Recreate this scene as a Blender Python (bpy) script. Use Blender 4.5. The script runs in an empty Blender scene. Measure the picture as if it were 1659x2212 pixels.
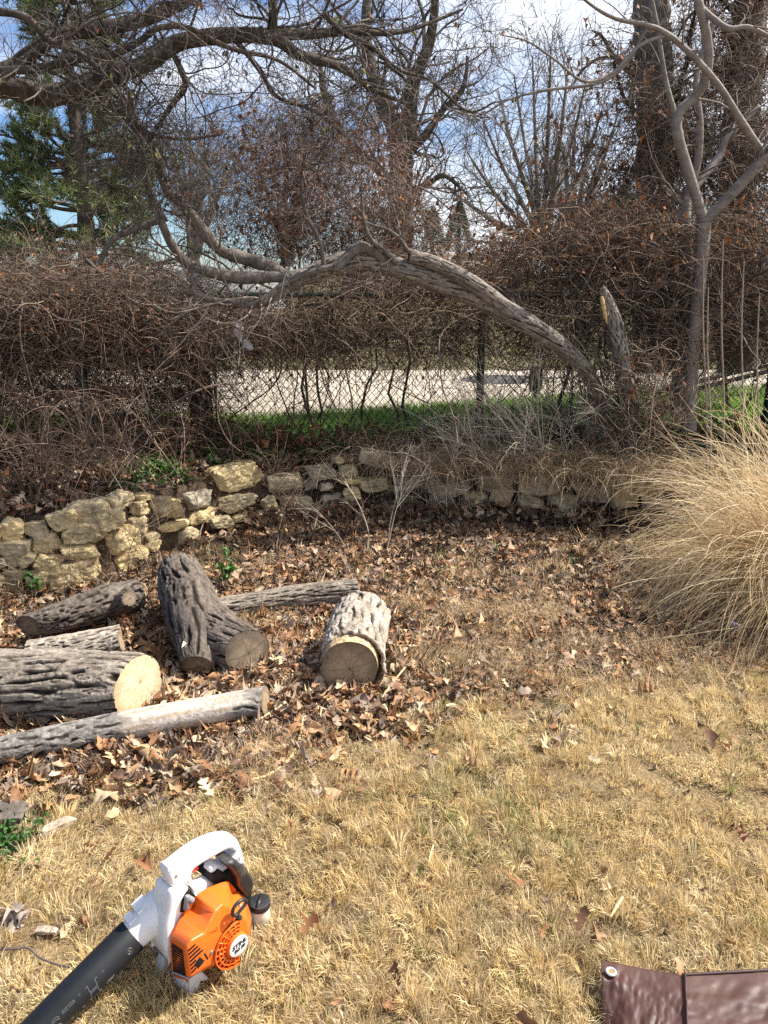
import bpy, bmesh, math, random
import numpy as np
from mathutils import Vector, Matrix
SC = bpy.context.scene
COL = SC.collection
R_ = math.radians
rng = np.random.default_rng(11)

# ------------------------------------------------------------------ camera, sky, sun
H = 1.6; TH = R_(17.16); FP = 1671.0
cam_d = bpy.data.cameras.new('camera'); cam = bpy.data.objects.new('camera', cam_d); COL.objects.link(cam)
cam.location = (0, 0, H); cam.rotation_euler = (math.pi/2 - TH, 0, 0)
cam_d.sensor_fit = 'VERTICAL'; cam_d.angle = 2*math.atan(1106/FP)
cam_d.clip_start = 0.05; cam_d.clip_end = 2000
SC.camera = cam
SUN_EL, SUN_AZ = R_(51), R_(14)          # azimuth measured from +X towards +Y
W = bpy.data.worlds.new('World'); SC.world = W; W.use_nodes = True
nt = W.node_tree; nt.nodes.clear()
def N(t, ty, **kw):
    n = t.nodes.new(ty)
    for k, v in kw.items():
        setattr(n, k, v)
    return n
sky = N(nt, 'ShaderNodeTexSky', sky_type='NISHITA', sun_disc=False, sun_elevation=SUN_EL,
        sun_rotation=math.pi/2 - SUN_AZ, air_density=1.0, dust_density=0.15, ozone_density=3.2)
tc = N(nt, 'ShaderNodeTexCoord')
mp = N(nt, 'ShaderNodeMapping'); mp.inputs['Scale'].default_value = (1.0, 1.0, 2.6); mp.inputs['Location'].default_value = (0.35, 0.1, 0.2)
nz = N(nt, 'ShaderNodeTexNoise'); nz.inputs['Scale'].default_value = 2.3; nz.inputs['Detail'].default_value = 7; nz.inputs['Roughness'].default_value = 0.55
rp = N(nt, 'ShaderNodeValToRGB'); rp.color_ramp.elements[0].position = 0.44; rp.color_ramp.elements[1].position = 0.64
sx = N(nt, 'ShaderNodeSeparateXYZ')
hz = N(nt, 'ShaderNodeMapRange'); hz.inputs[1].default_value = -0.45; hz.inputs[2].default_value = 0.25; hz.inputs[3].default_value = -0.16; hz.inputs[4].default_value = 0.15
ad = N(nt, 'ShaderNodeMath', operation='ADD')
mx = N(nt, 'ShaderNodeMix', data_type='RGBA'); mx.inputs['B'].default_value = (10.5, 10.9, 11.6, 1)
bg = N(nt, 'ShaderNodeBackground'); bg.inputs['Strength'].default_value = 0.062
ow = N(nt, 'ShaderNodeOutputWorld')
L = nt.links.new
L(tc.outputs['Generated'], mp.inputs['Vector']); L(mp.outputs[0], nz.inputs['Vector'])
L(tc.outputs['Generated'], sx.inputs[0]); L(sx.outputs['X'], hz.inputs[0])
L(nz.outputs['Fac'], ad.inputs[0]); L(hz.outputs[0], ad.inputs[1]); L(ad.outputs[0], rp.inputs[0])
tint = N(nt, 'ShaderNodeMix', data_type='RGBA', blend_type='MULTIPLY'); tint.inputs['Factor'].default_value = 1; tint.inputs['B'].default_value = (0.80, 0.97, 1.22, 1)
L(sky.outputs[0], tint.inputs['A']); L(rp.outputs['Color'], mx.inputs['Factor']); L(tint.outputs['Result'], mx.inputs['A']); L(mx.outputs['Result'], bg.inputs[0]); L(bg.outputs[0], ow.inputs[0])
sun_d = bpy.data.lights.new('sun', 'SUN'); sun_d.energy = 5.0; sun_d.angle = R_(0.53); sun_d.color = (1, 0.95, 0.86)
sun = bpy.data.objects.new('sun', sun_d); COL.objects.link(sun)
to_sun = Vector((math.cos(SUN_EL)*math.cos(SUN_AZ), math.cos(SUN_EL)*math.sin(SUN_AZ), math.sin(SUN_EL)))
sun.rotation_euler = to_sun.to_track_quat('Z', 'Y').to_euler()
SC.view_settings.view_transform = 'Standard'; SC.view_settings.look = 'None'
SC.view_settings.exposure = 1.08; SC.view_settings.gamma = 1.0
SC.render.engine = 'CYCLES'
SC.cycles.use_denoising = False; SC.cycles.max_bounces = 5; SC.cycles.diffuse_bounces = 3; SC.cycles.glossy_bounces = 2
SC.cycles.transmission_bounces = 3; SC.cycles.transparent_max_bounces = 4

# ------------------------------------------------------------------ helpers
cT, sT = math.cos(TH), math.sin(TH)
def ray(px, py):
    a = (px - 829.5)/FP; b = (1106 - py)/FP
    return np.array([a, cT + b*sT, -sT + b*cT])
def at(px, py, Y):
    r = ray(px, py); return np.array([0, 0, H]) + r*(Y/r[1])
def gnd(px, py, z=0.0):
    r = ray(px, py); return np.array([0, 0, H]) + r*((z - H)/r[2])
def proj(x, y, z):
    d = y*cT - (z - H)*sT; u = y*sT + (z - H)*cT
    return 829.5 + FP*x/d, 1106 - FP*u/d
def _h(ix, iy, iz, seed):
    n = (ix.astype(np.int64)*374761393 + iy.astype(np.int64)*668265263 + iz.astype(np.int64)*2147483647 + seed*974634777) & 0x7fffffff
    n = ((n ^ (n >> 13))*1274126177) & 0x7fffffff
    n = ((n ^ (n >> 16))*668265263) & 0x7fffffff
    return (n ^ (n >> 15)) % 65536/65535.0
def vn(x, y, z=0.0, seed=0):                                # smooth value noise 0..1
    x, y, z = np.broadcast_arrays(np.asarray(x, float), np.asarray(y, float), np.asarray(z, float))
    ix, iy, iz = np.floor(x), np.floor(y), np.floor(z)
    fx, fy, fz = x - ix, y - iy, z - iz
    fx, fy, fz = [t*t*(3 - 2*t) for t in (fx, fy, fz)]
    o = 0
    for a in (0, 1):
        for b in (0, 1):
            for c in (0, 1):
                o = o + _h(ix + a, iy + b, iz + c, seed)*(fx if a else 1 - fx)*(fy if b else 1 - fy)*(fz if c else 1 - fz)
    return o
def fbm(x, y, z=0.0, seed=0, oct=3):
    o, a, s = 0, 0.5, 0
    for k in range(oct):
        o = o + a*vn(x*2**k, y*2**k, np.asarray(z)*2**k, seed + k); s += a; a *= 0.5
    return o/s
def sm(a, b, x):
    t = np.clip((x - a)/(b - a), 0, 1); return t*t*(3 - 2*t)
def nrm(v):
    return v/np.maximum(np.linalg.norm(v, axis=-1, keepdims=True), 1e-9)

def link(o, parent=None):
    COL.objects.link(o)
    if parent is not None: o.parent = parent
    return o
def mk(name, V, faces, mat, parent=None, col=None, smooth=True, uv=None, sharp=None):
    """V (n,3); faces = list of int arrays (m,k); one mesh object"""
    me = bpy.data.meshes.new(name)
    V = np.asarray(V, np.float32).reshape(-1, 3)
    faces = [np.asarray(f, np.int32) for f in faces if len(f)]
    lt = np.concatenate([np.full(len(f), f.shape[1], np.int32) for f in faces])
    li = np.concatenate([f.ravel() for f in faces])
    ls = np.concatenate([[0], np.cumsum(lt)[:-1]]).astype(np.int32)
    me.vertices.add(len(V)); me.vertices.foreach_set('co', V.ravel())
    me.loops.add(len(li)); me.loops.foreach_set('vertex_index', li)
    me.polygons.add(len(lt)); me.polygons.foreach_set('loop_start', ls); me.polygons.foreach_set('loop_total', lt)
    if smooth: me.polygons.foreach_set('use_smooth', np.ones(len(lt), bool))
    if col is not None:
        a = me.color_attributes.new('Col', 'FLOAT_COLOR', 'POINT')
        c4 = np.ones((len(V), 4), np.float32); c4[:, :3] = col
        a.data.foreach_set('color', c4.ravel())
    me.update(calc_edges=True); me.validate()
    if uv is not None:
        u = me.uv_layers.new(name='UVMap'); u.data.foreach_set('uv', np.asarray(uv, np.float32)[li].ravel())
    if sharp is not None: me.set_sharp_from_angle(angle=R_(sharp))
    if mat: me.materials.append(mat)
    return link(bpy.data.objects.new(name, me), parent)
class Geo:
    def __init__(s): s.V, s.F, s.C, s.n = [], {}, [], 0
    def add(s, V, faces, col=None):
        V = np.asarray(V, float).reshape(-1, 3)
        for f in faces:
            f = np.asarray(f, np.int64)
            if len(f): s.F.setdefault(f.shape[1], []).append(f + s.n)
        s.V.append(V)
        s.C.append(np.broadcast_to(np.asarray((0.5, 0.5, 0.5) if col is None else col, float), V.shape))
        s.n += len(V)
    def build(s, name, mat, parent=None, smooth=True, sharp=None):
        return mk(name, np.concatenate(s.V), [np.concatenate(f) for f in s.F.values()], mat, parent, np.concatenate(s.C), smooth, sharp=sharp)
    def tubes(s, P, R, k=3, col=None, cap=False):
        """P (M,N,3) polylines, R (M,N) radii, col (M,3) or (3,)"""
        P = np.asarray(P, float); M, Nn = P.shape[:2]
        R = np.broadcast_to(np.asarray(R, float), (M, Nn))
        T = nrm(np.gradient(P, axis=1)); m = np.abs(T.mean(1)); ref = np.eye(3)[np.argmin(m, 1)]
        n1 = nrm(np.cross(T, ref[:, None, :])); n2 = np.cross(T, n1)
        a = np.arange(k)*2*math.pi/k
        V = P[:, :, None, :] + R[:, :, None, None]*(np.cos(a)[:, None]*n1[:, :, None, :] + np.sin(a)[:, None]*n2[:, :, None, :])
        i = (np.arange(M)[:, None, None]*Nn + np.arange(Nn - 1)[None, :, None])*k
        j = np.arange(k)[None, None, :]; j2 = (j + 1) % k
        Fq = np.stack([i + j, i + j2, i + k + j2, i + k + j], -1).reshape(-1, 4)
        c = None
        if col is not None:
            col = np.asarray(col, float)
            c = np.broadcast_to(col, (M, 3)) if col.ndim < 2 else col
            c = np.repeat(c, Nn*k, 0)
        s.add(V.reshape(-1, 3), [Fq], c)
        if cap:
            base = s.n - M*Nn*k
            for q in range(M):
                s.F.setdefault(k, []).append(np.array([[base + (q*Nn + Nn - 1)*k + t for t in range(k)]]))
                s.F.setdefault(k, []).append(np.array([[base + q*Nn*k + k - 1 - t for t in range(k)]]))
    def ribbons(s, P, Wd, col, rg):
        """flat blades: P (M,N,3) centre lines, Wd (M,N) half widths"""
        M, Nn = P.shape[:2]; T = nrm(np.gradient(P, axis=1)); v = rg.normal(size=(M, 1, 3)); v = nrm(v - (v*T).sum(-1, keepdims=True)*T)
        V = np.stack([P - v*Wd[..., None], P + v*Wd[..., None]], 2).reshape(-1, 3)
        i = (np.arange(M)[:, None]*Nn + np.arange(Nn - 1)[None])*2; i = i.ravel()
        s.add(V, [np.stack([i, i + 1, i + 3, i + 2], 1)], np.repeat(col, Nn*2, 0))
    def box(s, c, ax, half, col=None):
        """c centre, ax 3x3 rows = axes, half sizes"""
        c = np.asarray(c, float); ax = np.asarray(ax, float)
        g = np.array([[x, y, z] for x in (-1, 1) for y in (-1, 1) for z in (-1, 1)])*np.asarray(half)
        s.add(c + g@ax, [[[0, 1, 3, 2], [4, 6, 7, 5], [0, 4, 5, 1], [2, 3, 7, 6], [0, 2, 6, 4], [1, 5, 7, 3]]], col)
I3 = np.eye(3)
def rotz(a): return np.array([[math.cos(a), math.sin(a), 0], [-math.sin(a), math.cos(a), 0], [0, 0, 1]])

def tag(o, label=None, cat=None, group=None, kind=None):
    if label: o['label'] = label
    if cat: o['category'] = cat
    if group: o['group'] = group
    if kind: o['kind'] = kind
    return o
def thing(name, loc, label, cat, group=None, rz=0.0):
    o = bpy.data.objects.new(name, None); o.empty_display_size = 0.1
    o.location = tuple(loc); o.rotation_euler = (0, 0, rz)
    return tag(link(o), label, cat, group)
class Off:                                             # world-space geometry -> child of an Empty standing at loc
    pass
def rebase(o, root):
    """o holds world coordinates; make its mesh relative to the root (no rotation)"""
    me = o.data; n = len(me.vertices); a = np.empty(n*3, np.float32); me.vertices.foreach_get('co', a)
    a = a.reshape(-1, 3) - np.array(root.location, np.float32); me.vertices.foreach_set('co', a.ravel()); me.update()
    o.parent = root; return o

# ------------------------------------------------------------------ materials
def base_mat(name, rough=0.8, spec=0.3):
    m = bpy.data.materials.new(name); m.use_nodes = True
    b = m.node_tree.nodes['Principled BSDF']
    b.inputs['Roughness'].default_value = rough; b.inputs['Specular IOR Level'].default_value = spec
    return m, m.node_tree, b
def add_bump(t, b, vec, scale, strength, dist=0.01, detail=6, stretch=None):
    n = N(t, 'ShaderNodeTexNoise'); n.inputs['Scale'].default_value = scale; n.inputs['Detail'].default_value = detail
    if stretch:
        q = N(t, 'ShaderNodeMapping'); q.inputs['Scale'].default_value = stretch; t.links.new(vec, q.inputs[0]); vec = q.outputs[0]
    t.links.new(vec, n.inputs['Vector'])
    bp = N(t, 'ShaderNodeBump'); bp.inputs['Strength'].default_value = strength; bp.inputs['Distance'].default_value = dist
    t.links.new(n.outputs['Fac'], bp.inputs['Height']); t.links.new(bp.outputs[0], b.inputs['Normal'])
    return n
def ramp(t, cols, pos=None):
    r = N(t, 'ShaderNodeValToRGB'); e = r.color_ramp.elements
    n = len(cols)
    for i, c in enumerate(cols):
        p = i/(n - 1) if pos is None else pos[i]
        el = e[i] if i < 2 else e.new(p)
        el.position = p; el.color = (*c, 1)
    return r
def noise_mat(name, cols, scale=8, rough=0.85, bump=0.3, bscale=40, dist=0.01, detail=8, stretch=None, pos=None, spec=0.2):
    m, t, b = base_mat(name, rough, spec)
    c = N(t, 'ShaderNodeTexCoord'); v = c.outputs['Object']
    n = N(t, 'ShaderNodeTexNoise'); n.inputs['Scale'].default_value = scale; n.inputs['Detail'].default_value = detail; n.inputs['Roughness'].default_value = 0.65
    vv = v
    if stretch:
        q = N(t, 'ShaderNodeMapping'); q.inputs['Scale'].default_value = stretch; t.links.new(v, q.inputs[0]); vv = q.outputs[0]
    t.links.new(vv, n.inputs['Vector'])
    r = ramp(t, cols, pos or [0.3 + 0.4*i/(len(cols) - 1) for i in range(len(cols))]); t.links.new(n.outputs['Fac'], r.inputs[0]); t.links.new(r.outputs[0], b.inputs['Base Color'])
    if bump: add_bump(t, b, v, bscale, bump, dist, stretch=stretch)
    return m
def col_mat(name, rough=0.8, spec=0.2, nscale=60, namt=0.35, bump=0.0, trans=0.0, dist=0.004):
    """base colour from the mesh's own colour attribute, broken up by noise"""
    m, t, b = base_mat(name, rough, spec)
    a = N(t, 'ShaderNodeAttribute', attribute_name='Col')
    c = N(t, 'ShaderNodeTexCoord')
    n = N(t, 'ShaderNodeTexNoise'); n.inputs['Scale'].default_value = nscale; n.inputs['Detail'].default_value = 5
    t.links.new(c.outputs['Object'], n.inputs['Vector'])
    mr = N(t, 'ShaderNodeMapRange'); mr.inputs[1].default_value = 0.3; mr.inputs[2].default_value = 0.7; mr.inputs[3].default_value = 1 - namt; mr.inputs[4].default_value = 1 + namt
    t.links.new(n.outputs['Fac'], mr.inputs[0])
    mu = N(t, 'ShaderNodeVectorMath', operation='SCALE'); t.links.new(a.outputs['Color'], mu.inputs[0]); t.links.new(mr.outputs[0], mu.inputs['Scale'])
    t.links.new(mu.outputs[0], b.inputs['Base Color'])
    if bump: add_bump(t, b, c.outputs['Object'], nscale*1.5, bump, dist)
    if trans:
        tr = N(t, 'ShaderNodeBsdfTranslucent'); t.links.new(mu.outputs[0], tr.inputs[0])
        ms = N(t, 'ShaderNodeMixShader'); ms.inputs[0].default_value = trans
        out = t.nodes['Material Output']
        t.links.new(b.outputs[0], ms.inputs[1]); t.links.new(tr.outputs[0], ms.inputs[2]); t.links.new(ms.outputs[0], out.inputs[0])
    return m
def plain(name, c, rough=0.5, spec=0.5, bump=0.0, bscale=200, var=0.06, metal=0.0):
    m, t, b = base_mat(name, rough, spec); b.inputs['Metallic'].default_value = metal
    cc = N(t, 'ShaderNodeTexCoord'); n = N(t, 'ShaderNodeTexNoise'); n.inputs['Scale'].default_value = 22; n.inputs['Detail'].default_value = 6
    t.links.new(cc.outputs['Object'], n.inputs['Vector'])
    r = ramp(t, [tuple(max(0, x*(1 - var)) for x in c), tuple(min(1, x*(1 + var)) for x in c)], [0.35, 0.65])
    t.links.new(n.outputs['Fac'], r.inputs[0]); t.links.new(r.outputs[0], b.inputs['Base Color'])
    if bump: add_bump(t, b, cc.outputs['Object'], bscale, bump, 0.0005)
    return m

MT = {}
MT['veg'] = col_mat('dry_stems', 0.75, 0.25, 90, 0.25)
MT['blade'] = col_mat('grass_blades', 0.6, 0.3, 30, 0.12, trans=0.38)
MT['leaf'] = col_mat('dead_leaf', 0.6, 0.3, 45, 0.35, trans=0.15)
MT['green'] = col_mat('green_leaf', 0.5, 0.4, 60, 0.25, trans=0.2)
MT['bark_grey'] = noise_mat('grey_bark', [(0.06, 0.05, 0.042), (0.13, 0.11, 0.095), (0.22, 0.19, 0.165)], 26, 0.85, 0.55, 70, 0.012, stretch=(1, 1, 0.5))
MT['bark_dark'] = noise_mat('dark_bark', [(0.03, 0.025, 0.02), (0.07, 0.056, 0.046), (0.13, 0.105, 0.085)], 24, 0.9, 0.6, 60, 0.014, stretch=(1, 1, 0.4))
MT['bark_smooth'] = noise_mat('smooth_grey_bark', [(0.14, 0.12, 0.105), (0.21, 0.182, 0.158), (0.29, 0.255, 0.225)], 14, 0.7, 0.35, 45, 0.006, stretch=(1, 1, 2.5))
MT['stone'] = col_mat('limestone', 0.9, 0.15, 16, 0.3, bump=0.7, dist=0.006)
MT['log'] = col_mat('log_bark', 0.9, 0.12, 70, 0.3, bump=0.6, dist=0.004)
MT['ground'] = col_mat('ground_soil', 0.95, 0.1, 40, 0.35, bump=0.8, dist=0.01)

# ------------------------------------------------------------------ terrain
WALLP = [(-420, 1330), (0, 1285), (60, 1280), (230, 1258), (330, 1212), (420, 1168), (520, 1142), (640, 1130), (760, 1120), (900, 1120), (1100, 1130), (1300, 1140), (1420, 1150), (1700, 1160), (2000, 1170)]
WG = np.array([gnd(*p)[:2] for p in WALLP])
WG[0] = (-3.1, 3.05)
def wallY(x): return np.interp(x, WG[:, 0], WG[:, 1])
FX = [-4.5, -2.05, -1.22, 0.66, 2.9, 4.5]; FY = [5.05, 5.1, 5.35, 5.5, 5.52, 5.5]
def fenceY(x): return np.interp(x, FX, FY)
def gz(x, y):
    x = np.asarray(x, float); y = np.asarray(y, float)
    lawn = 0.02*(fbm(x*1.3, y*1.3, 0, 3) - 0.5) + 0.012*(fbm(x*6, y*6, 0, 8) - 0.5)
    wy = wallY(x)
    t = sm(0.03, 0.22, y - wy)
    ter = 0.33 + 0.06*sm(0, 1.0, y - wy) + 0.03*(fbm(x*3, y*3, 0, 5) - 0.5)*sm(6.4, 5.6, y)
    far = sm(6, 9, y)
    return lawn*(1 - far)*(1 - t) + ter*t
# lawn / leaf litter border, in picture columns -> function of ground x
LBP = [(-300, 1690), (0, 1700), (250, 1720), (480, 1715), (620, 1690), (760, 1650), (900, 1590), (1050, 1545), (1250, 1500), (1450, 1470), (1660, 1440), (1900, 1430)]
LG = np.array([gnd(*p)[:2] for p in LBP])
def lawnY(x): return np.interp(x, LG[:, 0], LG[:, 1])
def lawn_mask(x, y):                                    # 1 on the lawn, 0 in the litter bed
    e = y - lawnY(x) + 0.6*(fbm(x*3.1, y*3.1, 0, 21) - 0.5)
    return sm(0.24, -0.24, e)
xs = np.concatenate([[-600, -200, -80, -40, -22, -14, -9, -6.5, -5.2], np.arange(-4.4, 4.41, 0.035), [5.2, 6.5, 9, 14, 22, 40, 80, 200, 600]])
ys = np.concatenate([[-12, -5, -2, -0.8], np.arange(-0.2, 6.6, 0.035), [6.9, 7.4, 8, 9, 10, 12, 15, 20, 30, 50, 90, 160, 300, 800]])
X, Y = np.meshgrid(xs, ys, indexing='ij'); Z = gz(X, Y)
lm = lawn_mask(X, Y)[..., None]; nn = fbm(X*7, Y*7, 0, 31)[..., None]
c_l = np.array([0.20, 0.14, 0.075])*(0.5 + 0.8*nn); c_b = np.array([0.085, 0.056, 0.036])*(0.6 + 0.8*nn)
c_g = np.where((Y < 8)[..., None], np.array([0.12, 0.22, 0.035]), np.array([0.13, 0.115, 0.06]))*(0.7 + 0.6*nn); c_t = np.array([0.06, 0.042, 0.028])*(0.6 + 0.8*nn)
t_ = sm(0.0, 0.25, Y - wallY(X))[..., None]; g_ = sm(5.75, 5.95, Y)[..., None]
Cg = (c_l*lm + c_b*(1 - lm))*(1 - t_) + c_t*t_; Cg = Cg*(1 - g_) + c_g*g_
nx, ny = len(xs), len(ys)
ii = (np.arange(nx - 1)[:, None]*ny + np.arange(ny - 1)[None, :]).ravel()
g = mk('ground', np.stack([X, Y, Z], -1), [np.stack([ii, ii + ny, ii + ny + 1, ii + 1], 1)], MT['ground'], col=Cg.reshape(-1, 3))
tag(g, kind='structure')
# concrete drive beyond the fence
MT['concrete'] = noise_mat('concrete', [(0.30, 0.26, 0.215), (0.45, 0.39, 0.315), (0.53, 0.465, 0.385)], 2.5, 0.9, 0.2, 90, 0.003)
G = Geo()
dx = np.linspace(-14, 14, 40); da = 6.62 + 0.04*np.sin(dx*0.7) + np.clip(dx + 0.95, 0, 4)*0.42; db = 10.1 + 0*dx
zz = gz(dx*0, dx*0 + 8).max() + 0.012
Vd = np.concatenate([np.stack([dx, da, 0*dx + zz], 1), np.stack([dx, db, 0*dx + zz], 1), np.stack([dx, da, 0*dx + zz - 0.06], 1)])
i = np.arange(39)
G.add(Vd, [np.stack([i, i + 1, i + 41, i + 40], 1), np.stack([i + 80, i + 81, i + 1, i], 1)])
tag(G.build('driveway', MT['concrete'], smooth=False), kind='structure')

# ------------------------------------------------------------------ dry stone wall
def ico(sub):
    bm = bmesh.new(); bmesh.ops.create_icosphere(bm, subdivisions=sub, radius=1)
    V = np.array([v.co[:] for v in bm.verts]); F = np.array([[v.index for v in f.verts] for f in bm.faces]); bm.free(); return V, F
ICO4, ICO4F = ico(5)
def stone_geo(size, seed, flat=0.75):
    """angular field stone: a rough block shaved by random planes, then weathered"""
    r = np.random.default_rng(seed)
    p = ICO4/np.max(np.abs(ICO4), axis=1, keepdims=True)                # cube
    p = p*(1 - 0.18*r.random(3))
    p[:, 0] += p[:, 2]*r.normal()*0.14; p[:, 2] += p[:, 0]*r.normal()*0.07
    for k in range(16):
        n = r.normal(size=3); n = np.sign(n)*np.abs(n)**0.7; n /= np.linalg.norm(n)
        d = np.abs(n).sum()*r.uniform(0.60, 0.80) if k > 4 else np.abs(n).sum()*0.72
        q = p@n - d; p = p - np.maximum(q, 0)[:, None]*n
    p = (p - (p.max(0) + p.min(0))/2)/(p.max(0) - p.min(0))*np.asarray(size)
    m = nrm(p/np.asarray(size)); o = r.uniform(0, 50, 3)
    a = fbm(p[:, 0]*16 + o[0], p[:, 1]*16 + o[1], p[:, 2]*22 + o[2], seed, 2) - 0.5
    b = fbm(p[:, 0]*55 + o[0], p[:, 1]*55 + o[1], p[:, 2]*75 + o[2], seed + 5, 3) - 0.5
    lay = vn(p[:, 0]*3 + o[0], p[:, 1]*3, p[:, 2]*70 + o[1], seed + 2) - 0.5
    pit = sm(0.62, 0.8, vn(p[:, 0]*38 + o[1], p[:, 1]*38, p[:, 2]*50 + o[0], seed + 8))
    sc = min(1.0, min(size)/0.08)
    return p + m*((0.022*a + 0.020*b + 0.008*lay - 0.006*pit)*sc)[:, None]
ST = [(0,425,100,540),(0,512,135,582),(110,440,213,500),(135,478,265,575),(35,565,150,632),(-60,588,32,640),(0,632,120,728),(150,575,272,650),
 (215,378,350,470),(290,340,480,450),(435,312,570,385),(272,430,455,525),(395,378,535,472),(270,525,425,600),(425,445,600,580),(195,585,432,725),
 (437,540,640,665),(560,348,640,412),(635,328,745,418),(712,340,785,425),(570,312,660,352),(742,290,925,388),(775,375,938,447),(545,415,640,495),
 (620,420,815,482),(600,482,682,520),(705,450,855,550),(610,515,700,565),(905,298,1110,395),(885,405,1015,470),(1145,222,1315,325),
 (1190,310,1355,392),(1240,345,1375,420),(1310,185,1460,260),(1460,190,1545,245),(1430,150,1490,195),(1370,265,1440,310),(1465,235,1560,282),
 (1480,285,1560,350),(455,655,590,712),(300,680,470,755),(165,640,240,722),(580,600,700,665),(-20,712,125,775),(120,650,190,730),
 (1170,430,1235,462),(1130,325,1200,400),(1310,255,1372,300),(970,385,1130,440),(1060,395,1240,445),(-120,450,0,560),(-140,560,-20,660),(-130,650,0,740),
 (1370,310,1480,372),(1380,360,1500,420),(700,535,800,575),(520,560,640,610)]
wall = thing('stone_wall', (-0.6, 4.7, 0), 'low dry stacked wall of rough beige limestone rocks holding back the raised bed', 'wall')
r2 = np.random.default_rng(5)
def place_stone(cx, cy, w, h, seed, warm, depth=0.0, tilt=None, name='stone', parent=wall, lab=None):
    """cx.. in picture units P: a stone of that apparent size lying in the wall face"""
    def face(px, off):
        Yv = 4.6
        for _ in range(14): Yv = float(wallY(at(px, cy, Yv)[0])) + off + max(0, at(px, cy, Yv)[2])*0.16
        return Yv
    c0 = at(cx, cy, face(cx, 0)); e = 0.05
    tdir = np.array([2*e, float(wallY(c0[0] + e) - wallY(c0[0] - e)), 0]); tdir /= np.linalg.norm(tdir)
    nrmv = np.array([-tdir[1], tdir[0], 0]); up = np.array([0, 0, 1.0])
    dist = np.linalg.norm(c0 - np.array([0, 0, H])); v = nrm(c0*np.array([1, 1, 0])); side = np.array([v[1], -v[0], 0])
    wa, ha = w/FP*dist, h/FP*dist
    dp = float(np.clip(wa*0.7, 0.09, 0.20)); ts, ns = abs(tdir@side), abs(nrmv@side)
    Lw = max((wa - 0.75*dp*ns)/max(ts, 0.45), wa*0.62)
    hh = max(ha*1.05 - dp*0.20, ha*0.62)
    c = at(cx, cy, face(cx, (depth + dp*0.42)/max(nrmv[1], 0.5)))
    V = stone_geo((Lw*1.03, dp, hh*1.03), seed)
    ang = (r2.normal()*0.07 if tilt is None else tilt); yaw = r2.normal()*0.14
    ca, sa = math.cos(ang), math.sin(ang)
    t2 = tdir*ca + up*sa; u2 = up*ca - tdir*sa
    cy_, sy_ = math.cos(yaw), math.sin(yaw)
    t3 = t2*cy_ + nrmv*sy_; n3 = nrmv*cy_ - t2*sy_
    ctr = c
    Wd = V[:, :1]*t3 + V[:, 1:2]*n3 + V[:, 2:]*u2 + ctr
    n = fbm(Wd[:, 0]*9, Wd[:, 1]*9, Wd[:, 2]*9, seed + 3, 4)[:, None]
    n2 = vn(Wd[:, 0]*28, Wd[:, 1]*28, Wd[:, 2]*28, seed + 7)[:, None]
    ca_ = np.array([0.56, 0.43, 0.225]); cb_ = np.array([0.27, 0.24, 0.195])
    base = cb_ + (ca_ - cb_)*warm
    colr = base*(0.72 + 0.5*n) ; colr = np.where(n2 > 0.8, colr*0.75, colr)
    lich = sm(0.55, 0.66, fbm(Wd[:, 0]*13 + 7, Wd[:, 1]*13, Wd[:, 2]*13, seed + 15, 4))[:, None]; colr = colr*(1 - lich*0.35) + np.array([0.16, 0.15, 0.13])*lich*0.32
    ye = sm(0.55, 0.7, fbm(Wd[:, 0]*7 + 3, Wd[:, 1]*7, Wd[:, 2]*9, seed + 21, 3))[:, None]; colr = colr*(1 - ye*0.3) + np.array([0.42, 0.27, 0.10])*ye*0.3*warm
    return mk(name, Wd, [ICO4F], MT['stone'], None, colr, sharp=32), ctr
def wadd(*a, **k):
    o, c = place_stone(*a, **k); rebase(o, wall); return o
for k, (x0, y0, x1, y1) in enumerate(ST):
    cx, cy, w, h = (x0 + x1)*0.25, (y0 + y1)*0.25 + 907, (x1 - x0)*0.5, (y1 - y0)*0.5
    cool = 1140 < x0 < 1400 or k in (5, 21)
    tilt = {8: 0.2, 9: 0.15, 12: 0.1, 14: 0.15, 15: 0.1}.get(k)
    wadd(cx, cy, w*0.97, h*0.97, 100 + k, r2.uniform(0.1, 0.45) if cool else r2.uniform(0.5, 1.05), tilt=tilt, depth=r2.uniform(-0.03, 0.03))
# the shaded stretch running on behind the dry stalks
px = 772.0; k = 0
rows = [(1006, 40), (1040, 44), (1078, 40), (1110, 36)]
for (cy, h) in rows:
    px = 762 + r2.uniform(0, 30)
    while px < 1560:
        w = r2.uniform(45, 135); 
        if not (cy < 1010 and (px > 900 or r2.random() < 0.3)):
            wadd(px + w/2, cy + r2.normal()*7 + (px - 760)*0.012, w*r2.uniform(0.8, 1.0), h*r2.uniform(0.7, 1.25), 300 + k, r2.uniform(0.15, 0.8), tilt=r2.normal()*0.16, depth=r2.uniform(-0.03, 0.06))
        px += w; k += 1
        if k > 40: break
o, c = place_stone((875 + 1140)*0.25, (175 + 302)*0.25 + 907, 132, 62, 77, 0.95, depth=0.05, tilt=0.05, name='boulder', parent=None)
root = thing('boulder', c, 'large pale pointed boulder resting on top of the stone wall', 'rock')
o.name = 'rock_body'; rebase(o, root)

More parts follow.
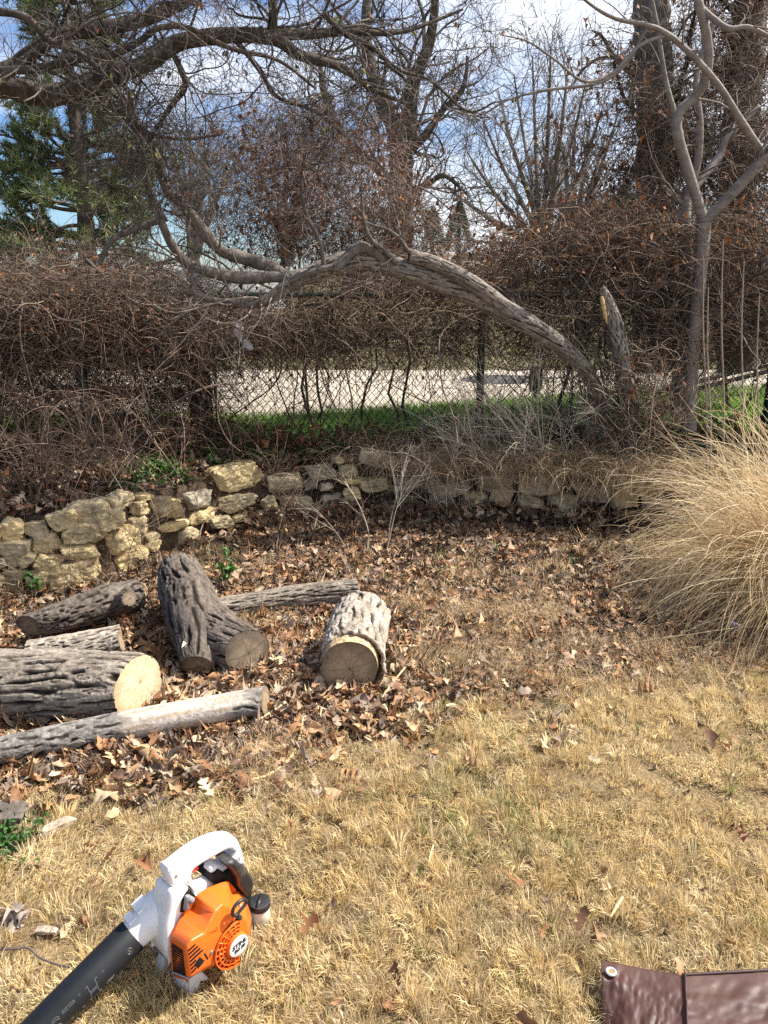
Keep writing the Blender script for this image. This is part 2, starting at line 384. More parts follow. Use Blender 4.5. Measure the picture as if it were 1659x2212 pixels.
# ------------------------------------------------------------------ logs
def catmull(P, n):
    P = np.asarray(P, float); m = len(P); t = np.linspace(0, m - 1, n); i = np.clip(t.astype(int), 0, m - 2); u = (t - i)[:, None]
    p0 = P[np.maximum(i - 1, 0)]; p1 = P[i]; p2 = P[i + 1]; p3 = P[np.minimum(i + 2, m - 1)]
    return 0.5*((2*p1) + (-p0 + p2)*u + (2*p0 - 5*p1 + 4*p2 - p3)*u*u + (-p0 + 3*p1 - 3*p2 + p3)*u**3)
def bark_fn(th, l, R, seed, across=0.020, along=0.11, twist=0.0):
    """interlaced ridges over furrows, broken into plates: returns 0 (furrow) .. 1.25 (plate top)"""
    th = th + twist*l
    u = np.cos(th)*R/across; v = np.sin(th)*R/across; w = l/along
    w1 = (fbm(u*0.55, v*0.55, w*1.3, seed + 1, 3) - 0.5)*4.2; w2 = (fbm(u*0.55, v*0.55, w*1.3, seed + 2, 3) - 0.5)*4.2
    k = max(3, round(math.pi*R/across/1.25)); c = math.pi*0.75
    r1 = np.abs(np.sin(k*th/1.0 + c*w + w1*1.5)); r2_ = np.abs(np.sin(k*th/1.0 - c*w*0.8 + w2*1.5))
    net = np.maximum(r1, r2_)*0.55 + 0.45*np.minimum(r1, r2_) + 0.5*(fbm(u*1.6, v*1.6, w*3, seed + 4, 3) - 0.5)
    h = sm(0.28, 0.55, net)
    ck = vn(u*1.3 + w1, v*1.3 + w2, w*6 + w1, seed + 6); h = h*(1 - 0.4*sm(0.05, 0.01, np.abs(ck - 0.5)))
    fine = fbm(u*4, v*4, w*9, seed + 9, 3); fib = vn(u*7, v*7, w*4, seed + 11); lev = vn(u*1.1 + w2, v*1.1, w*1.6, seed + 13)
    h = h*(0.36 + 0.5*lev + 0.5*fine) + 0.18*(fib - 0.5)
    return np.clip(h, 0, 1.25), net
MT['cut'] = {}
def cut_mat(key, c0, c1, crack=1.0, rad=13, off=(0.0, 0.0), stain=(0.1, 0.07, 0.05)):
    """end grain: growth rings, radial drying cracks, stains - in the face's own UV (-1..1)"""
    m, t, b = base_mat('end_grain_' + key, 0.85, 0.15); Lk = t.links.new
    uv = N(t, 'ShaderNodeUVMap', uv_map='UVMap')
    mp_ = N(t, 'ShaderNodeMapping'); mp_.inputs['Location'].default_value = (-off[0], -off[1], 0); Lk(uv.outputs[0], mp_.inputs[0])
    nd = N(t, 'ShaderNodeTexNoise'); nd.inputs['Scale'].default_value = 1.6; nd.inputs['Detail'].default_value = 3; Lk(mp_.outputs[0], nd.inputs['Vector'])
    ln = N(t, 'ShaderNodeVectorMath', operation='LENGTH'); Lk(mp_.outputs[0], ln.inputs[0])
    a1 = N(t, 'ShaderNodeMath', operation='MULTIPLY_ADD'); a1.inputs[1].default_value = 0.35; Lk(nd.outputs['Fac'], a1.inputs[0]); Lk(ln.outputs['Value'], a1.inputs[2])
    sn = N(t, 'ShaderNodeMath', operation='MULTIPLY'); sn.inputs[1].default_value = 95.0; Lk(a1.outputs[0], sn.inputs[0])
    s2 = N(t, 'ShaderNodeMath', operation='SINE'); Lk(sn.outputs[0], s2.inputs[0])
    nb = N(t, 'ShaderNodeTexNoise'); nb.inputs['Scale'].default_value = 3.0; nb.inputs['Detail'].default_value = 8; Lk(mp_.outputs[0], nb.inputs['Vector'])
    rr = ramp(t, [c0, c1], [0.3, 0.7]); Lk(nb.outputs['Fac'], rr.inputs[0])
    m1 = N(t, 'ShaderNodeMix', data_type='RGBA', blend_type='MULTIPLY')
    mr = N(t, 'ShaderNodeMapRange'); mr.inputs[1].default_value = -1; mr.inputs[2].default_value = 1; mr.inputs[3].default_value = 0.0; mr.inputs[4].default_value = 0.35; Lk(s2.outputs[0], mr.inputs[0])
    Lk(mr.outputs[0], m1.inputs['Factor']); Lk(rr.outputs[0], m1.inputs['A']); m1.inputs['B'].default_value = (0.62, 0.5, 0.4, 1)
    # radial cracks
    sp = N(t, 'ShaderNodeSeparateXYZ'); Lk(mp_.outputs[0], sp.inputs[0])
    at2 = N(t, 'ShaderNodeMath', operation='ARCTAN2'); Lk(sp.outputs[1], at2.inputs[0]); Lk(sp.outputs[0], at2.inputs[1])
    wob = N(t, 'ShaderNodeMath', operation='MULTIPLY_ADD'); wob.inputs[1].default_value = 0.5; Lk(nb.outputs['Fac'], wob.inputs[0]); Lk(at2.outputs[0], wob.inputs[2])
    sc = N(t, 'ShaderNodeMath', operation='MULTIPLY'); sc.inputs[1].default_value = rad/2.0; Lk(wob.outputs[0], sc.inputs[0])
    si = N(t, 'ShaderNodeMath', operation='SINE'); Lk(sc.outputs[0], si.inputs[0])
    ab = N(t, 'ShaderNodeMath', operation='ABSOLUTE'); Lk(si.outputs[0], ab.inputs[0])
    mu = N(t, 'ShaderNodeMath', operation='MULTIPLY'); Lk(ab.outputs[0], mu.inputs[0]); Lk(ln.outputs['Value'], mu.inputs[1])
    lt = N(t, 'ShaderNodeMapRange'); lt.inputs[1].default_value = 0.015; lt.inputs[2].default_value = 0.05; lt.inputs[3].default_value = 0.8*crack; lt.inputs[4].default_value = 0.0; Lk(mu.outputs[0], lt.inputs[0])
    # a few concentric splits
    nw = N(t, 'ShaderNodeTexVoronoi', feature='DISTANCE_TO_EDGE'); nw.inputs['Scale'].default_value = 5.5; Lk(mp_.outputs[0], nw.inputs['Vector'])
    l3 = N(t, 'ShaderNodeMapRange'); l3.inputs[1].default_value = 0.01; l3.inputs[2].default_value = 0.035; l3.inputs[3].default_value = 0.55*crack; l3.inputs[4].default_value = 0.0; Lk(nw.outputs[0], l3.inputs[0])
    nk = N(t, 'ShaderNodeTexNoise'); nk.inputs['Scale'].default_value = 2.2; Lk(uv.outputs[0], nk.inputs['Vector'])
    k3 = N(t, 'ShaderNodeMapRange'); k3.inputs[1].default_value = 0.45; k3.inputs[2].default_value = 0.6; Lk(nk.outputs['Fac'], k3.inputs[0])
    m3 = N(t, 'ShaderNodeMath', operation='MULTIPLY'); Lk(l3.outputs[0], m3.inputs[0]); Lk(k3.outputs[0], m3.inputs[1])
    mxx = N(t, 'ShaderNodeMath', operation='MAXIMUM'); Lk(lt.outputs[0], mxx.inputs[0]); Lk(m3.outputs[0], mxx.inputs[1])
    m2 = N(t, 'ShaderNodeMix', data_type='RGBA'); Lk(mxx.outputs[0], m2.inputs['Factor']); Lk(m1.outputs['Result'], m2.inputs['A']); m2.inputs['B'].default_value = (*[x*0.3 for x in stain], 1)
    # weather stain near the rim
    l4 = N(t, 'ShaderNodeMapRange'); l4.inputs[1].default_value = 0.75; l4.inputs[2].default_value = 1.3; l4.inputs[4].default_value = 0.8; Lk(a1.outputs[0], l4.inputs[0])
    m4 = N(t, 'ShaderNodeMix', data_type='RGBA'); Lk(l4.outputs[0], m4.inputs['Factor']); Lk(m2.outputs['Result'], m4.inputs['A']); m4.inputs['B'].default_value = (*stain, 1)
    Lk(m4.outputs['Result'], b.inputs['Base Color'])
    bp = N(t, 'ShaderNodeBump'); bp.inputs['Strength'].default_value = 0.5; bp.inputs['Distance'].default_value = 0.004; bp.invert = True
    Lk(mxx.outputs[0], bp.inputs['Height']); Lk(bp.outputs[0], b.inputs['Normal'])
    return m
MT['cut_fresh'] = cut_mat('fresh', (0.55, 0.42, 0.26), (0.72, 0.59, 0.40), 0.85, 17, (0.1, 0.15), (0.30, 0.2, 0.11))
MT['cut_old'] = cut_mat('weathered', (0.27, 0.19, 0.12), (0.40, 0.30, 0.20), 0.9, 11, (0.0, -0.05), (0.07, 0.05, 0.035))
MT['cut_dark'] = cut_mat('dark', (0.16, 0.12, 0.085), (0.30, 0.235, 0.17), 1.0, 9, (0.05, -0.1), (0.045, 0.035, 0.028))
def log(name, pts, rad, seed, pal, amp=0.008, across=0.02, along=0.11, twist=0.0, n0=None, n1=None, lump=0.08, parent=None, cut0=None, cut1=None, K=150, hfun=None, oval=1.0, part='bark'):
    """bark mesh along pts with radii rad; optional flat sawn ends (normal n0 at start, n1 at end). pal = (furrow, mid, plate) colours"""
    seg = np.linalg.norm(np.diff(np.asarray(pts, float), axis=0), axis=1).sum(); n = int(max(24, seg/0.0055))
    C = catmull(pts, n); R = np.interp(np.linspace(0, len(rad) - 1, n), np.arange(len(rad)), rad)
    T = nrm(np.gradient(C, axis=0)); up = np.array([0, 0, 1.0])
    n1_ = nrm(np.cross(np.broadcast_to(up, T.shape), T)); n2_ = np.cross(T, n1_)
    th = np.linspace(0, 2*math.pi, K, endpoint=False)[None, :]; l = np.concatenate([[0], np.cumsum(np.linalg.norm(np.diff(C, axis=0), axis=1))])[:, None]
    h, nn_ = bark_fn(th, l, R.mean(), seed, across, along, twist)
    lum = fbm(np.cos(th)*1.3 + 0*l, np.sin(th)*1.3 + 0*l, l*5, seed + 30, 3) - 0.5
    rr = R[:, None]*(1 + lump*2*lum)
    a = np.full_like(rr, amp) if np.isscalar(amp) else amp(th, l/seg)
    for nv, end in ((n0, 0), (n1, 1)):
        if nv is not None: a = a*(0.35 + 0.65*sm(0.0, 0.018, l if end == 0 else seg - l))
    rr = rr + a*(h - 0.7)
    d = np.cos(th)[..., None]*n1_[:, None]*oval + np.sin(th)[..., None]*n2_[:, None]
    P = C[:, None] + rr[..., None]*d
    for nv, end in ((n0, 0), (n1, -1)):
        if nv is None: continue
        nv = np.asarray(nv, float)/np.linalg.norm(nv); ax = T[end]
        sh = -((P - C[end])@nv)/(ax@nv) if False else -(((rr[..., None]*d)@nv)/(ax@nv))
        fall = np.clip(1 - (l if end == 0 else (seg - l))/(R[end]*3), 0, 1)**1.0
        P = P + (sh*fall)[..., None]*ax
    g3 = 0.5*fbm(P[..., 0]*30, P[..., 1]*30, P[..., 2]*30, seed + 40, 3) + 0.5*fbm(P[..., 0]*130, P[..., 1]*130, P[..., 2]*130, seed + 44, 2)
    f_, m_, p_ = [np.asarray(x) for x in pal]
    hh = np.clip(h, 0, 1.2)[..., None]
    colr = np.where(hh < 0.5, f_ + (m_ - f_)*hh*2, m_ + (p_ - m_)*np.clip(hh*2 - 1, 0, 1.3))*(0.35 + 1.3*g3[..., None])
    if hfun is not None: colr = hfun(colr, th + 0*l, l/seg + 0*th, P)
    i = (np.arange(n - 1)[:, None]*K); j = np.arange(K)[None, :]; j2 = (j + 1) % K
    Fq = np.stack([i + j, i + j2, i + K + j2, i + K + j], -1).reshape(-1, 4)
    Fq = Fq[:, ::-1]
    Vv = P.reshape(-1, 3); bo = mk(part, Vv, [Fq], MT['log'], None, colr.reshape(-1, 3))
    out = [bo]
    for cm, end, nv in ((cut0, 0, n0), (cut1, -1, n1)):
        ring = P[end]; c = ring.mean(0)
        ax = -T[0] if end == 0 else T[-1]
        if cm is None:
            me = None
            Vc = np.concatenate([ring, [c]]); f3 = np.stack([np.arange(K), (np.arange(K) + 1) % K, np.full(K, K)], 1)
            o = mk('end', Vc, [f3], MT['log'], None, np.broadcast_to(f_, Vc.shape)); o.name = 'broken_end'; out.append(o); continue
        nq = np.asarray(nv if nv is not None else ax, float); nq = nq/np.linalg.norm(nq)
        e1 = nrm(np.cross(up, nq)); e2 = np.cross(nq, e1)
        fr = np.array([1.0, 0.9, 0.7, 0.4]); Vs = []; uvs = []
        sc_ = np.linalg.norm(ring - c, axis=1).mean()
        for q, f in enumerate(fr):
            pr = c + (ring - c)*f*0.985 + ax*(np.full(K, -0.001) if q == 0 else 0.0025*(fbm((ring*f)[:, 0]*40, (ring*f)[:, 1]*40, (ring*f)[:, 2]*40, seed) - 0.5))[:, None]
            Vs.append(pr); uvs.append(np.stack([(pr - c)@e1, (pr - c)@e2], 1)/sc_)
        Vs.append([c]); uvs.append([[0, 0]])
        jj = np.arange(K); jj2 = (jj + 1) % K
        q4 = np.concatenate([np.stack([q*K + jj, q*K + jj2, (q + 1)*K + jj2, (q + 1)*K + jj], 1) for q in range(3)])
        f3 = np.stack([3*K + jj, 3*K + jj2, np.full(K, 4*K)], 1)
        if end == 0: q4 = q4[:, ::-1]; f3 = f3[:, ::-1]
        out.append(mk('cut_face', np.concatenate(Vs), [q4, f3], MT[cm], None, uv=np.concatenate(uvs)))
    for o in out: rebase(o, parent)
    return P, C, T
PB = ((0.018, 0.013, 0.010), (0.10, 0.078, 0.062), (0.27, 0.232, 0.19))
PD = ((0.014, 0.011, 0.009), (0.060, 0.048, 0.040), (0.145, 0.12, 0.10))
PL = ((0.03, 0.024, 0.019), (0.18, 0.15, 0.122), (0.40, 0.345, 0.285))
# big log with the fresh cut
r1 = thing('log', (-1.1, 2.55, 0), 'thickest log with deeply furrowed bark and a fresh cream sawn face', 'log', 'felled logs lying in the leaves')
log('x', [at(-330, 1470, 2.62), at(-120, 1480, 2.6), at(120, 1480, 2.57), at(300, 1487, 2.55)], [0.13, 0.132, 0.130, 0.122], 3, PB, amp=0.017, across=0.034, along=0.33, n1=(0.92, -0.39, 0.08), cut1='cut_fresh', parent=r1, twist=0.5, K=220, lump=0.05)
# barkless pole in front
def bare(colr, th, l, P):
    nb = fbm(np.cos(th)*1.2, np.sin(th)*1.2, l*5, 90, 3); nb2 = fbm(np.cos(th)*5, np.sin(th)*5, l*7, 92, 3)[..., None]
    k = (sm(0.50, 0.56, l + 0.22*(nb - 0.5))*sm(0.97, 0.90, l + 0.25*(nb - 0.5)))[..., None]
    w = np.array([0.47, 0.41, 0.35])*(1.0 - 0.3*sm(0.35, 0.7, nb2)) + np.array([0.07, 0.02, -0.03])*sm(0.55, 0.75, nb2)
    return colr*(1 - k) + w*k
def bare_amp(th, l):
    nb = fbm(np.cos(th)*1.2, np.sin(th)*1.2, l*5, 90, 3)
    k = sm(0.50, 0.56, l + 0.22*(nb - 0.5))*sm(0.97, 0.90, l + 0.25*(nb - 0.5))
    return 0.006*(1 - k) + 0.0006*k
r1 = thing('log', (-0.9, 2.4, 0), 'slim fallen pole with its bark stripped to pale bare wood along one end', 'log', 'felled logs lying in the leaves')
log('x', [at(-120, 1648, 2.20), at(60, 1610, 2.28), at(300, 1562, 2.40), at(574, 1512, 2.53)], [0.044, 0.048, 0.052, 0.052], 9, ((0.03, 0.025, 0.02), (0.11, 0.1, 0.09), (0.23, 0.21, 0.19)), amp=bare_amp, across=0.03, along=0.1, n1=(0.95, -0.1, 0.1), cut1='cut_old', parent=r1, hfun=bare, lump=0.05)
# dark short log at the wall
r1 = thing('log', (-1.45, 3.3, 0), 'short blackish log by the foot of the stone wall with a knotty stub end', 'log', 'felled logs lying in the leaves')
log('x', [at(62, 1352, 3.12), at(140, 1330, 3.2), at(230, 1300, 3.32), at(302, 1283, 3.42)], [0.052, 0.066, 0.076, 0.072], 14, PD, amp=0.013, across=0.03, along=0.09, n0=(-0.3, -0.85, -0.1), cut0='cut_dark', cut1='cut_dark', parent=r1, lump=0.16)
log('x', [at(255, 1305, 3.34), at(268, 1298, 3.28), at(279, 1293, 3.24)], [0.055, 0.042, 0.036], 15, PD, amp=0.006, cut1='cut_dark', parent=r1, lump=0.1, part='knot', K=90)
# short pale branch piece behind the big log
r1 = thing('log', (-1.35, 2.95, 0), 'short thin grey log with a raised forked stub half hidden behind the thickest log', 'log', 'felled logs lying in the leaves')
log('x', [at(60, 1405, 2.93), at(150, 1393, 2.96), at(262, 1372, 3.02)], [0.04, 0.045, 0.046], 21, PL, amp=0.008, across=0.017, along=0.08, parent=r1, cut1='cut_old', K=110)
log('x', [at(150, 1418, 2.85), at(205, 1402, 2.86), at(262, 1386, 2.88)], [0.03, 0.038, 0.042], 22, PL, amp=0.008, across=0.017, along=0.08, parent=r1, cut1='cut_old', K=110, part='stub')
# forked stump
r1 = thing('forked_log', (-0.75, 3.1, 0), 'stout dark forked log with scaly peeling bark leaning up between the other logs', 'log', 'felled logs lying in the leaves')
log('x', [at(386, 1232, 3.52), at(402, 1285, 3.32), at(436, 1345, 3.14), at(492, 1388, 2.98), at(534, 1408, 2.90)], [0.098, 0.122, 0.126, 0.108, 0.094], 31, PD, amp=0.015, across=0.036, along=0.24, twist=0.7, n1=(0.55, -0.80, 0.12), cut1='cut_dark', parent=r1, K=220, lump=0.09)
log('x', [at(404, 1285, 3.24), at(416, 1345, 3.07), at(425, 1400, 2.93), at(427, 1440, 2.85)], [0.10, 0.105, 0.082, 0.066], 33, PD, amp=0.011, across=0.036, along=0.22, n1=(0.05, -0.85, -0.35), cut1='cut_dark', parent=r1, K=130, part='side_limb')
log('x', [at(408, 1310, 3.17), at(406, 1309, 3.08), at(405, 1306, 3.05)], [0.04, 0.034, 0.026], 34, PD, amp=0.006, across=0.03, cut1='cut_dark', parent=r1, K=80, part='knot')
# long thin log behind
r1 = thing('log', (-0.5, 3.55, 0), 'long thin furrowed grey log lying behind the forked log', 'log', 'felled logs lying in the leaves')
log('x', [at(455, 1318, 3.42), at(560, 1302, 3.5), at(680, 1285, 3.57), at(777, 1276, 3.6)], [0.052, 0.056, 0.06, 0.062], 41, PB, amp=0.010, across=0.018, along=0.15, n1=(0.9, 0.1, 0.2), cut1='cut_old', parent=r1, K=150, lump=0.05)
# log facing the camera with loose bark
r1 = thing('log', (-0.15, 2.95, 0), 'log pointing forward with cracked round end and a loose sleeve of pale bark', 'log', 'felled logs lying in the leaves')
wc = [at(755, 1443, 2.74), at(764, 1396, 2.88), at(781, 1333, 3.12)]
log('x', wc, [0.112, 0.112, 0.110], 51, ((0.3, 0.2, 0.1), (0.42, 0.3, 0.17), (0.5, 0.38, 0.23)), amp=0.002, n0=(0.02, -1, 0.02), cut0='cut_old', parent=r1, K=160, lump=0.03, part='wood', cut1='cut_old')
def sleeve(parent):
    n, K = 95, 170
    C = catmull([np.array(wc[0]) + (0.004, 0.005, 0.004), wc[1], wc[2]], n); T = nrm(np.gradient(C, axis=0)); T = np.broadcast_to(nrm(T.mean(0)), T.shape)
    n1_ = nrm(np.cross(np.array([0, 0, 1.0]), T)); n2_ = np.cross(T, n1_)
    th = np.linspace(0, 2*math.pi, K, endpoint=False)[None, :]; l = np.linspace(0, 1, n)[:, None]
    # ragged front edge: the top has slipped back, both flanks still reach the front
    top = np.clip(np.sin(th), 0, 1)
    st = np.where(np.sin(th) > -0.1, 0.10 + 0.13*top + 0.04*(vn(np.cos(th)*5, np.sin(th)*5, 0, 60) - 0.5), 0.0) + 0.05*(vn(np.cos(th)*9, np.sin(th)*9, 3, 61))
    lo = st + (1.03 - st)*l
    h, _ = bark_fn(th, lo*0.5, 0.12, 57, 0.034, 0.2, 0.6)
    gap = 0.008 + 0.004*np.clip(-np.cos(th), 0, 1) + 0.016*np.clip(1 - lo*2.4, 0, 1)*np.clip(-np.cos(th) + 0.1, 0, 1)
    r = 0.113 + gap + 0.014*(h - 0.6) + 0.012*(fbm(np.cos(th)*2, np.sin(th)*2, lo*4, 58) - 0.5)
    i0 = np.clip(lo, 0, 1)*(n - 1); ia = np.clip(i0.astype(int), 0, n - 2); u = (lo*(n - 1) - ia)[..., None]
    Cc = C[ia]*(1 - u) + C[ia + 1]*u
    d = np.cos(th)[..., None]*n1_[0] + np.sin(th)[..., None]*n2_[0]
    P = Cc + r[..., None]*d; Pi = Cc + (r - 0.013 - 0.4*0.014*(h - 0.6))[..., None]*d
    g3 = fbm(P[..., 0]*40, P[..., 1]*40, P[..., 2]*40, 59, 3)[..., None]; hh = np.clip(h, 0, 1.2)[..., None]
    f_, m_, p_ = [np.array(x) for x in PL]
    co = np.where(hh < 0.5, f_ + (m_ - f_)*hh*2, m_ + (p_ - m_)*np.clip(hh*2 - 1, 0, 1.3))*(0.65 + 0.7*g3)
    i = np.arange(n - 1)[:, None]*K; j = np.arange(K)[None, :]; j2 = (j + 1) % K
    q = np.stack([i + j, i + K + j, i + K + j2, i + j2], -1).reshape(-1, 4); M = n*K
    e0 = np.stack([np.arange(K), (np.arange(K) + 1) % K, M + (np.arange(K) + 1) % K, M + np.arange(K)], 1)
    e1 = np.stack([M - K + np.arange(K), 2*M - K + np.arange(K), 2*M - K + (np.arange(K) + 1) % K, M - K + (np.arange(K) + 1) % K], 1)
    o = mk('bark_sleeve', np.concatenate([P.reshape(-1, 3), Pi.reshape(-1, 3)]), [q, q[:, ::-1] + M, e0, e1], MT['log'], None,
           np.concatenate([co.reshape(-1, 3), np.broadcast_to(np.array([0.2, 0.14, 0.09]), (M, 3))]))
    rebase(o, parent)
sleeve(r1)

# ------------------------------------------------------------------ chain link fence
MT['green_paint'] = plain('green_vinyl', (0.008, 0.03, 0.022), 0.45, 0.4)
fr_ = thing('chain_link_fence', (0.66, 5.5, 0.38), 'dark green chain link fence running behind the stone wall', 'fence')
def fence_obj(name, G_):
    o = G_.build(name, MT['green_paint']); rebase(o, fr_); return o
fx = np.arange(-4.5, 4.5, 0.0135*4)
zb, zt = 0.40, 1.46
G = Geo()
for sgn in (1, -1):
    M = 200; x0 = np.linspace(-5.6, 5.6, M); tt = np.linspace(0, 1, 14)
    zz_ = zb + (zt - zb)*tt; xx = x0[:, None] + sgn*(zz_ - zb)[None, :]*0.85
    P = np.stack([xx, fenceY(xx) + sgn*0.002, np.broadcast_to(zz_, xx.shape)], -1)
    G.tubes(P, 0.0021, 4)
fence_obj('wire_mesh', G)
def tube1(pts, rad, k=10, cap=True, G_=None, col=None):
    G_ = G_ or Geo(); G_.tubes(np.array([pts]), np.array([np.broadcast_to(rad, len(pts))]), k, col=col, cap=cap); return G_
for (px, py0, py1, Yp, rad) in ((1030, 968, 678, None, 0.026), (1621, 965, 690, None, 0.026)):
    b = gnd(px, py0, 0.36); x = b[0]; y = float(fenceY(x)) - 0.03
    fence_obj('post', tube1([(x, y, 0.25), (x - 0.012, y, 0.9), (x - 0.02, y, 1.5)], rad, 12))
fence_obj('post', tube1([at(214, 1030, 5.0), at(190, 900, 5.0), at(160, 690, 5.02)], 0.034, 12))
for dxp in (-6, 9): fence_obj('post', tube1([at(452 + dxp + 12, 945, 5.33), at(452 + dxp, 760, 5.33), at(450 + dxp, 670, 5.33)], 0.012 if dxp > 0 else 0.018, 10))
xr = np.linspace(-4.4, 4.4, 12)
fence_obj('top_rail', tube1(np.stack([xr, fenceY(xr), 0*xr + zt], 1), 0.02, 10))

# ------------------------------------------------------------------ branching
def frame_perp(T, rg):
    v = rg.normal(size=T.shape); v -= (v*T).sum(-1, keepdims=True)*T; return nrm(v)
def walk(pos, d, Ln, n, wig, up, rg, droop=0.0, smooth=0.5):
    """pos (M,3), d (M,3), Ln (M,) -> (M,n,3) crooked shoots"""
    M = len(pos); P = np.empty((M, n, 3)); P[:, 0] = pos; st = (Ln/(n - 1))[:, None]; w = np.zeros((M, 3))
    for k in range(1, n):
        w = w*smooth + rg.normal(size=(M, 3))*wig
        d = nrm(d + w + np.array([0, 0, up - droop*k/n])); P[:, k] = P[:, k - 1] + d*st
    return P
def kids(P, R, per, Lr, ang, rr, n, wig, rg, t0=0.15, t1=1.0, up=0.0, droop=0.0, end=0.35, rmax=None, rmin=0.0012, tipshort=0.5):
    """per: children per parent (float, by length if array)"""
    M, Np = P.shape[:2]
    cnt = np.floor(np.broadcast_to(per, M) + rg.random(M)).astype(int); idx = np.repeat(np.arange(M), cnt); K = len(idx)
    t = rg.uniform(t0, t1, K); f = t*(Np - 1); i = np.clip(f.astype(int), 0, Np - 2); u = (f - i)[:, None]
    pos = P[idx, i]*(1 - u) + P[idx, i + 1]*u; T = nrm(P[idx, i + 1] - P[idx, i]); rp = R[idx, i]
    a = rg.uniform(ang[0], ang[1], K)[:, None]
    d = np.cos(a)*T + np.sin(a)*frame_perp(T, rg)
    Ln = rg.uniform(Lr[0], Lr[1], K)*(1 - tipshort*t)
    Pn = walk(pos, d, Ln, n, wig, up, rg, droop)
    r0 = np.maximum(rp*rr*rg.uniform(0.75, 1.1, K), rmin)
    if rmax: r0 = np.minimum(r0, rmax)
    return Pn, r0[:, None]*np.linspace(1, end, n)[None, :]
def limb(pts, rads, n=40, jit=0.0, rg=rng):
    C = catmull(pts, n)
    if jit: C = C + (np.stack([vn(np.arange(n)*0.35, rg.uniform(0, 99), k, 7) for k in range(3)], 1) - 0.5)*jit
    return C, np.interp(np.linspace(0, 1, n), np.linspace(0, 1, len(rads)), rads)
def bark_tubes(G_, limbs, k=14, amp=0.06):
    for C, R in limbs:
        n = len(C); C2 = catmull(C, n*2); R2 = np.interp(np.linspace(0, 1, n*2), np.linspace(0, 1, n), R)
        R2 = R2*(1 + amp*(vn(np.arange(n*2)*0.3, R2[0]*1000, 0, 3)*2 - 1))
        G_.tubes(C2[None], R2[None], k, cap=True)
def PT(*a): return at(*a)
LEAF = None
def PA(px, py, Y): return at(px, py, Y*0.955)
def rand_rot(M, rg, flat=None):
    """(M,3,3) rows = local axes; flat = tilt sigma for lying leaves"""
    if flat is None:
        q = nrm(rg.normal(size=(M, 4))); w, x, y, z = q.T
        return np.stack([np.stack([1 - 2*(y*y + z*z), 2*(x*y + z*w), 2*(x*z - y*w)], -1), np.stack([2*(x*y - z*w), 1 - 2*(x*x + z*z), 2*(y*z + x*w)], -1), np.stack([2*(x*z + y*w), 2*(y*z - x*w), 1 - 2*(x*x + y*y)], -1)], 1)
    a = rg.uniform(0, 2*math.pi, M); n = nrm(np.stack([rg.normal(0, flat, M), rg.normal(0, flat, M), np.ones(M)], -1))
    x = np.stack([np.cos(a), np.sin(a), 0*a], -1); x = nrm(x - (x*n).sum(-1, keepdims=True)*n); y = np.cross(n, x)
    return np.stack([x, y, n], 1)
def scatter(G_, proto, pos, size, rot, col):
    """proto (V,quads,tris)"""
    pv, pq, ptr = proto; M = len(pos); nv = len(pv)
    V = np.einsum('vk,mkj->mvj', pv, rot)*np.asarray(size).reshape(M, 1, 1) + pos[:, None]
    off = np.arange(M)[:, None, None]*nv
    fs = [(pq[None] + off).reshape(-1, 4)] if len(pq) else []
    if len(ptr): fs.append((ptr[None] + off).reshape(-1, 3))
    G_.add(V.reshape(-1, 3), fs, np.repeat(col, nv, 0))
def leaf_proto(xs_, ws_, curl, bend, asym=0.1, rg=rng, twist=0.0):
    xs_ = np.array(xs_, float); ws_ = np.array(ws_, float); n = len(xs_)
    L_ = np.stack([xs_ + 0.12*ws_, ws_*(1 + asym*rg.normal(size=n)), 0*xs_], 1); Rr = np.stack([xs_ + 0.12*ws_, -ws_*(1 + asym*rg.normal(size=n)), 0*xs_], 1)
    M_ = np.stack([xs_, 0*xs_, 0*xs_], 1); V = np.concatenate([L_, M_, Rr])
    V[:, 0] -= 0.5
    V[:, 2] += curl*V[:, 1]**2*4 + bend*((V[:, 0])**2) + twist*V[:, 0]*V[:, 1]
    if abs(curl) > 0.5:
        a = V[:, 1]*curl*3; V[:, 2] += 0.0
    i = np.arange(n - 1)
    q = np.concatenate([np.stack([i, i + n, i + n + 1, i + 1], 1), np.stack([i + n, i + 2*n, i + 2*n + 1, i + n + 1], 1)])
    return V, q[:, ::-1], np.zeros((0, 3), int)
OAKX = [0, .12, .17, .25, .31, .36, .44, .5, .55, .63, .70, .76, .84, .92, 1.0]
OAKW = [.012, .02, .10, .22, .20, .07, .10, .33, .30, .08, .10, .25, .20, .07, .012]
rl = np.random.default_rng(3)
OAK = [leaf_proto(OAKX, np.array(OAKW)*rl.uniform(0.8, 1.15), rl.uniform(-0.5, 1.5), rl.uniform(-0.6, 0.9), 0.4, rl, rl.uniform(-1.2, 1.2)) for _ in range(16)] + [leaf_proto([0, .1, .3, .5, .75, 1], [.02, .14, .27, .22, .2, .02], rl.uniform(-0.5, 1.6), rl.uniform(-0.6, 0.9), 0.4, rl, rl.uniform(-1.2, 1.2)) for _ in range(9)]
SIMX = [0, .15, .4, .7, 1]; SIMW = [.02, .16, .25, .17, .01]
SIM = [leaf_proto(SIMX, SIMW, rl.uniform(0.2, 2.2), rl.uniform(-0.8, 0.8), 0.15, rl, rl.uniform(-1, 1)) for _ in range(6)]
def pal(M, cols, rg, var=0.2):
    c = np.array(cols)[rg.integers(0, len(cols), M)]; return c*rg.uniform(1 - var, 1 + var, (M, 1))
RUST = [(0.20, 0.08, 0.033), (0.26, 0.11, 0.045), (0.14, 0.058, 0.03), (0.18, 0.10, 0.06), (0.11, 0.06, 0.04)]
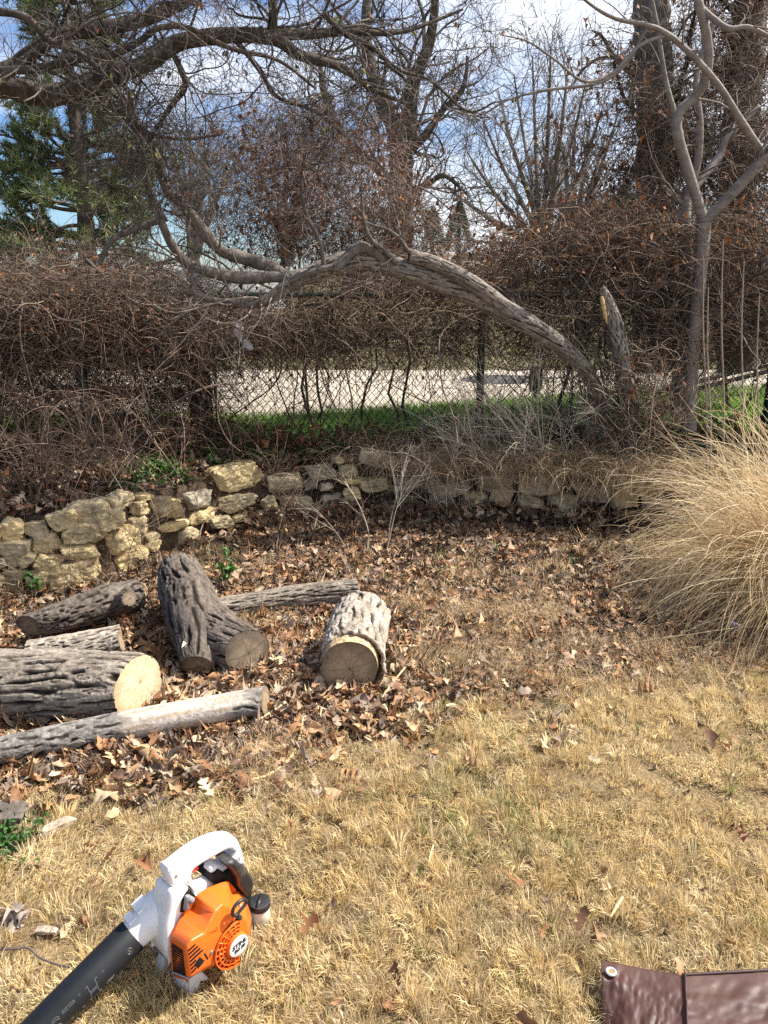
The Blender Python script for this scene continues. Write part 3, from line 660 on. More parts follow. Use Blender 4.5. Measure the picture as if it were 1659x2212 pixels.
def leaves_on(G_, P, M, size, cols, rg, spread=0.02, protos=SIM, hang=True):
    """M leaves at random spots of the shoots P"""
    i = rg.integers(0, P.shape[0], M); k = rg.integers(1, P.shape[1], M); pos = P[i, k] + rg.normal(size=(M, 3))*spread
    for q, pr in enumerate(protos):
        s_ = np.arange(M) % len(protos) == q
        m = s_.sum()
        if hang:
            down = nrm(np.stack([rg.normal(0, .45, m), rg.normal(0, .45, m), -np.ones(m)], -1)); y = frame_perp(down, rg); rot = np.stack([down, y, np.cross(down, y)], 1)
        else: rot = rand_rot(m, rg)
        scatter(G_, pr, pos[s_], rg.uniform(size[0], size[1], m), rot, pal(m, cols, rg, 0.3))
def tree_root(name, base, label, cat='tree', group=None): return thing(name, base, label, cat, group)
def part(G_, name, mat, root, **k):
    o = G_.build(name, mat, **k); rebase(o, root); return o
TW = [(0.10, 0.078, 0.062), (0.15, 0.12, 0.098), (0.07, 0.055, 0.045), (0.2, 0.165, 0.14)]
TWD = [(0.04, 0.032, 0.028), (0.065, 0.052, 0.045), (0.09, 0.072, 0.06)]

# A: the trunk that leans out of the hedge and sweeps left
ra = np.random.default_rng(41)
root = tree_root('leaning_tree', at(1310, 985, 5.2), 'grey tree trunk leaning far over the fence and sweeping up to the upper left')
mainA = limb([PA(1318, 990, 5.5), PA(1290, 850, 5.45), PA(1240, 772, 5.3), PA(1165, 715, 5.2), PA(1090, 672, 5.15), PA(1000, 628, 5.1), PA(900, 592, 5.0), PA(810, 566, 4.95), PA(740, 566, 4.9), PA(672, 592, 4.85), PA(628, 606, 4.8)], [0.044, 0.044, 0.048, 0.056, 0.066, 0.064, 0.057, 0.054, 0.053, 0.048, 0.044], 60)
A1 = limb([PA(640, 603, 4.8), PA(590, 640, 4.75), PA(552, 655, 4.7), PA(490, 655, 4.65), PA(435, 640, 4.6), PA(400, 628, 4.55)], [0.045, 0.036, 0.028, 0.02, 0.016, 0.01], 30)
A2 = limb([PA(650, 598, 4.8), PA(600, 598, 4.8), PA(520, 600, 4.75), PA(470, 592, 4.7), PA(410, 572, 4.65), PA(372, 530, 4.6), PA(345, 470, 4.55), PA(318, 390, 4.5), PA(300, 310, 4.45), PA(285, 225, 4.4), PA(255, 150, 4.3)], [0.036, 0.034, 0.032, 0.03, 0.027, 0.025, 0.023, 0.021, 0.018, 0.014, 0.008], 60)
A3 = limb([PA(625, 606, 4.8), PA(580, 575, 4.85), PA(520, 556, 4.85), PA(475, 540, 4.8), PA(430, 488, 4.75), PA(395, 440, 4.7), PA(360, 408, 4.7), PA(342, 350, 4.65), PA(320, 300, 4.6), PA(275, 235, 4.5), PA(230, 190, 4.4)], [0.042, 0.038, 0.036, 0.034, 0.032, 0.03, 0.027, 0.023, 0.019, 0.013, 0.008], 60)
A4 = limb([PA(1100, 675, 5.12), PA(1040, 625, 5.05), PA(985, 590, 5.0), PA(930, 565, 4.97), PA(884, 553, 4.95)], [0.05, 0.045, 0.042, 0.038, 0.036], 30)
A5 = limb([PA(905, 556, 4.95), PA(880, 540, 4.93), PA(862, 515, 4.9), PA(832, 494, 4.88), PA(790, 480, 4.85), PA(740, 440, 4.8)], [0.016, 0.014, 0.012, 0.010, 0.008, 0.005], 24)
A6 = limb([PA(860, 578, 4.95), PA(800, 540, 4.9), PA(772, 537, 4.87), PA(745, 560, 4.83), PA(728, 576, 4.8), PA(690, 582, 4.78), PA(640, 600, 4.74), PA(600, 622, 4.7)], [0.03, 0.034, 0.034, 0.03, 0.024, 0.02, 0.016, 0.008], 40)
A7 = limb([PA(860, 568, 4.9), PA(830, 540, 4.88), PA(800, 515, 4.85), PA(785, 470, 4.8), PA(780, 400, 4.78)], [0.018, 0.015, 0.012, 0.009, 0.005], 24)
A8 = limb([PA(700, 578, 4.82), PA(690, 520, 4.75), PA(665, 470, 4.7), PA(650, 400, 4.65), PA(660, 330, 4.6)], [0.012, 0.011, 0.01, 0.008, 0.005], 24)
A9 = limb([PA(360, 470, 4.6), PA(290, 495, 4.55), PA(240, 520, 4.5), PA(215, 570, 4.45)], [0.018, 0.017, 0.015, 0.012], 24)
LA = [mainA, A1, A2, A3, A4, A5, A6, A7, A8, A9]
PT_ = ((0.045, 0.037, 0.03), (0.14, 0.118, 0.1), (0.24, 0.21, 0.18))
log('x', mainA[0], list(mainA[1]*1.02), 171, PT_, amp=0.010, across=0.022, along=0.22, twist=0.9, parent=root, K=110, lump=0.09, part='trunk')
log('x', A4[0], list(A4[1]), 172, PT_, amp=0.007, across=0.018, along=0.2, twist=1.2, parent=root, K=80, lump=0.12, part='trunk')
G = Geo(); bark_tubes(G, LA[1:4] + LA[5:], 14, 0.12)
part(G, 'limbs', MT['bark_grey'], root)
def to_arr(limbs, n=24):
    return np.stack([catmull(C, n) for C, R in limbs]), np.stack([np.interp(np.linspace(0, 1, n), np.linspace(0, 1, len(R)), R) for C, R in limbs])
def crown(root, P0, R0, lv, rg, cols, name='crown', mat=None, extra=None):
    """lv = list of kwargs for kids(); every level's shoots are kept"""
    G_ = Geo(); last = None; Pp, Rp = P0, R0
    for q, kw in enumerate(lv):
        keep = kw.pop('add', None); sd = kw.pop('k', 3 if q else 5)
        Pn, Rn = kids(Pp, Rp, rg=rg, **kw)
        G_.tubes(Pn, Rn, sd, pal(len(Pn), cols, rg, 0.2)); Pp, Rp = Pn, Rn
    o = part(G_, name, mat or MT['veg'], root); return Pp
P0, R0 = to_arr([A1, A2, A3, A2, A3, A5, A8])
lastA = crown(root, P0, R0, [dict(per=8, Lr=(0.35, 1.0), ang=(0.5, 1.3), rr=0.42, n=14, wig=0.16, up=0.05, rmax=0.0065),
                     dict(per=7, Lr=(0.15, 0.55), ang=(0.5, 1.3), rr=0.5, n=9, wig=0.2, up=0.03, rmax=0.004),
                     dict(per=3.5, Lr=(0.06, 0.26), ang=(0.5, 1.3), rr=0.6, n=6, wig=0.25, rmin=0.0013)], ra, TW)
G = Geo()
Pv, Rv = kids(*to_arr([A1]), per=30, Lr=(0.4, 1.1), ang=(0.6, 1.4), rr=0.3, n=14, wig=0.12, rg=ra, up=-0.09, droop=-0.25, rmax=0.006)
G.tubes(Pv, Rv, 4, pal(len(Pv), [(0.30, 0.25, 0.2), (0.22, 0.18, 0.15)], ra))
part(G, 'drooping_shoots', MT['veg'], root)

# B: big limbs coming in over the top left, from a trunk outside the frame
rb = np.random.default_rng(77)
bx = (-3.6, 3.6, 0.0)
root = tree_root('overhanging_tree', bx, 'dark tree whose heavy crooked limbs and bare twigs hang across the upper left')
B0 = limb([(-3.6, 3.6, -0.1), (-3.5, 3.62, 0.8), (-3.25, 3.7, 1.6), (-2.9, 3.75, 2.15), PT(-120, 195, 3.8)], [0.17, 0.15, 0.13, 0.11, 0.075], 30)
B1 = limb([PT(-120, 195, 3.8), PT(0, 188, 3.85), PT(100, 206, 3.9), (PT(180, 188, 3.95)), PT(250, 160, 4.0), PT(310, 140, 4.05), PT(365, 102, 4.1), PT(410, 86, 4.12), PT(500, 76, 4.15), PT(590, 82, 4.2), PT(650, 120, 4.25), PT(735, 145, 4.3), PT(800, 190, 4.4), PT(880, 225, 4.5)], [0.05, 0.048, 0.05, 0.048, 0.043, 0.04, 0.037, 0.035, 0.034, 0.032, 0.026, 0.02, 0.014, 0.007], 70)
B2 = limb([PT(-120, 195, 3.8), PT(-30, 160, 3.7), PT(25, 145, 3.7), PT(90, 98, 3.75), PT(130, 75, 3.8), PT(230, 60, 3.85), PT(310, 42, 3.9), PT(380, 12, 3.95), PT(440, -40, 4.0)], [0.05, 0.036, 0.033, 0.03, 0.029, 0.028, 0.027, 0.025, 0.02], 50)
B3 = limb([PT(585, 80, 4.2), PT(590, 20, 4.15), PT(575, -60, 4.1)], [0.024, 0.022, 0.02], 20)
B4 = limb([PT(560, 78, 4.2), PT(680, 72, 4.3), PT(760, 66, 4.4), PT(830, 72, 4.5), PT(900, 60, 4.6), PT(1000, 20, 4.7)], [0.028, 0.024, 0.02, 0.015, 0.01, 0.006], 40)
B5 = limb([PT(-60, 150, 3.6), PT(60, 150, 3.62), PT(170, 128, 3.66), PT(240, 120, 3.7), PT(300, 90, 3.7), PT(345, 60, 3.7), PT(410, 62, 3.75), PT(500, 105, 3.8), PT(600, 130, 3.9), PT(680, 190, 4.0)], [0.016, 0.017, 0.016, 0.015, 0.014, 0.013, 0.012, 0.010, 0.008, 0.005], 50)
B6 = limb([PT(0, 25, 3.5), PT(60, 40, 3.5), PT(110, 90, 3.52), PT(180, 120, 3.55), PT(250, 190, 3.6), PT(300, 260, 3.65)], [0.016, 0.015, 0.014, 0.012, 0.009, 0.005], 30)
B7 = limb([PT(200, 190, 3.95), PT(240, 230, 4.0), PT(280, 260, 4.05), PT(330, 290, 4.1), PT(400, 300, 4.15), PT(480, 290, 4.2)], [0.015, 0.014, 0.012, 0.01, 0.008, 0.005], 30)
B8 = limb([PT(365, 100, 4.1), PT(400, 180, 4.2), PT(370, 230, 4.25), PT(330, 290, 4.3), PT(310, 340, 4.35)], [0.016, 0.014, 0.012, 0.01, 0.007], 30)
B9 = limb([PT(700, 30, 4.2), PT(740, 70, 4.25), PT(800, 100, 4.3), PT(860, 150, 4.35), PT(930, 175, 4.4), PT(1010, 240, 4.5), PT(1070, 220, 4.5)], [0.015, 0.014, 0.012, 0.01, 0.008, 0.006, 0.004], 36)
B10 = limb([PT(500, 76, 4.15), PT(560, 150, 4.2), PT(600, 210, 4.25), PT(680, 240, 4.3), PT(740, 290, 4.35)], [0.014, 0.012, 0.010, 0.008, 0.005], 30)
LB = [B0, B1, B2, B3, B4, B5, B6, B7, B8, B9, B10]
G = Geo(); bark_tubes(G, LB[:3], 20, 0.10); bark_tubes(G, LB[3:], 12, 0.12)
part(G, 'trunk', MT['bark_dark'], root)
P0, R0 = to_arr(LB[1:], 30)
lastB = crown(root, P0, R0, [dict(per=14, Lr=(0.4, 1.2), ang=(0.4, 1.35), rr=0.34, n=16, wig=0.17, up=0.0, rmax=0.0075, rmin=0.0026),
                     dict(per=6.5, Lr=(0.2, 0.65), ang=(0.5, 1.4), rr=0.5, n=11, wig=0.2, rmax=0.0034),
                     dict(per=7.0, Lr=(0.06, 0.3), ang=(0.5, 1.4), rr=0.6, n=6, wig=0.28, rmin=0.0014)], rb, TWD + [(0.13, 0.105, 0.09)])
G = Geo(); leaves_on(G, lastB, 260, (0.02, 0.04), [(0.05, 0.03, 0.02), (0.2, 0.09, 0.04), (0.22, 0.24, 0.06)], rb)
part(G, 'dead_leaves', MT['leaf'], root)

# C, D: the two smooth grey trunks on the right
rc = np.random.default_rng(52)
root = tree_root('forked_tree', at(1490, 880, 5.3), 'smooth grey slender trunk that forks into a wide Y beside the pale grass clump')
C0 = limb([PT(1488, 930, 5.3), PT(1490, 850, 5.3), PT(1497, 740, 5.3), PT(1508, 640, 5.3), PT(1517, 540, 5.3), PT(1521, 470, 5.3)], [0.052, 0.046, 0.044, 0.043, 0.042, 0.045], 40)
C1 = limb([PT(1521, 480, 5.3), PT(1502, 420, 5.28), PT(1480, 350, 5.25), PT(1464, 290, 5.2), PT(1466, 245, 5.2), PT(1500, 210, 5.2), PT(1524, 170, 5.15), PT(1530, 110, 5.1), PT(1518, 40, 5.05), PT(1490, -60, 5.0)], [0.036, 0.033, 0.032, 0.031, 0.030, 0.028, 0.028, 0.027, 0.025, 0.022], 60)
C2 = limb([PT(1521, 478, 5.3), PT(1570, 430, 5.25), PT(1625, 370, 5.2), PT(1680, 300, 5.15), PT(1740, 200, 5.1), PT(1770, 60, 5.0)], [0.036, 0.034, 0.032, 0.03, 0.026, 0.022], 40)
C3 = limb([PT(1650, 335, 5.18), PT(1600, 260, 5.1), PT(1560, 195, 5.05), PT(1510, 135, 5.0), PT(1450, 80, 4.95), PT(1400, 55, 4.9), PT(1330, 40, 4.85), PT(1270, 5, 4.8), PT(1200, -60, 4.75)], [0.025, 0.021, 0.019, 0.018, 0.016, 0.014, 0.011, 0.008, 0.005], 50)
C4 = limb([PT(1470, 290, 5.2), PT(1455, 240, 5.2), PT(1435, 160, 5.2), PT(1420, 60, 5.15), PT(1400, -40, 5.1)], [0.02, 0.018, 0.015, 0.012, 0.008], 30)
C5 = limb([PT(1440, 75, 4.95), PT(1380, 100, 4.9), PT(1320, 160, 4.9), PT(1260, 175, 4.85), PT(1200, 130, 4.8), PT(1140, 90, 4.8), PT(1080, 75, 4.75)], [0.011, 0.01, 0.009, 0.008, 0.006, 0.005, 0.003], 40)
C6 = limb([PT(1400, 55, 4.9), PT(1350, 140, 5.0), PT(1290, 180, 5.0), PT(1180, 195, 5.0), PT(1100, 215, 5.0), PT(1030, 250, 5.0), PT(960, 230, 5.0)], [0.011, 0.010, 0.009, 0.008, 0.006, 0.005, 0.003], 40)
C7 = limb([PT(1510, 15, 5.05), PT(1570, 60, 5.0), PT(1620, 60, 5.0), PT(1700, 100, 5.0)], [0.02, 0.016, 0.014, 0.01], 24)
LC = [C0, C1, C2, C3, C4, C5, C6, C7]
G = Geo(); bark_tubes(G, LC[:3], 20, 0.04); bark_tubes(G, LC[3:], 12, 0.06); part(G, 'trunk', MT['bark_smooth'], root)
P0, R0 = to_arr([C1, C2, C3, C4, C5, C6, C7])
crown(root, P0, R0, [dict(per=4.5, Lr=(0.3, 1.0), ang=(0.4, 1.1), rr=0.35, n=14, wig=0.12, up=0.03, rmax=0.008, t0=0.4),
                     dict(per=3, Lr=(0.15, 0.5), ang=(0.4, 1.1), rr=0.5, n=9, wig=0.16, rmax=0.004),
                     dict(per=2.0, Lr=(0.06, 0.22), ang=(0.5, 1.2), rr=0.6, n=6, wig=0.2)], rc, TW)
root = tree_root('slim_tree', at(1468, 800, 5.5), 'slimmer grey trunk standing close behind the forked Y trunk')
D0 = limb([PT(1462, 900, 5.55), PT(1467, 770, 5.55), PT(1478, 660, 5.55), PT(1484, 560, 5.55), PT(1478, 480, 5.55), PT(1482, 420, 5.55)], [0.046, 0.044, 0.042, 0.041, 0.04, 0.036], 40)
D1 = limb([PT(1482, 425, 5.55), PT(1520, 380, 5.6), PT(1555, 335, 5.65), PT(1570, 300, 5.65), PT(1640, 230, 5.7)], [0.03, 0.028, 0.026, 0.022, 0.014], 30)
D2 = limb([PT(1482, 425, 5.55), PT(1505, 360, 5.55), PT(1512, 270, 5.5), PT(1505, 160, 5.5), PT(1545, 40, 5.45)], [0.026, 0.025, 0.022, 0.018, 0.014], 30)
D3 = limb([PT(1480, 445, 5.55), PT(1450, 420, 5.5), PT(1430, 400, 5.45)], [0.02, 0.018, 0.012], 14)
G = Geo(); bark_tubes(G, [D0, D1, D2, D3], 16, 0.05); part(G, 'trunk', MT['bark_smooth'], root)
crown(root, *to_arr([D1, D2, D3]), [dict(per=8, Lr=(0.3, 0.9), ang=(0.4, 1.1), rr=0.35, n=12, wig=0.14, rmax=0.008), dict(per=4, Lr=(0.15, 0.45), ang=(0.4, 1.1), rr=0.5, n=8, wig=0.18)], rc, TW)

# E: vine-covered big trunks behind the fence on the right
re = np.random.default_rng(63)
for (pts, rad, lab, ns) in (([PT(1412, 800, 7.2), PT(1412, 500, 7.2), PT(1418, 250, 7.2), PT(1408, 60, 7.2), PT(1402, -120, 7.2)], [0.19, 0.17, 0.155, 0.145, 0.135], 'thick upright tree trunk furred with dead vines behind the forked Y trunk', 900),
                            ([PT(1590, 800, 7.0), PT(1590, 500, 7.0), PT(1602, 250, 7.0), PT(1618, 60, 7.0), PT(1630, -120, 7.0)], [0.16, 0.15, 0.14, 0.13, 0.12], 'thick vine wrapped tree trunk near the right edge', 900)):
    root = tree_root('vine_covered_tree', pts[0], lab, group=None)
    tr = limb(pts, rad, 60); G = Geo(); bark_tubes(G, [tr], 22, 0.1); part(G, 'trunk', MT['bark_grey'], root)
    P0, R0 = to_arr([tr], 40)
    br = kids(P0, R0, per=15, Lr=(0.6, 1.7), ang=(0.7, 1.3), rr=0.22, n=18, wig=0.14, rg=re, t0=0.2, t1=0.9, up=0.0, rmax=0.03)
    G = Geo(); G.tubes(*br, 6, pal(len(br[0]), TWD, re)); part(G, 'limbs', MT['veg'], root)
    G = Geo()
    v1 = kids(P0, R0, per=ns*0.55, Lr=(0.3, 1.0), ang=(0.3, 1.5), rr=0.03, n=11, wig=0.35, rg=re, t0=0.0, droop=0.25, rmax=0.005, rmin=0.003)
    v2 = kids(*br, per=ns/16, Lr=(0.2, 0.9), ang=(0.4, 1.5), rr=0.3, n=11, wig=0.35, rg=re, droop=0.35, rmax=0.0045, rmin=0.0022)
    v3 = kids(v2[0], v2[1], per=1.6, Lr=(0.1, 0.4), ang=(0.5, 1.4), rr=0.7, n=7, wig=0.35, rg=re, droop=0.2)
    for v in (v1, v2, v3): G.tubes(*v, 3, pal(len(v[0]), [(0.16, 0.11, 0.078), (0.23, 0.17, 0.125), (0.10, 0.07, 0.05), (0.30, 0.23, 0.17)], re))
    part(G, 'vine', MT['veg'], root)
    G = Geo(); leaves_on(G, np.concatenate([v1[0], v2[0]]), 420, (0.03, 0.06), RUST, re); part(G, 'dead_leaves', MT['leaf'], root)

# F: tall dark bare tree across the drive
rf = np.random.default_rng(88)
def bare_tree(name, label, limbs, lv, rg, cols, mat, k=12, group=None, cat='tree'):
    root = tree_root(name, limbs[0][0][0], label, cat, group)
    G_ = Geo(); bark_tubes(G_, limbs, k, 0.08); part(G_, 'trunk', mat, root)
    lst = crown(root, *to_arr(limbs), lv, rg, cols); return root, lst
F0 = limb([PT(862, 640, 14), PT(862, 500, 14), PT(866, 390, 14), PT(868, 335, 14)], [0.28, 0.23, 0.20, 0.2], 24)
F1 = limb([PT(868, 345, 14), PT(885, 260, 14), PT(892, 180, 13.8), PT(925, 100, 13.6), PT(940, 0, 13.4), PT(930, -120, 13.2)], [0.15, 0.13, 0.11, 0.09, 0.06, 0.04], 30)
F2 = limb([PT(868, 345, 14), PT(850, 270, 14), PT(825, 210, 14), PT(800, 140, 14.2), PT(790, 50, 14.4), PT(800, -80, 14.5)], [0.17, 0.15, 0.13, 0.11, 0.08, 0.04], 30)
F3 = limb([PT(880, 330, 14), PT(920, 290, 13.8), PT(955, 240, 13.6), PT(1000, 190, 13.5), PT(1010, 120, 13.4)], [0.08, 0.07, 0.05, 0.04, 0.02], 24)
F4 = limb([PT(855, 400, 14), PT(800, 350, 13.8), PT(740, 290, 13.6), PT(700, 200, 13.4), PT(690, 110, 13.4)], [0.09, 0.08, 0.06, 0.05, 0.03], 24)
F5 = limb([PT(862, 420, 14), PT(920, 400, 13.8), PT(960, 380, 13.6), PT(1010, 420, 13.5)], [0.06, 0.05, 0.04, 0.02], 24)
bare_tree('bare_tree', 'tall dark bare tree with a stout forked trunk on the far side of the drive', [F0, F1, F2, F3, F4, F5],
    [dict(per=13, Lr=(0.9, 2.6), ang=(0.4, 1.2), rr=0.35, n=16, wig=0.16, up=0.02, rmax=0.035, t0=0.1), dict(per=7, Lr=(0.5, 1.4), ang=(0.4, 1.2), rr=0.5, n=10, wig=0.2, rmax=0.014, rmin=0.006), dict(per=3.0, Lr=(0.2, 0.7), ang=(0.4, 1.2), rr=0.6, n=7, wig=0.22, rmin=0.0045)], rf, TWD, MT['bark_dark'], 14)
# G: fan-shaped bare tree in the middle distance
rg_ = np.random.default_rng(19)
lg = []
for k, (xe, ye) in enumerate([(1010, 330), (1040, 250), (1075, 190), (1110, 160), (1150, 120), (1190, 100), (1230, 120), (1265, 180), (1300, 240), (1000, 430), (960, 400), (1340, 330)]):
    b = (1178 + rg_.normal()*8, 540); 
    lg.append(limb([PT(*b, 18), PT(b[0] + (xe - b[0])*0.30, 540 + (ye - 540)*0.27, 18 + rg_.normal()*0.4), PT(b[0] + (xe - b[0])*0.68, 540 + (ye - 540)*0.62, 18 + rg_.normal()), PT(xe, ye, 18 + rg_.normal()*1.5)], [0.075, 0.06, 0.04, 0.012], 24))
bare_tree('bare_tree', 'pale bare tree fanning out in many thin upright stems against the white sky', lg,
    [dict(per=9, Lr=(0.8, 2.2), ang=(0.25, 0.75), rr=0.45, n=14, wig=0.07, up=0.05, rmax=0.022, t0=0.2), dict(per=5, Lr=(0.4, 1.3), ang=(0.25, 0.8), rr=0.5, n=9, wig=0.09, up=0.04, rmax=0.011, rmin=0.006), dict(per=2.5, Lr=(0.2, 0.7), ang=(0.3, 0.8), rr=0.6, n=6, wig=0.1, up=0.03, rmin=0.005)], rg_, [(0.16, 0.13, 0.11), (0.12, 0.095, 0.08), (0.2, 0.165, 0.14)], MT['bark_grey'], 8)
# far filler trees along the skyline
for (px, h, Yd, lab) in ((1240, 330, 26, 'hazy bare tree far behind the fan-shaped tree'), (420, 330, 24, 'bare far tree showing between the pine and the dark forked tree'), (620, 300, 30, 'bare far tree standing behind the rusty overgrown shrub')):
    lg = []
    for k in range(7):
        xe = px + rg_.normal()*70; lg.append(limb([PT(px + rg_.normal()*6, 575, Yd), PT(px + (xe - px)*0.3, 575 - h*0.35, Yd), PT(xe, 575 - h*rg_.uniform(0.7, 1.0), Yd + rg_.normal())], [0.13, 0.09, 0.02], 20))
    bare_tree('bare_tree', lab, lg, [dict(per=9, Lr=(0.9, 2.8), ang=(0.3, 0.9), rr=0.45, n=12, wig=0.1, up=0.04, rmax=0.03, t0=0.2), dict(per=5, Lr=(0.5, 1.6), ang=(0.3, 0.9), rr=0.5, n=8, wig=0.12, up=0.03, rmin=0.009, rmax=0.014), dict(per=2.2, Lr=(0.3, 0.9), ang=(0.3, 0.9), rr=0.6, n=5, wig=0.12, rmin=0.008)], rg_, [(0.15, 0.125, 0.11), (0.11, 0.09, 0.08)], MT['bark_grey'], 8)

# H: pine on the left
rh = np.random.default_rng(29)
root = tree_root('pine_tree', PT(190, 700, 12.5), 'big green pine with flat layered boughs at the left', 'tree')
tr = limb([PT(188, 720, 12.5), PT(190, 600, 12.5), PT(185, 480, 12.5), PT(170, 330, 12.5), PT(150, 150, 12.5), PT(140, -60, 12.5)], [0.16, 0.145, 0.12, 0.1, 0.07, 0.03], 40)
G = Geo(); bark_tubes(G, [tr], 14, 0.08)
P0, R0 = to_arr([tr], 40)
t_b = []
pts_b, dir_b, len_b = [], [], []
for k in range(95):
    t = rh.choice([.2,.26,.32,.38,.45,.52,.58,.65,.72,.8,.88,.95]) + rh.normal()*0.008; i = int(min(t, .99)*39); p = P0[0, i]; a = rh.uniform(0, 2*math.pi)
    pts_b.append(p); dir_b.append((math.cos(a), math.sin(a)*0.8, rh.uniform(-0.05, 0.3))); len_b.append(rh.uniform(1.0, 2.0)*(1.2 - 0.75*t))
Pb = walk(np.array(pts_b), nrm(np.array(dir_b)), np.array(len_b), 16, 0.06, -0.005, rh)
G.tubes(Pb, 0.035*np.linspace(1, 0.3, 16)[None], 5)
part(G, 'trunk', MT['bark_dark'], root)
br2 = kids(Pb, np.full(Pb.shape[:2], 0.02), per=13, Lr=(0.25, 0.75), ang=(0.5, 1.0), rr=0.5, n=7, wig=0.06, rg=rh, t0=0.3, up=0.04)
G = Geo(); G.tubes(*br2, 3, (0.06, 0.05, 0.04))
# needle tufts: bursts of thin blades round the shoots
M = 70000; i = rh.integers(0, len(br2[0]), M); k = rh.integers(1, 6, M); p = br2[0][i, k]; T = nrm(br2[0][i, k + 1] - br2[0][i, k])
d = nrm(T*0.8 + rh.normal(size=(M, 3))*0.6 + np.array([0, 0, 0.25])); Ln = rh.uniform(0.09, 0.18, M)
side = frame_perp(d, rh)*0.008
V = np.stack([p - side, p + side, p + d*Ln[:, None]], 1).reshape(-1, 3)
cc = pal(M, [(0.05, 0.08, 0.03), (0.09, 0.12, 0.045), (0.14, 0.17, 0.06), (0.2, 0.22, 0.085)], rh)
G.add(V, [np.arange(M*3).reshape(-1, 3)], np.repeat(cc, 3, 0)); part(G, 'crown', MT['green'], root)
# small evergreens on the skyline and the juniper on the right
def evergreen(name, label, px, pyb, pyt, wpx, Yd, M, cols, conical=True):
    b = PT(px, pyb, Yd); t = PT(px, pyt, Yd); hgt = t[2] - b[2]; wid = wpx/FP*Yd*1.0
    root = tree_root(name, (b[0], b[1], b[2] - 0.3), label, 'tree')
    G_ = Geo(); G_.tubes(np.array([[b - [0, 0, 0.6], b + [0, 0, hgt*0.4], t - [0, 0, 0.1]]]), np.array([[0.09, 0.06, 0.01]]), 8); part(G_, 'trunk', MT['bark_dark'], root)
    u = rh.random(M)**0.8; prof = (np.sin(np.clip(u*1.0 + 0.12, 0, 1)*math.pi)**0.7) if not conical else np.clip(1.25*(1 - u)**0.75*np.clip(u*6 + 0.45, 0, 1), 0, 1)
    a = rh.uniform(0, 2*math.pi, M); lum = 0.72 + 0.4*vn(np.cos(a)*2 + px, np.sin(a)*2, u*7, 4) + rh.normal(size=M)*0.05
    r = wid/2*prof*lum*rh.uniform(0.35, 1, M)**0.4
    p = b + np.stack([np.cos(a)*r, np.sin(a)*r, u*hgt], 1)
    d = nrm(np.stack([np.cos(a)*0.6, np.sin(a)*0.6, 0.9 + 0*a], 1) + rh.normal(size=(M, 3))*0.45)
    s_ = frame_perp(d, rh)*wid*0.013; Ln = (wid*rh.uniform(0.05, 0.13, M))[:, None]
    V_ = np.stack([p - s_, p + s_, p + d*Ln], 1).reshape(-1, 3); G_ = Geo()
    G_.add(V_, [np.arange(M*3).reshape(-1, 3)], np.repeat(pal(M, cols, rh, 0.3), 3, 0)); part(G_, 'crown', MT['green'], root)
EV = [(0.03, 0.045, 0.018), (0.05, 0.065, 0.022), (0.08, 0.09, 0.03), (0.1, 0.085, 0.035)]
evergreen('conifer', 'small pointed evergreen standing alone on the skyline left of the fan-shaped tree', 990, 545, 437, 58, 30, 5000, EV)
evergreen('conifer', 'dark evergreen close beside the small pointed one, half hidden by bare twigs', 934, 545, 448, 50, 31, 4500, EV[:3])
evergreen('juniper', 'rounded green juniper showing behind the brown vines on the right', 1335, 545, 412, 150, 9.5, 9000, [(0.04, 0.085, 0.024), (0.065, 0.12, 0.03), (0.1, 0.15, 0.04)], False)

# ------------------------------------------------------------------ dead vines over the fence
rv = np.random.default_rng(101)
VC = [(0.13, 0.085, 0.058), (0.19, 0.13, 0.092), (0.085, 0.056, 0.04), (0.28, 0.21, 0.155), (0.05, 0.036, 0.028)]
def vtop(x): return np.interp(x, [-5, -3, -1.45, -1.2, -0.6, -0.2, 0.3, 0.8, 1.4, 2.2, 5], [1.62, 1.55, 1.52, 1.40, 1.40, 1.62, 1.68, 1.78, 1.98, 2.0, 2.1])
def vine_field(M, xr, zlo, zhi, ysd, Lr, r, droop, n=12, wig=0.22, yo=0.0, dirz=0.6, zpow=1.0):
    x = rv.uniform(xr[0], xr[1], M); zt_ = vtop(x) if zhi is None else zhi + 0*x
    z = zlo + (zt_ - zlo)*rv.random(M)**zpow
    y = fenceY(x) + yo + rv.normal(size=M)*ysd*(0.5 + 0.9*sm(0.6, 1.5, z))
    d = nrm(np.stack([rv.normal(size=M), rv.normal(size=M)*0.5, rv.normal(size=M)*dirz], 1))
    P = walk(np.stack([x, y, z], 1), d, rv.uniform(Lr[0], Lr[1], M), n, wig, 0.0, rv, droop, 0.6)
    top = vtop(P[..., 0]) + 0.10*vn(P[..., 0]*4, P[..., 1]*4, 0, 6); P[..., 2] = np.where(P[..., 2] > top, top + (P[..., 2] - top)*0.3, P[..., 2])
    P[..., 2] = np.maximum(P[..., 2], 0.36)
    R = rv.uniform(r[0], r[1], M)[:, None]*np.linspace(1, 0.6, n)[None]
    return P, R
root = thing('vine_hedge', (0, 5.5, 0.38), 'hedge of dead brown vines smothering the top of the chain link fence', 'hedge')
G = Geo()
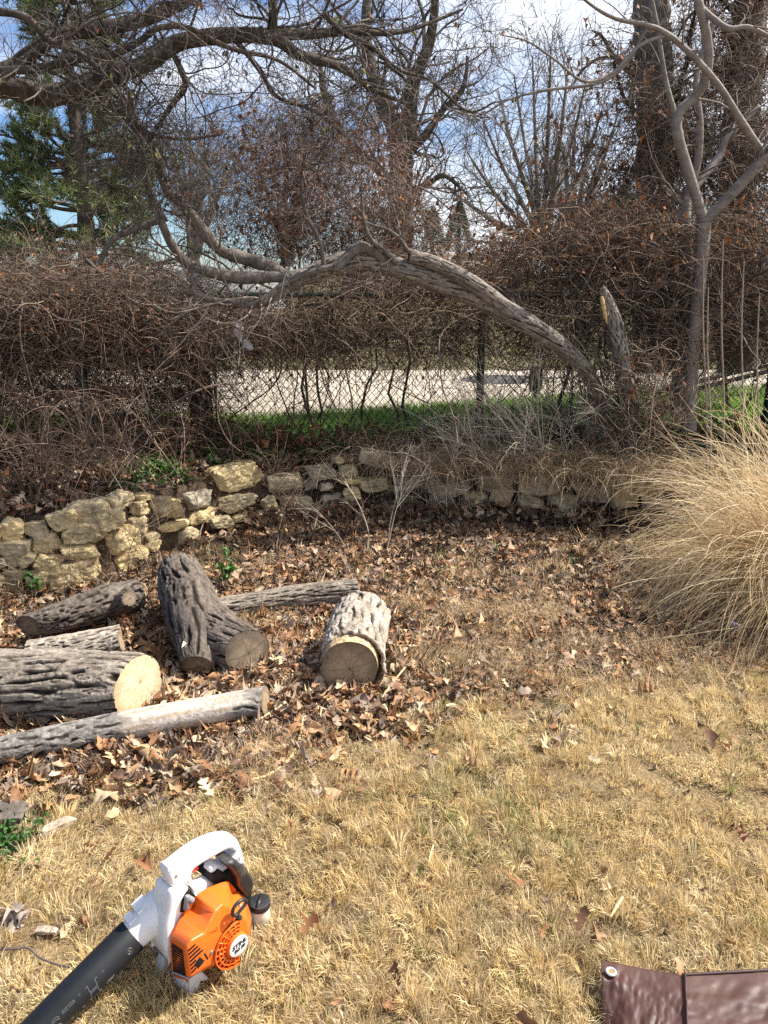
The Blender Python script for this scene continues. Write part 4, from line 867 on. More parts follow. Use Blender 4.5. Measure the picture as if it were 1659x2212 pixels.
fields = [vine_field(15500, (-4.6, 4.6), 1.03, None, 0.15, (0.15, 0.6), (0.0010, 0.0026), 0.15, n=9, wig=0.17),
          vine_field(4200, (-4.6, 4.6), 1.05, None, 0.10, (0.2, 0.7), (0.0012, 0.0028), 0.2, n=9, yo=0.15),
          vine_field(10500, (-4.6, -1.15), 0.40, None, 0.16, (0.2, 0.7), (0.0010, 0.0026), 0.1, n=9),
          vine_field(2200, (1.1, 4.6), 0.95, 1.6, 0.2, (0.2, 0.7), (0.0010, 0.0026), 0.1, n=9),
          vine_field(420, (-1.2, 4.6), 0.40, 1.1, 0.05, (0.3, 0.8), (0.0012, 0.0028), 0.1, n=9, wig=0.18, dirz=1.3),
          vine_field(170, (-4.6, 4.6), 1.05, None, 0.15, (0.8, 1.8), (0.004, 0.008), 0.2, n=18, wig=0.14)]
for q, (P, R) in enumerate(fields): G.tubes(P, R, 3 if q < 5 else 5, pal(len(P), VC if q < 5 else [(0.09, 0.065, 0.05), (0.14, 0.105, 0.08), (0.06, 0.045, 0.035)], rv, 0.25)*(0.55 + 0.9*fbm(P[:, 0, 0]*1.6, P[:, 0, 2]*2.5, 0, 33, 2))[:, None])
# stems rising from the ground through the wire
M = 44; x = rv.uniform(-4.5, 4.5, M); P = walk(np.stack([x, fenceY(x) + rv.normal(size=M)*0.08, 0*x + 0.36], 1), nrm(np.stack([rv.normal(size=M)*0.25, rv.normal(size=M)*0.05, 1 + 0*x], 1)), rv.uniform(0.7, 1.3, M), 16, 0.12, 0.06, rv)
G.tubes(P, rv.uniform(0.003, 0.0075, M)[:, None]*np.linspace(1, 0.6, 16)[None], 5, pal(M, VC[:3], rv))
part(G, 'vines', MT['veg'], root)
G = Geo()
allP = np.concatenate([f[0] for f in fields[:4]])
leaves_on(G, allP, 4200, (0.018, 0.042), RUST, rv)
m = allP[(allP[:, 0, 0] > 0.3) & (allP[:, 0, 2] > 1.55)]; leaves_on(G, m, 1300, (0.025, 0.055), [(0.30, 0.125, 0.045), (0.24, 0.09, 0.035), (0.28, 0.15, 0.07)], rv)
m = allP[(allP[:, 0, 0] < -1.0) & (allP[:, 0, 2] > 1.25)]; leaves_on(G, m, 900, (0.025, 0.055), RUST, rv)
part(G, 'dead_leaves', MT['leaf'], root)

# brush round the foot of the leaning trunk
# overgrown rusty shrub rising behind the hedge
def tangle(name, label, ctr, rad, M, L_, r, cols, nl, lsz, rg, cat='shrub', droop=0.15, stems=3):
    root = thing(name, (ctr[0], ctr[1], 0.38), label, cat)
    G_ = Geo(); ctr = np.array(ctr, float)
    b = np.stack([ctr[0] + rg.normal(size=stems)*0.2, ctr[1] + rg.normal(size=stems)*0.2, np.full(stems, 0.36)], 1)
    tgt = ctr + (rg.random((stems, 3)) - 0.5)*np.array(rad)*1.3
    s_ = np.stack([b + (tgt - b)*t + np.array([0, 0, 0.15])*math.sin(t*3.1) for t in np.linspace(0, 1, 12)], 1) + rg.normal(size=(stems, 12, 3))*0.03
    G_.tubes(s_, np.linspace(0.012, 0.006, 12)[None]*np.ones((stems, 1)), 7, (0.08, 0.06, 0.048)); part(G_, 'stems', MT['veg'], root)
    q = nrm(rg.normal(size=(M, 3)))*(rg.random(M)**0.45)[:, None]; p = ctr + q*np.array(rad)*(0.75 + 0.5*vn(q[:, 0]*2.5 + ctr[0], q[:, 1]*2.5, q[:, 2]*2.5, 8))[:, None]
    d = nrm(rg.normal(size=(M, 3)) + q*0.8)
    P = walk(p, d, rg.uniform(L_[0], L_[1], M), 10, 0.28, 0.0, rg, droop)
    G_ = Geo(); G_.tubes(P, rg.uniform(r[0], r[1], M)[:, None]*np.linspace(1, 0.6, 10)[None], 3, pal(M, cols, rg, 0.25)); part(G_, 'crown', MT['veg'], root)
    if nl: G_ = Geo(); leaves_on(G_, P, nl, lsz, RUST, rg); part(G_, 'dead_leaves', MT['leaf'], root)
tangle('overgrown_shrub', 'dense rusty brown shrub of tangled twigs filling the middle behind the leaning trunk', at(660, 420, 6.1), (0.82, 0.4, 0.62), 3000, (0.2, 0.6), (0.0012, 0.0028), [(0.17, 0.11, 0.085), (0.25, 0.175, 0.14), (0.12, 0.075, 0.06), (0.32, 0.24, 0.195)], 900, (0.03, 0.065), rv)
tangle('overgrown_shrub', 'brown twiggy shrub behind the hedge under the dark forked tree', at(840, 500, 6.3), (0.58, 0.35, 0.30), 750, (0.2, 0.6), (0.0013, 0.0028), VC, 160, (0.03, 0.065), rv)
tangle('overgrown_shrub', 'low bank of rust leaved vines heaped behind the hedge on the right', at(1290, 545, 5.85), (0.9, 0.3, 0.22), 2000, (0.2, 0.6), (0.0012, 0.0028), VC, 1000, (0.03, 0.065), rv)
tangle('overgrown_shrub', 'tall curtain of brown vines hanging among the trunks at the right edge', at(1600, 400, 6.4), (0.75, 0.4, 1.0), 2600, (0.3, 0.8), (0.0014, 0.003), VC, 420, (0.03, 0.06), rv, droop=0.5)
tangle('overgrown_shrub', 'thin brown vine tangle climbing into the sky above the juniper', at(1330, 330, 6.6), (0.55, 0.4, 0.7), 480, (0.3, 0.9), (0.0014, 0.003), VC, 260, (0.035, 0.065), rv)
tangle('overgrown_shrub', 'brown vine tangle draped on the fence beneath the pine', at(150, 640, 5.9), (1.1, 0.35, 0.3), 2600, (0.2, 0.6), (0.0012, 0.0028), VC, 500, (0.025, 0.055), rv)

tangle('brush', 'brown twiggy brush crowding the foot of the leaning trunk and the broken snag', at(1375, 860, 5.0), (0.34, 0.16, 0.32), 480, (0.15, 0.5), (0.0011, 0.0026), VC + PALE[:2] if 'PALE' in globals() else VC + [(0.42, 0.34, 0.26)], 120, (0.025, 0.05), rv, droop=-0.1)
# ------------------------------------------------------------------ brambles, bare shrubs, stalks
def whips(name, label, base, M, Lr, lean, r, cols, rg, sub=4, cat='shrub', group=None, spread=0.25, wig=0.05, droop=0.1, n=14):
    root = thing(name, base, label, cat, group); base = np.array(base)
    p = base + np.stack([rg.normal(size=M)*spread, rg.normal(size=M)*spread*0.4, 0*np.arange(M)], 1); p[:, 2] = gz(p[:, 0], p[:, 1]) - 0.01
    d = nrm(np.stack([rg.normal(size=M)*0.35 + lean[0], rg.normal(size=M)*0.25 + lean[1], 1 + 0.2*rg.normal(size=M)], 1))
    P = walk(p, d, rg.uniform(Lr[0], Lr[1], M), n, wig, 0.0, rg, droop); R = rg.uniform(r[0], r[1], M)[:, None]*np.linspace(1, 0.5, n)[None]
    G_ = Geo(); G_.tubes(P, R, 4, pal(M, cols, rg, 0.2))
    if sub:
        v = kids(P, R, per=sub*1.3, Lr=(0.1, 0.5), ang=(0.25, 0.7), rr=0.65, n=8, wig=wig, rg=rg, t0=0.3); v2 = kids(*v, per=1.6, Lr=(0.05, 0.22), ang=(0.3, 0.8), rr=0.7, n=5, wig=wig, rg=rg, rmin=0.0009)
        G_.tubes(*v, 3, pal(len(v[0]), cols, rg, 0.2)); G_.tubes(*v2, 3, pal(len(v2[0]), cols, rg, 0.2))
    part(G_, 'stems', MT['veg'], root)
    return P
PALE = [(0.60, 0.52, 0.41), (0.52, 0.44, 0.34), (0.66, 0.58, 0.47), (0.40, 0.33, 0.25)]
BRB = [(0.20, 0.12, 0.08), (0.28, 0.19, 0.135), (0.14, 0.085, 0.058), (0.35, 0.26, 0.19)]
rw = np.random.default_rng(202)
SH = [(1210, 1120, 14, (0.5, 1.1), (-0.75, -0.05), 'lowest pale bare shrub leaning far left across the shaded rocks'), (1060, 1000, 20, (0.3, 0.7), (-0.2, -0.05), 'thin pale stems standing on the wall top under the fence post'),
      (1330, 1110, 14, (0.5, 1.1), (-0.35, -0.1), 'pale bare shrub nearest the grass clump in front of the wall'), (1125, 1105, 18, (0.5, 1.05), (-0.65, -0.1), 'pale bare shrub leaning left in front of the shaded wall'),
      (1290, 1090, 20, (0.5, 1.15), (-0.3, -0.1), 'largest pale bare shrub spraying up in front of the leaning trunk base'),
      (1250, 960, 22, (0.5, 0.9), (-0.1, 0.05), 'tangled pale twigs rising on the raised bed below the broken snag'),
      (1320, 970, 26, (0.45, 0.85), (-0.1, -0.15), 'dense thicket of pale twigs burying the bases of the snag and leaning trunk'),
      (1385, 960, 18, (0.5, 0.9), (0.05, 0.0), 'pale twiggy bush at the foot of the forked Y trunk'),
      (985, 1120, 20, (0.35, 0.8), (-0.4, -0.1), 'sparse pale stems crossing the middle of the stone wall'),
      (785, 1185, 4, (0.35, 0.7), (0.0, -0.1), 'few lone thin stems standing up in the leaf bed behind the logs'),
      (1180, 1010, 14, (0.5, 0.95), (-0.45, 0.0), 'pale stems arching left from the top of the shaded wall')]
for (px, py, M, Lr, lean, lab) in SH:
    b = gnd(px, py, 0.36 if py < 1050 else 0.0); b[2] = float(gz(b[0], b[1]))
    whips('bare_shrub', lab, b, M, Lr, lean, (0.0019, 0.0038), PALE, rw, 5, group='bare shrubs along the wall', spread=0.13, wig=0.035)
BR = [(30, 1075, 26, 'brown bramble thicket at the left edge above the stone wall'), (130, 1060, 26, 'brown brambles rising behind the low left end of the wall'), (235, 1050, 24, 'brown brambles in front of the thick leaning green post'),
      (330, 1040, 20, 'brown bramble stems behind the leftmost rocks of the wall top'), (90, 1000, 30, 'dark brambles crowding the fence at the left edge'), (420, 1005, 14, 'bramble canes arching beside the large pale boulder'), (560, 985, 8, 'bramble canes behind the large pale boulder')]
for (px, py, M, lab) in BR:
    b = gnd(px, py, 0.35); b[2] = float(gz(b[0], b[1]))
    whips('bramble', lab, b, M, (0.35, 0.95), (0.0, -0.15), (0.0018, 0.0045), BRB, rw, 4, group='brambles along the fence', spread=0.17, wig=0.09, droop=0.25)
for (px, py, M, lab) in [(205, 1260, 7, 'thin red brown canes growing against the low end of the wall'), (70, 1290, 5, 'sparse canes at the foot of the wall by the left edge'), (330, 1250, 5, 'short canes between the wall and the forked log'), (610, 1150, 9, 'brown canes at the corner where the wall turns into shade')]:
    b = gnd(px, py, 0.0); whips('bramble', lab, b, M, (0.25, 0.6), (0.1, 0.0), (0.0014, 0.003), BRB, rw, 4, group='brambles along the fence', spread=0.1, wig=0.07, droop=0.15)
# tall dry weed stalks beside the grass clump
for k, (px0, px1, py1, lab) in enumerate([(1526, 1520, 560, 'leftmost tall thin dry weed stalk by the forked Y trunk'), (1533, 1530, 620, 'thin dry weed stalk touching the leftmost one'), (1560, 1562, 520, 'tall grey weed stalk third from the left above the grass clump'), (1600, 1607, 560, 'tall weed stalk fourth from the left above the grass clump'), (1634, 1640, 640, 'rightmost tall dry weed stalk above the grass clump')]):
    b = gnd(px0, 1060, 0.36); root = thing('weed_stalk', b, lab, 'plant', 'tall dry weed stalks')
    t = at(px1, py1, b[1] - 0.05); C, Rr = limb([b, b + (t - b)*0.35 + [0.008, 0, 0], b + (t - b)*0.7 + [-0.008, 0, 0], t], [0.0065, 0.0055, 0.0045, 0.003], 24)
    G = Geo(); G.tubes(C[None], Rr[None], 7, (0.26, 0.21, 0.165)); v = kids(C[None], Rr[None], per=7, Lr=(0.05, 0.2), ang=(0.3, 0.7), rr=0.4, n=6, wig=0.06, rg=rw, t0=0.55)
    G.tubes(*v, 3, (0.24, 0.19, 0.15)); part(G, 'stem', MT['veg'], root)
# broken snag
root = thing('tree_snag', at(1345, 800, 5.12), 'broken grey dead stump pointing up with a torn yellow edge', 'tree stump')
log('x', [at(1362, 965, 5.2), at(1350, 840, 5.12), at(1338, 745, 5.1), at(1325, 690, 5.08), at(1310, 645, 5.06), at(1301, 620, 5.05)], [0.05, 0.05, 0.05, 0.047, 0.033, 0.012], 71, ((0.05, 0.042, 0.036), (0.17, 0.145, 0.125), (0.28, 0.25, 0.22)), amp=0.008, across=0.02, along=0.12, parent=root, K=70, lump=0.15)
G = Geo(); pts = catmull([at(1299, 640, 5.02), at(1304, 665, 5.02), at(1311, 700, 5.03)], 10); G.tubes(pts[None], np.array([[0.008, 0.012, 0.014, 0.014, 0.014, 0.013, 0.012, 0.010, 0.007, 0.003]]), 7, (0.5, 0.36, 0.17)); part(G, 'torn_wood', MT['veg'], root)
# cut dead limb leaning on the left part of the hedge
root = thing('cut_branch', at(300, 740, 5.3), 'dark dead branch leaning through the left vines with a bright freshly cut end', 'branch')
G = Geo(); bark_tubes(G, [limb([at(185, 560, 5.2), at(225, 600, 5.25), at(285, 670, 5.3), at(340, 760, 5.3), at(430, 850, 5.35)], [0.012, 0.018, 0.024, 0.026, 0.028], 30), limb([at(300, 690, 5.22), at(286, 698, 5.16), at(276, 704, 5.12)], [0.022, 0.022, 0.021], 12), limb([at(250, 560, 5.2), at(262, 590, 5.22), at(275, 640, 5.25), at(290, 680, 5.28)], [0.008, 0.010, 0.013, 0.014], 16)], 12, 0.08); part(G, 'limb', MT['bark_dark'], root)
G = Geo(); c = at(275.5, 704.5, 5.115); dd = nrm(at(276, 704, 5.12) - at(286, 698, 5.16)); G.tubes(np.array([[c - dd*0.002, c + dd*0.003]]), 0.0205, 12, (0.62, 0.45, 0.16), cap=True); part(G, 'cut_end', MT['veg'], root)
G = Geo()
vv = kids(*to_arr([limb([at(185, 560, 5.2), at(225, 600, 5.25), at(285, 670, 5.3), at(340, 760, 5.3)], [0.01, 0.015, 0.02, 0.02], 20)]), per=22, Lr=(0.2, 0.6), ang=(0.5, 1.2), rr=0.3, n=9, wig=0.2, rg=rw); G.tubes(*vv, 4, pal(len(vv[0]), TWD, rw)); part(G, 'twigs', MT['veg'], root)

# ------------------------------------------------------------------ dormant lawn
rgs = np.random.default_rng(303)
STRAW = np.array([(0.66, 0.50, 0.245), (0.74, 0.585, 0.31), (0.57, 0.425, 0.215), (0.77, 0.64, 0.39), (0.42, 0.33, 0.21), (0.34, 0.255, 0.15), (0.58, 0.49, 0.34)])
GREENB = np.array([(0.13, 0.20, 0.045), (0.18, 0.24, 0.06), (0.24, 0.27, 0.09)])
def blades(G_, x, y, h, w, col, lean, la, z=None, curl=1.0):
    M = len(x); z = gz(x, y) if z is None else z
    b = np.stack([x, y, z - 0.003], 1); l = np.stack([np.cos(la), np.sin(la), 0*la], 1)*lean[:, None]
    m = b + (np.array([0, 0, 1.0]) + l*0.45)*(h*0.55)[:, None]
    t = b + nrm(np.array([0, 0, 1.0]) + l*1.0*curl)*h[:, None]
    a = rgs.uniform(0, math.pi, M); s_ = np.stack([np.cos(a), np.sin(a), 0*a], 1)*(w*0.5)[:, None]
    V = np.stack([b - s_, b + s_, m + s_*0.75, m - s_*0.75, t], 1)
    o = np.arange(M)[:, None]*5
    G_.add(V.reshape(-1, 3), [o + np.array([[0, 1, 2, 3]]), o + np.array([[3, 2, 4]])], np.repeat(col, 5, 0))
def in_frame(x, y, m=0.45):
    return np.abs(x) < (0.55*y + 0.28 + m)
def sample(n, y0, y1, dens_pow=1.0):
    y = y0 + (y1 - y0)*rgs.random(n)**dens_pow; x = rgs.uniform(-1, 1, n)*(0.55*y1 + 0.7); k = in_frame(x, y); return x[k], y[k]
def lawn_blades(G_, x, y, hs=1.0):
    M = len(x)
    tuft = fbm(x*9, y*9, 0, 51, 3); big = fbm(x*2.2, y*2.2, 0, 52, 3)
    h = (0.018 + 0.055*sm(0.38, 0.72, tuft))*rgs.uniform(0.6, 1.25, M)*(0.8 + 0.5*big)*hs
    la = 2*math.pi*vn(x*2.6, y*2.6, 0, 54)*1.6 + rgs.normal(0, 0.8, M) - 1.2
    lean = np.abs(rgs.normal(0.75, 0.55, M)) + 0.9*(vn(x*5, y*5, 0, 55) > 0.62)
    c = STRAW[rgs.integers(0, len(STRAW), M)]*rgs.uniform(0.8, 1.15, (M, 1))
    warm = fbm(x*3.3, y*3.3, 0, 57, 2)[:, None]; c = c*(0.75 + 0.5*warm)*(0.8 + 0.4*tuft[:, None])*np.array([1.0, 1.0, 1.0])
    gm = sm(0.60, 0.78, fbm(x*2.7, y*2.7, 0, 58, 3))*0.16 + 0.03
    gi = rgs.random(M) < gm; c[gi] = GREENB[rgs.integers(0, 3, gi.sum())]*rgs.uniform(0.8, 1.2, (gi.sum(), 1))
    blades(G_, x, y, h, rgs.uniform(0.0016, 0.0032, M)*(0.8 + 0.15*y), c, lean, la)
BL_O = None
def blower_free(x, y): return np.ones_like(x, bool)
G = Geo()
x, y = sample(760000, 0.95, 4.0, 1.15)
k = rgs.random(len(x)) < lawn_mask(x, y)*np.clip(2.0/np.maximum(y, 1.2), 0.5, 1.0)*(0.7 + 0.3*sm(0.3, 0.5, fbm(x*4.5, y*4.5, 0, 59, 3))); lawn_blades(G, x[k], y[k], 0.62)
# tussocks: little fountains of longer blades
x, y = sample(17000, 0.95, 4.0, 1.1); k = rgs.random(len(x)) < lawn_mask(x, y)*(0.25 + 0.75*sm(0.38, 0.6, fbm(x*3.5, y*3.5, 0, 61, 3))); x, y = x[k], y[k]
nb = 34; M = len(x)*nb; r_t = np.repeat(rgs.uniform(0.012, 0.035, len(x)), nb); ac = np.repeat(rgs.uniform(0, 6.28, len(x)), nb); a = rgs.uniform(0, 6.28, M); rr_ = r_t*rgs.random(M)**0.5
tx, ty = np.repeat(x, nb) + np.cos(a)*rr_, np.repeat(y, nb) + np.sin(a)*rr_
hh_ = np.repeat(rgs.uniform(0.035, 0.07, len(x)), nb)*rgs.uniform(0.6, 1.15, M)
vx, vy = np.cos(a)*0.75 + 0.55*np.cos(ac), np.sin(a)*0.75 + 0.55*np.sin(ac)
cc = np.repeat(STRAW[rgs.integers(0, 5, len(x))]*rgs.uniform(0.9, 1.15, (len(x), 1)), nb, 0)*rgs.uniform(0.8, 1.2, (M, 1)); gr = np.repeat(rgs.random(len(x)) < 0.02 + 0.14*sm(0.6, 0.75, fbm(x*2.7, y*2.7, 0, 58, 3)), nb)*(rgs.random(M) < 0.6) > 0; cc[gr] = GREENB[rgs.integers(0, 3, gr.sum())]
blades(G, tx, ty, hh_, rgs.uniform(0.0014, 0.0028, M)*(0.8 + 0.15*ty), cc, np.hypot(vx, vy)*rgs.uniform(0.6, 1.3, M), np.arctan2(vy, vx))
# thinner grass straying into the leaf bed
x, y = sample(130000, 2.3, 4.7); k = rgs.random(len(x)) < (1 - lawn_mask(x, y))*sm(0.50, 0.68, fbm(x*2.0 + 4, y*2.0, 0, 60, 3) + 0.10*sm(-0.5, 1.0, x))*(y < wallY(x) - 0.25)*0.8
lawn_blades(G, x[k], y[k], 1.05)
o = G.build('lawn_grass', MT['blade']); tag(o, 'dry straw coloured lawn grass with a few green patches', 'grass', kind='stuff')
# soft bleached tufts in the leaf bed
G = Geo()
for (px, py, rr, n) in [(1150, 1330, 0.22, 1500), (880, 1310, 0.16, 700), (1060, 1395, 0.16, 800), (1080, 1450, 0.2, 900), (1000, 1260, 0.12, 350), (1240, 1400, 0.14, 400), (940, 1420, 0.16, 500), (1130, 1440, 0.12, 350), (640, 1690, 0.2, 700), (560, 1640, 0.15, 400), (1330, 1480, 0.2, 500), (1200, 1240, 0.12, 260), (1020, 1330, 0.14, 450), (1490, 1450, 0.25, 700), (1620, 1440, 0.2, 600), (1400, 1400, 0.14, 350)]:
    c = gnd(px, py); x = c[0] + rgs.normal(size=n)*rr*0.6; y = c[1] + rgs.normal(size=n)*rr*0.5
    M = n; la = rgs.uniform(0, 6.28) + rgs.normal(0, 0.9, M)
    blades(G, x, y, rgs.uniform(0.05, 0.13, M), rgs.uniform(0.0014, 0.0024, M), pal(M, [(0.52, 0.38, 0.22), (0.6, 0.46, 0.29), (0.42, 0.31, 0.19)], rgs), np.abs(rgs.normal(1.4, 0.6, M)), la)
o = G.build('dead_grass_tufts', MT['blade']); tag(o, 'wispy bleached tufts of dead grass lying among the fallen leaves', 'grass', kind='stuff')
# lush strip across the fence
G = Geo(); n = 110000; x = rgs.uniform(-4.5, 4.8, n); y = rgs.uniform(5.6, 8.4, n)
c = pal(n, [(0.20, 0.40, 0.06), (0.26, 0.45, 0.08), (0.15, 0.30, 0.05), (0.32, 0.44, 0.12), (0.3, 0.3, 0.13)], rgs)
k = y < 6.66 + np.clip(x + 0.95, 0, 4)*0.42; x, y, c = x[k], y[k], c[k]; M = len(x)
blades(G, x, y, rgs.uniform(0.05, 0.12, M), rgs.uniform(0.004, 0.007, M), c, np.abs(rgs.normal(0.4, 0.3, M)), rgs.uniform(0, 6.28, M))
o = G.build('green_grass', MT['blade']); tag(o, 'fresh green grass strip between the fence and the pale drive', 'grass', kind='stuff')

# ------------------------------------------------------------------ fallen oak leaves
rll = np.random.default_rng(404)
LC_ = [(0.37, 0.215, 0.115), (0.46, 0.30, 0.165), (0.27, 0.135, 0.065), (0.19, 0.095, 0.05), (0.50, 0.38, 0.245), (0.12, 0.07, 0.045), (0.32, 0.25, 0.19), (0.31, 0.165, 0.075), (0.22, 0.16, 0.12)]
LDK = [(0.16, 0.11, 0.075), (0.22, 0.15, 0.10), (0.12, 0.078, 0.052), (0.30, 0.21, 0.135), (0.36, 0.27, 0.185), (0.10, 0.065, 0.045)]
logs_xy = []
def litter(G_, x, y, size, cols, flat=0.55, zj=0.03, protos=OAK):
    M = len(x); z = gz(x, y) + rll.random(M)**1.6*zj + 0.004
    for q, pr in enumerate(protos):
        s_ = np.arange(M) % len(protos) == q; m = s_.sum()
        if not m: continue
        rot = rand_rot(m, rll, flat); sg = np.where(rll.random(m) < 0.4, -1.0, 1.0); rot = rot.copy(); rot[:, 2] *= sg[:, None]; rot[:, 1] *= sg[:, None]
        sz = rll.uniform(size[0], size[1], m); pos = np.stack([x[s_], y[s_], z[s_] + sz*0.10], 1)
        scatter(G_, pr, pos, sz, rot, pal(m, cols, rll, 0.3))
G = Geo()
n = 42000; x = rll.uniform(-3.0, 3.0, n); y = rll.uniform(2.0, 5.0, n)
wy = wallY(x); inb = (y < wy + 0.02)*(np.abs(x) < 0.55*y + 0.6)
dn = (1 - lawn_mask(x, y))*(0.35 + 0.65*sm(0.35, 0.6, fbm(x*2.5, y*2.5, 0, 70, 3)))*np.clip(1.25 - 0.22*np.abs(x + 0.6), 0.45, 1)
k = inb*(rll.random(n) < dn) > 0; x, y = x[k], y[k]
near = rll.random(len(x)) < sm(3.9, 3.0, y + 0.25*np.clip(x, 0, 3))*0.9
litter(G, x[near], y[near], (0.026, 0.066), LC_, 0.62, 0.035); litter(G, x[~near], y[~near], (0.035, 0.075), LDK + LC_[:4], 0.55, 0.03)
# crumbs and broken bits between them
n = 42000; x = rll.uniform(-3, 3, n); y = rll.uniform(2.0, 5.0, n); k = (rll.random(n) < (1 - lawn_mask(x, y)))*(y < wallY(x))*(np.abs(x) < 0.55*y + 0.6) > 0
litter(G, x[k], y[k], (0.008, 0.032), LDK + LC_, 0.9, 0.016, SIM)
# drifted up in front of and between the logs
for (px, py, sx_, sy_, n) in [(150, 1600, 0.35, 0.10, 520), (60, 1570, 0.25, 0.08, 320), (420, 1590, 0.3, 0.12, 420), (600, 1430, 0.16, 0.16, 320), (660, 1380, 0.14, 0.14, 240), (360, 1540, 0.15, 0.08, 240), (60, 1660, 0.35, 0.12, 420), (330, 1660, 0.35, 0.10, 420), (700, 1530, 0.2, 0.12, 240), (340, 1370, 0.16, 0.12, 240), (120, 1380, 0.14, 0.06, 120), (460, 1560, 0.1, 0.05, 120), (850, 1420, 0.14, 0.2, 240)]:
    c = gnd(px, py); x = c[0] + rll.normal(size=n)*sx_; y = c[1] + rll.normal(size=n)*sy_; litter(G, x, y, (0.035, 0.078), LC_, 0.7, 0.05)
# on the raised bed, along the fence and on the wall top
n = 5200; x = rll.uniform(-3.6, 3.6, n); y = wallY(x) + rll.uniform(0.05, 1.1, n); k = y < fenceY(x) + 0.15; litter(G, x[k], y[k], (0.04, 0.085), LDK + [(0.24, 0.10, 0.045), (0.17, 0.07, 0.035)], 0.7, 0.07)
n = 1500; x = rll.uniform(-1.4, 3.8, n); y = fenceY(x) + rll.normal(size=n)*0.08; litter(G, x, y, (0.05, 0.09), [(0.24, 0.10, 0.045), (0.17, 0.07, 0.035), (0.12, 0.06, 0.035)], 1.0, 0.20)
n = 3600; x = rll.uniform(-0.9, 2.9, n); y = wallY(x) + rll.normal(0.0, 0.09, n); litter(G, x, y, (0.03, 0.07), LDK + [(0.24, 0.12, 0.06)], 0.8, 0.13)
# strays on the lawn
n = 460; x = rll.uniform(-2, 2, n); y = rll.uniform(1.1, 3.4, n); k = rll.random(n) < lawn_mask(x, y)*(0.4 + 0.6*(x < 0.1)); litter(G, x[k], y[k], (0.03, 0.075), [(0.26, 0.12, 0.055), (0.34, 0.18, 0.09), (0.18, 0.09, 0.05), (0.45, 0.33, 0.2)], 0.8, 0.035)
n = 500; x = rll.uniform(-2, 2, n); y = rll.uniform(1.1, 3.4, n); k = rll.random(n) < lawn_mask(x, y); litter(G, x[k], y[k], (0.015, 0.035), LDK + [(0.3, 0.15, 0.08)], 0.9, 0.03, SIM)
o = G.build('leaf_litter', MT['leaf']); tag(o, 'curled brown oak leaves covering the bed around the logs', 'leaves', kind='stuff')
# dark green ground cover on the raised bed
G = Geo(); n = 5200; x = rll.uniform(-1.6, 2.6, n); y = wallY(x) + rll.uniform(0.25, 0.95, n); k = fbm(x*2.4, y*2.4, 0, 80, 3) > 0.47
x, y = x[k], y[k]; M = len(x); P_ = np.stack([x, y, gz(x, y) + rll.random(M)*0.10], 1)
for q, pr in enumerate(SIM): s_ = np.arange(M) % 6 == q; scatter(G, pr, P_[s_], rll.uniform(0.02, 0.045, s_.sum()), rand_rot(s_.sum(), rll, 0.6), pal(s_.sum(), [(0.03, 0.075, 0.018), (0.05, 0.12, 0.025), (0.09, 0.18, 0.04)], rll))
for (px, py, n) in [(345, 1030, 330), (300, 1020, 160), (450, 985, 240), (1310, 1010, 90)]:
    c = gnd(px, py, 0.37); p = c + rll.normal(size=(n, 3))*np.array([0.09, 0.07, 0.03]); p[:, 2] = gz(p[:, 0], p[:, 1]) + rll.random(n)*0.09
    scatter(G, SIM[1], p, rll.uniform(0.02, 0.05, n), rand_rot(n, rll, 0.7), pal(n, [(0.07, 0.17, 0.03), (0.12, 0.25, 0.05)], rll))
o = G.build('ground_ivy', MT['green']); tag(o, 'low dark green ivy creeping on the raised bed behind the wall', 'ground cover', kind='stuff')
# dead grass and thatch hanging over the wall top
G = Geo(); n = 7000; x = rgs.uniform(-1.0, 2.9, n); y = wallY(x) + rgs.normal(0.10, 0.11, n); k = (fbm(x*3, y*3, 0, 66, 2) > 0.42)*(rgs.random(n) < sm(-0.9, 0.4, x)); x, y = x[k > 0], y[k > 0]; M = len(x)
z = np.maximum(gz(x, y + 0.15), 0.33) + rgs.random(M)*0.05
P = walk(np.stack([x, y, z], 1), nrm(np.stack([rgs.normal(size=M)*0.7, -0.6 + 0.5*rgs.normal(size=M), 0.5 + 0.5*rgs.random(M)], 1)), rgs.uniform(0.14, 0.46, M), 8, 0.12, 0.0, rgs, 0.55)
G.ribbons(P, rgs.uniform(0.001, 0.002, M)[:, None]*np.linspace(1, 0.4, 8)[None], pal(M, [(0.45, 0.34, 0.21), (0.32, 0.235, 0.15), (0.22, 0.15, 0.1), (0.55, 0.43, 0.28)], rgs), rgs)
o = G.build('dry_thatch', MT['blade']); tag(o, 'dry brown thatch of dead grass hanging over the shaded wall top', 'grass', kind='stuff')
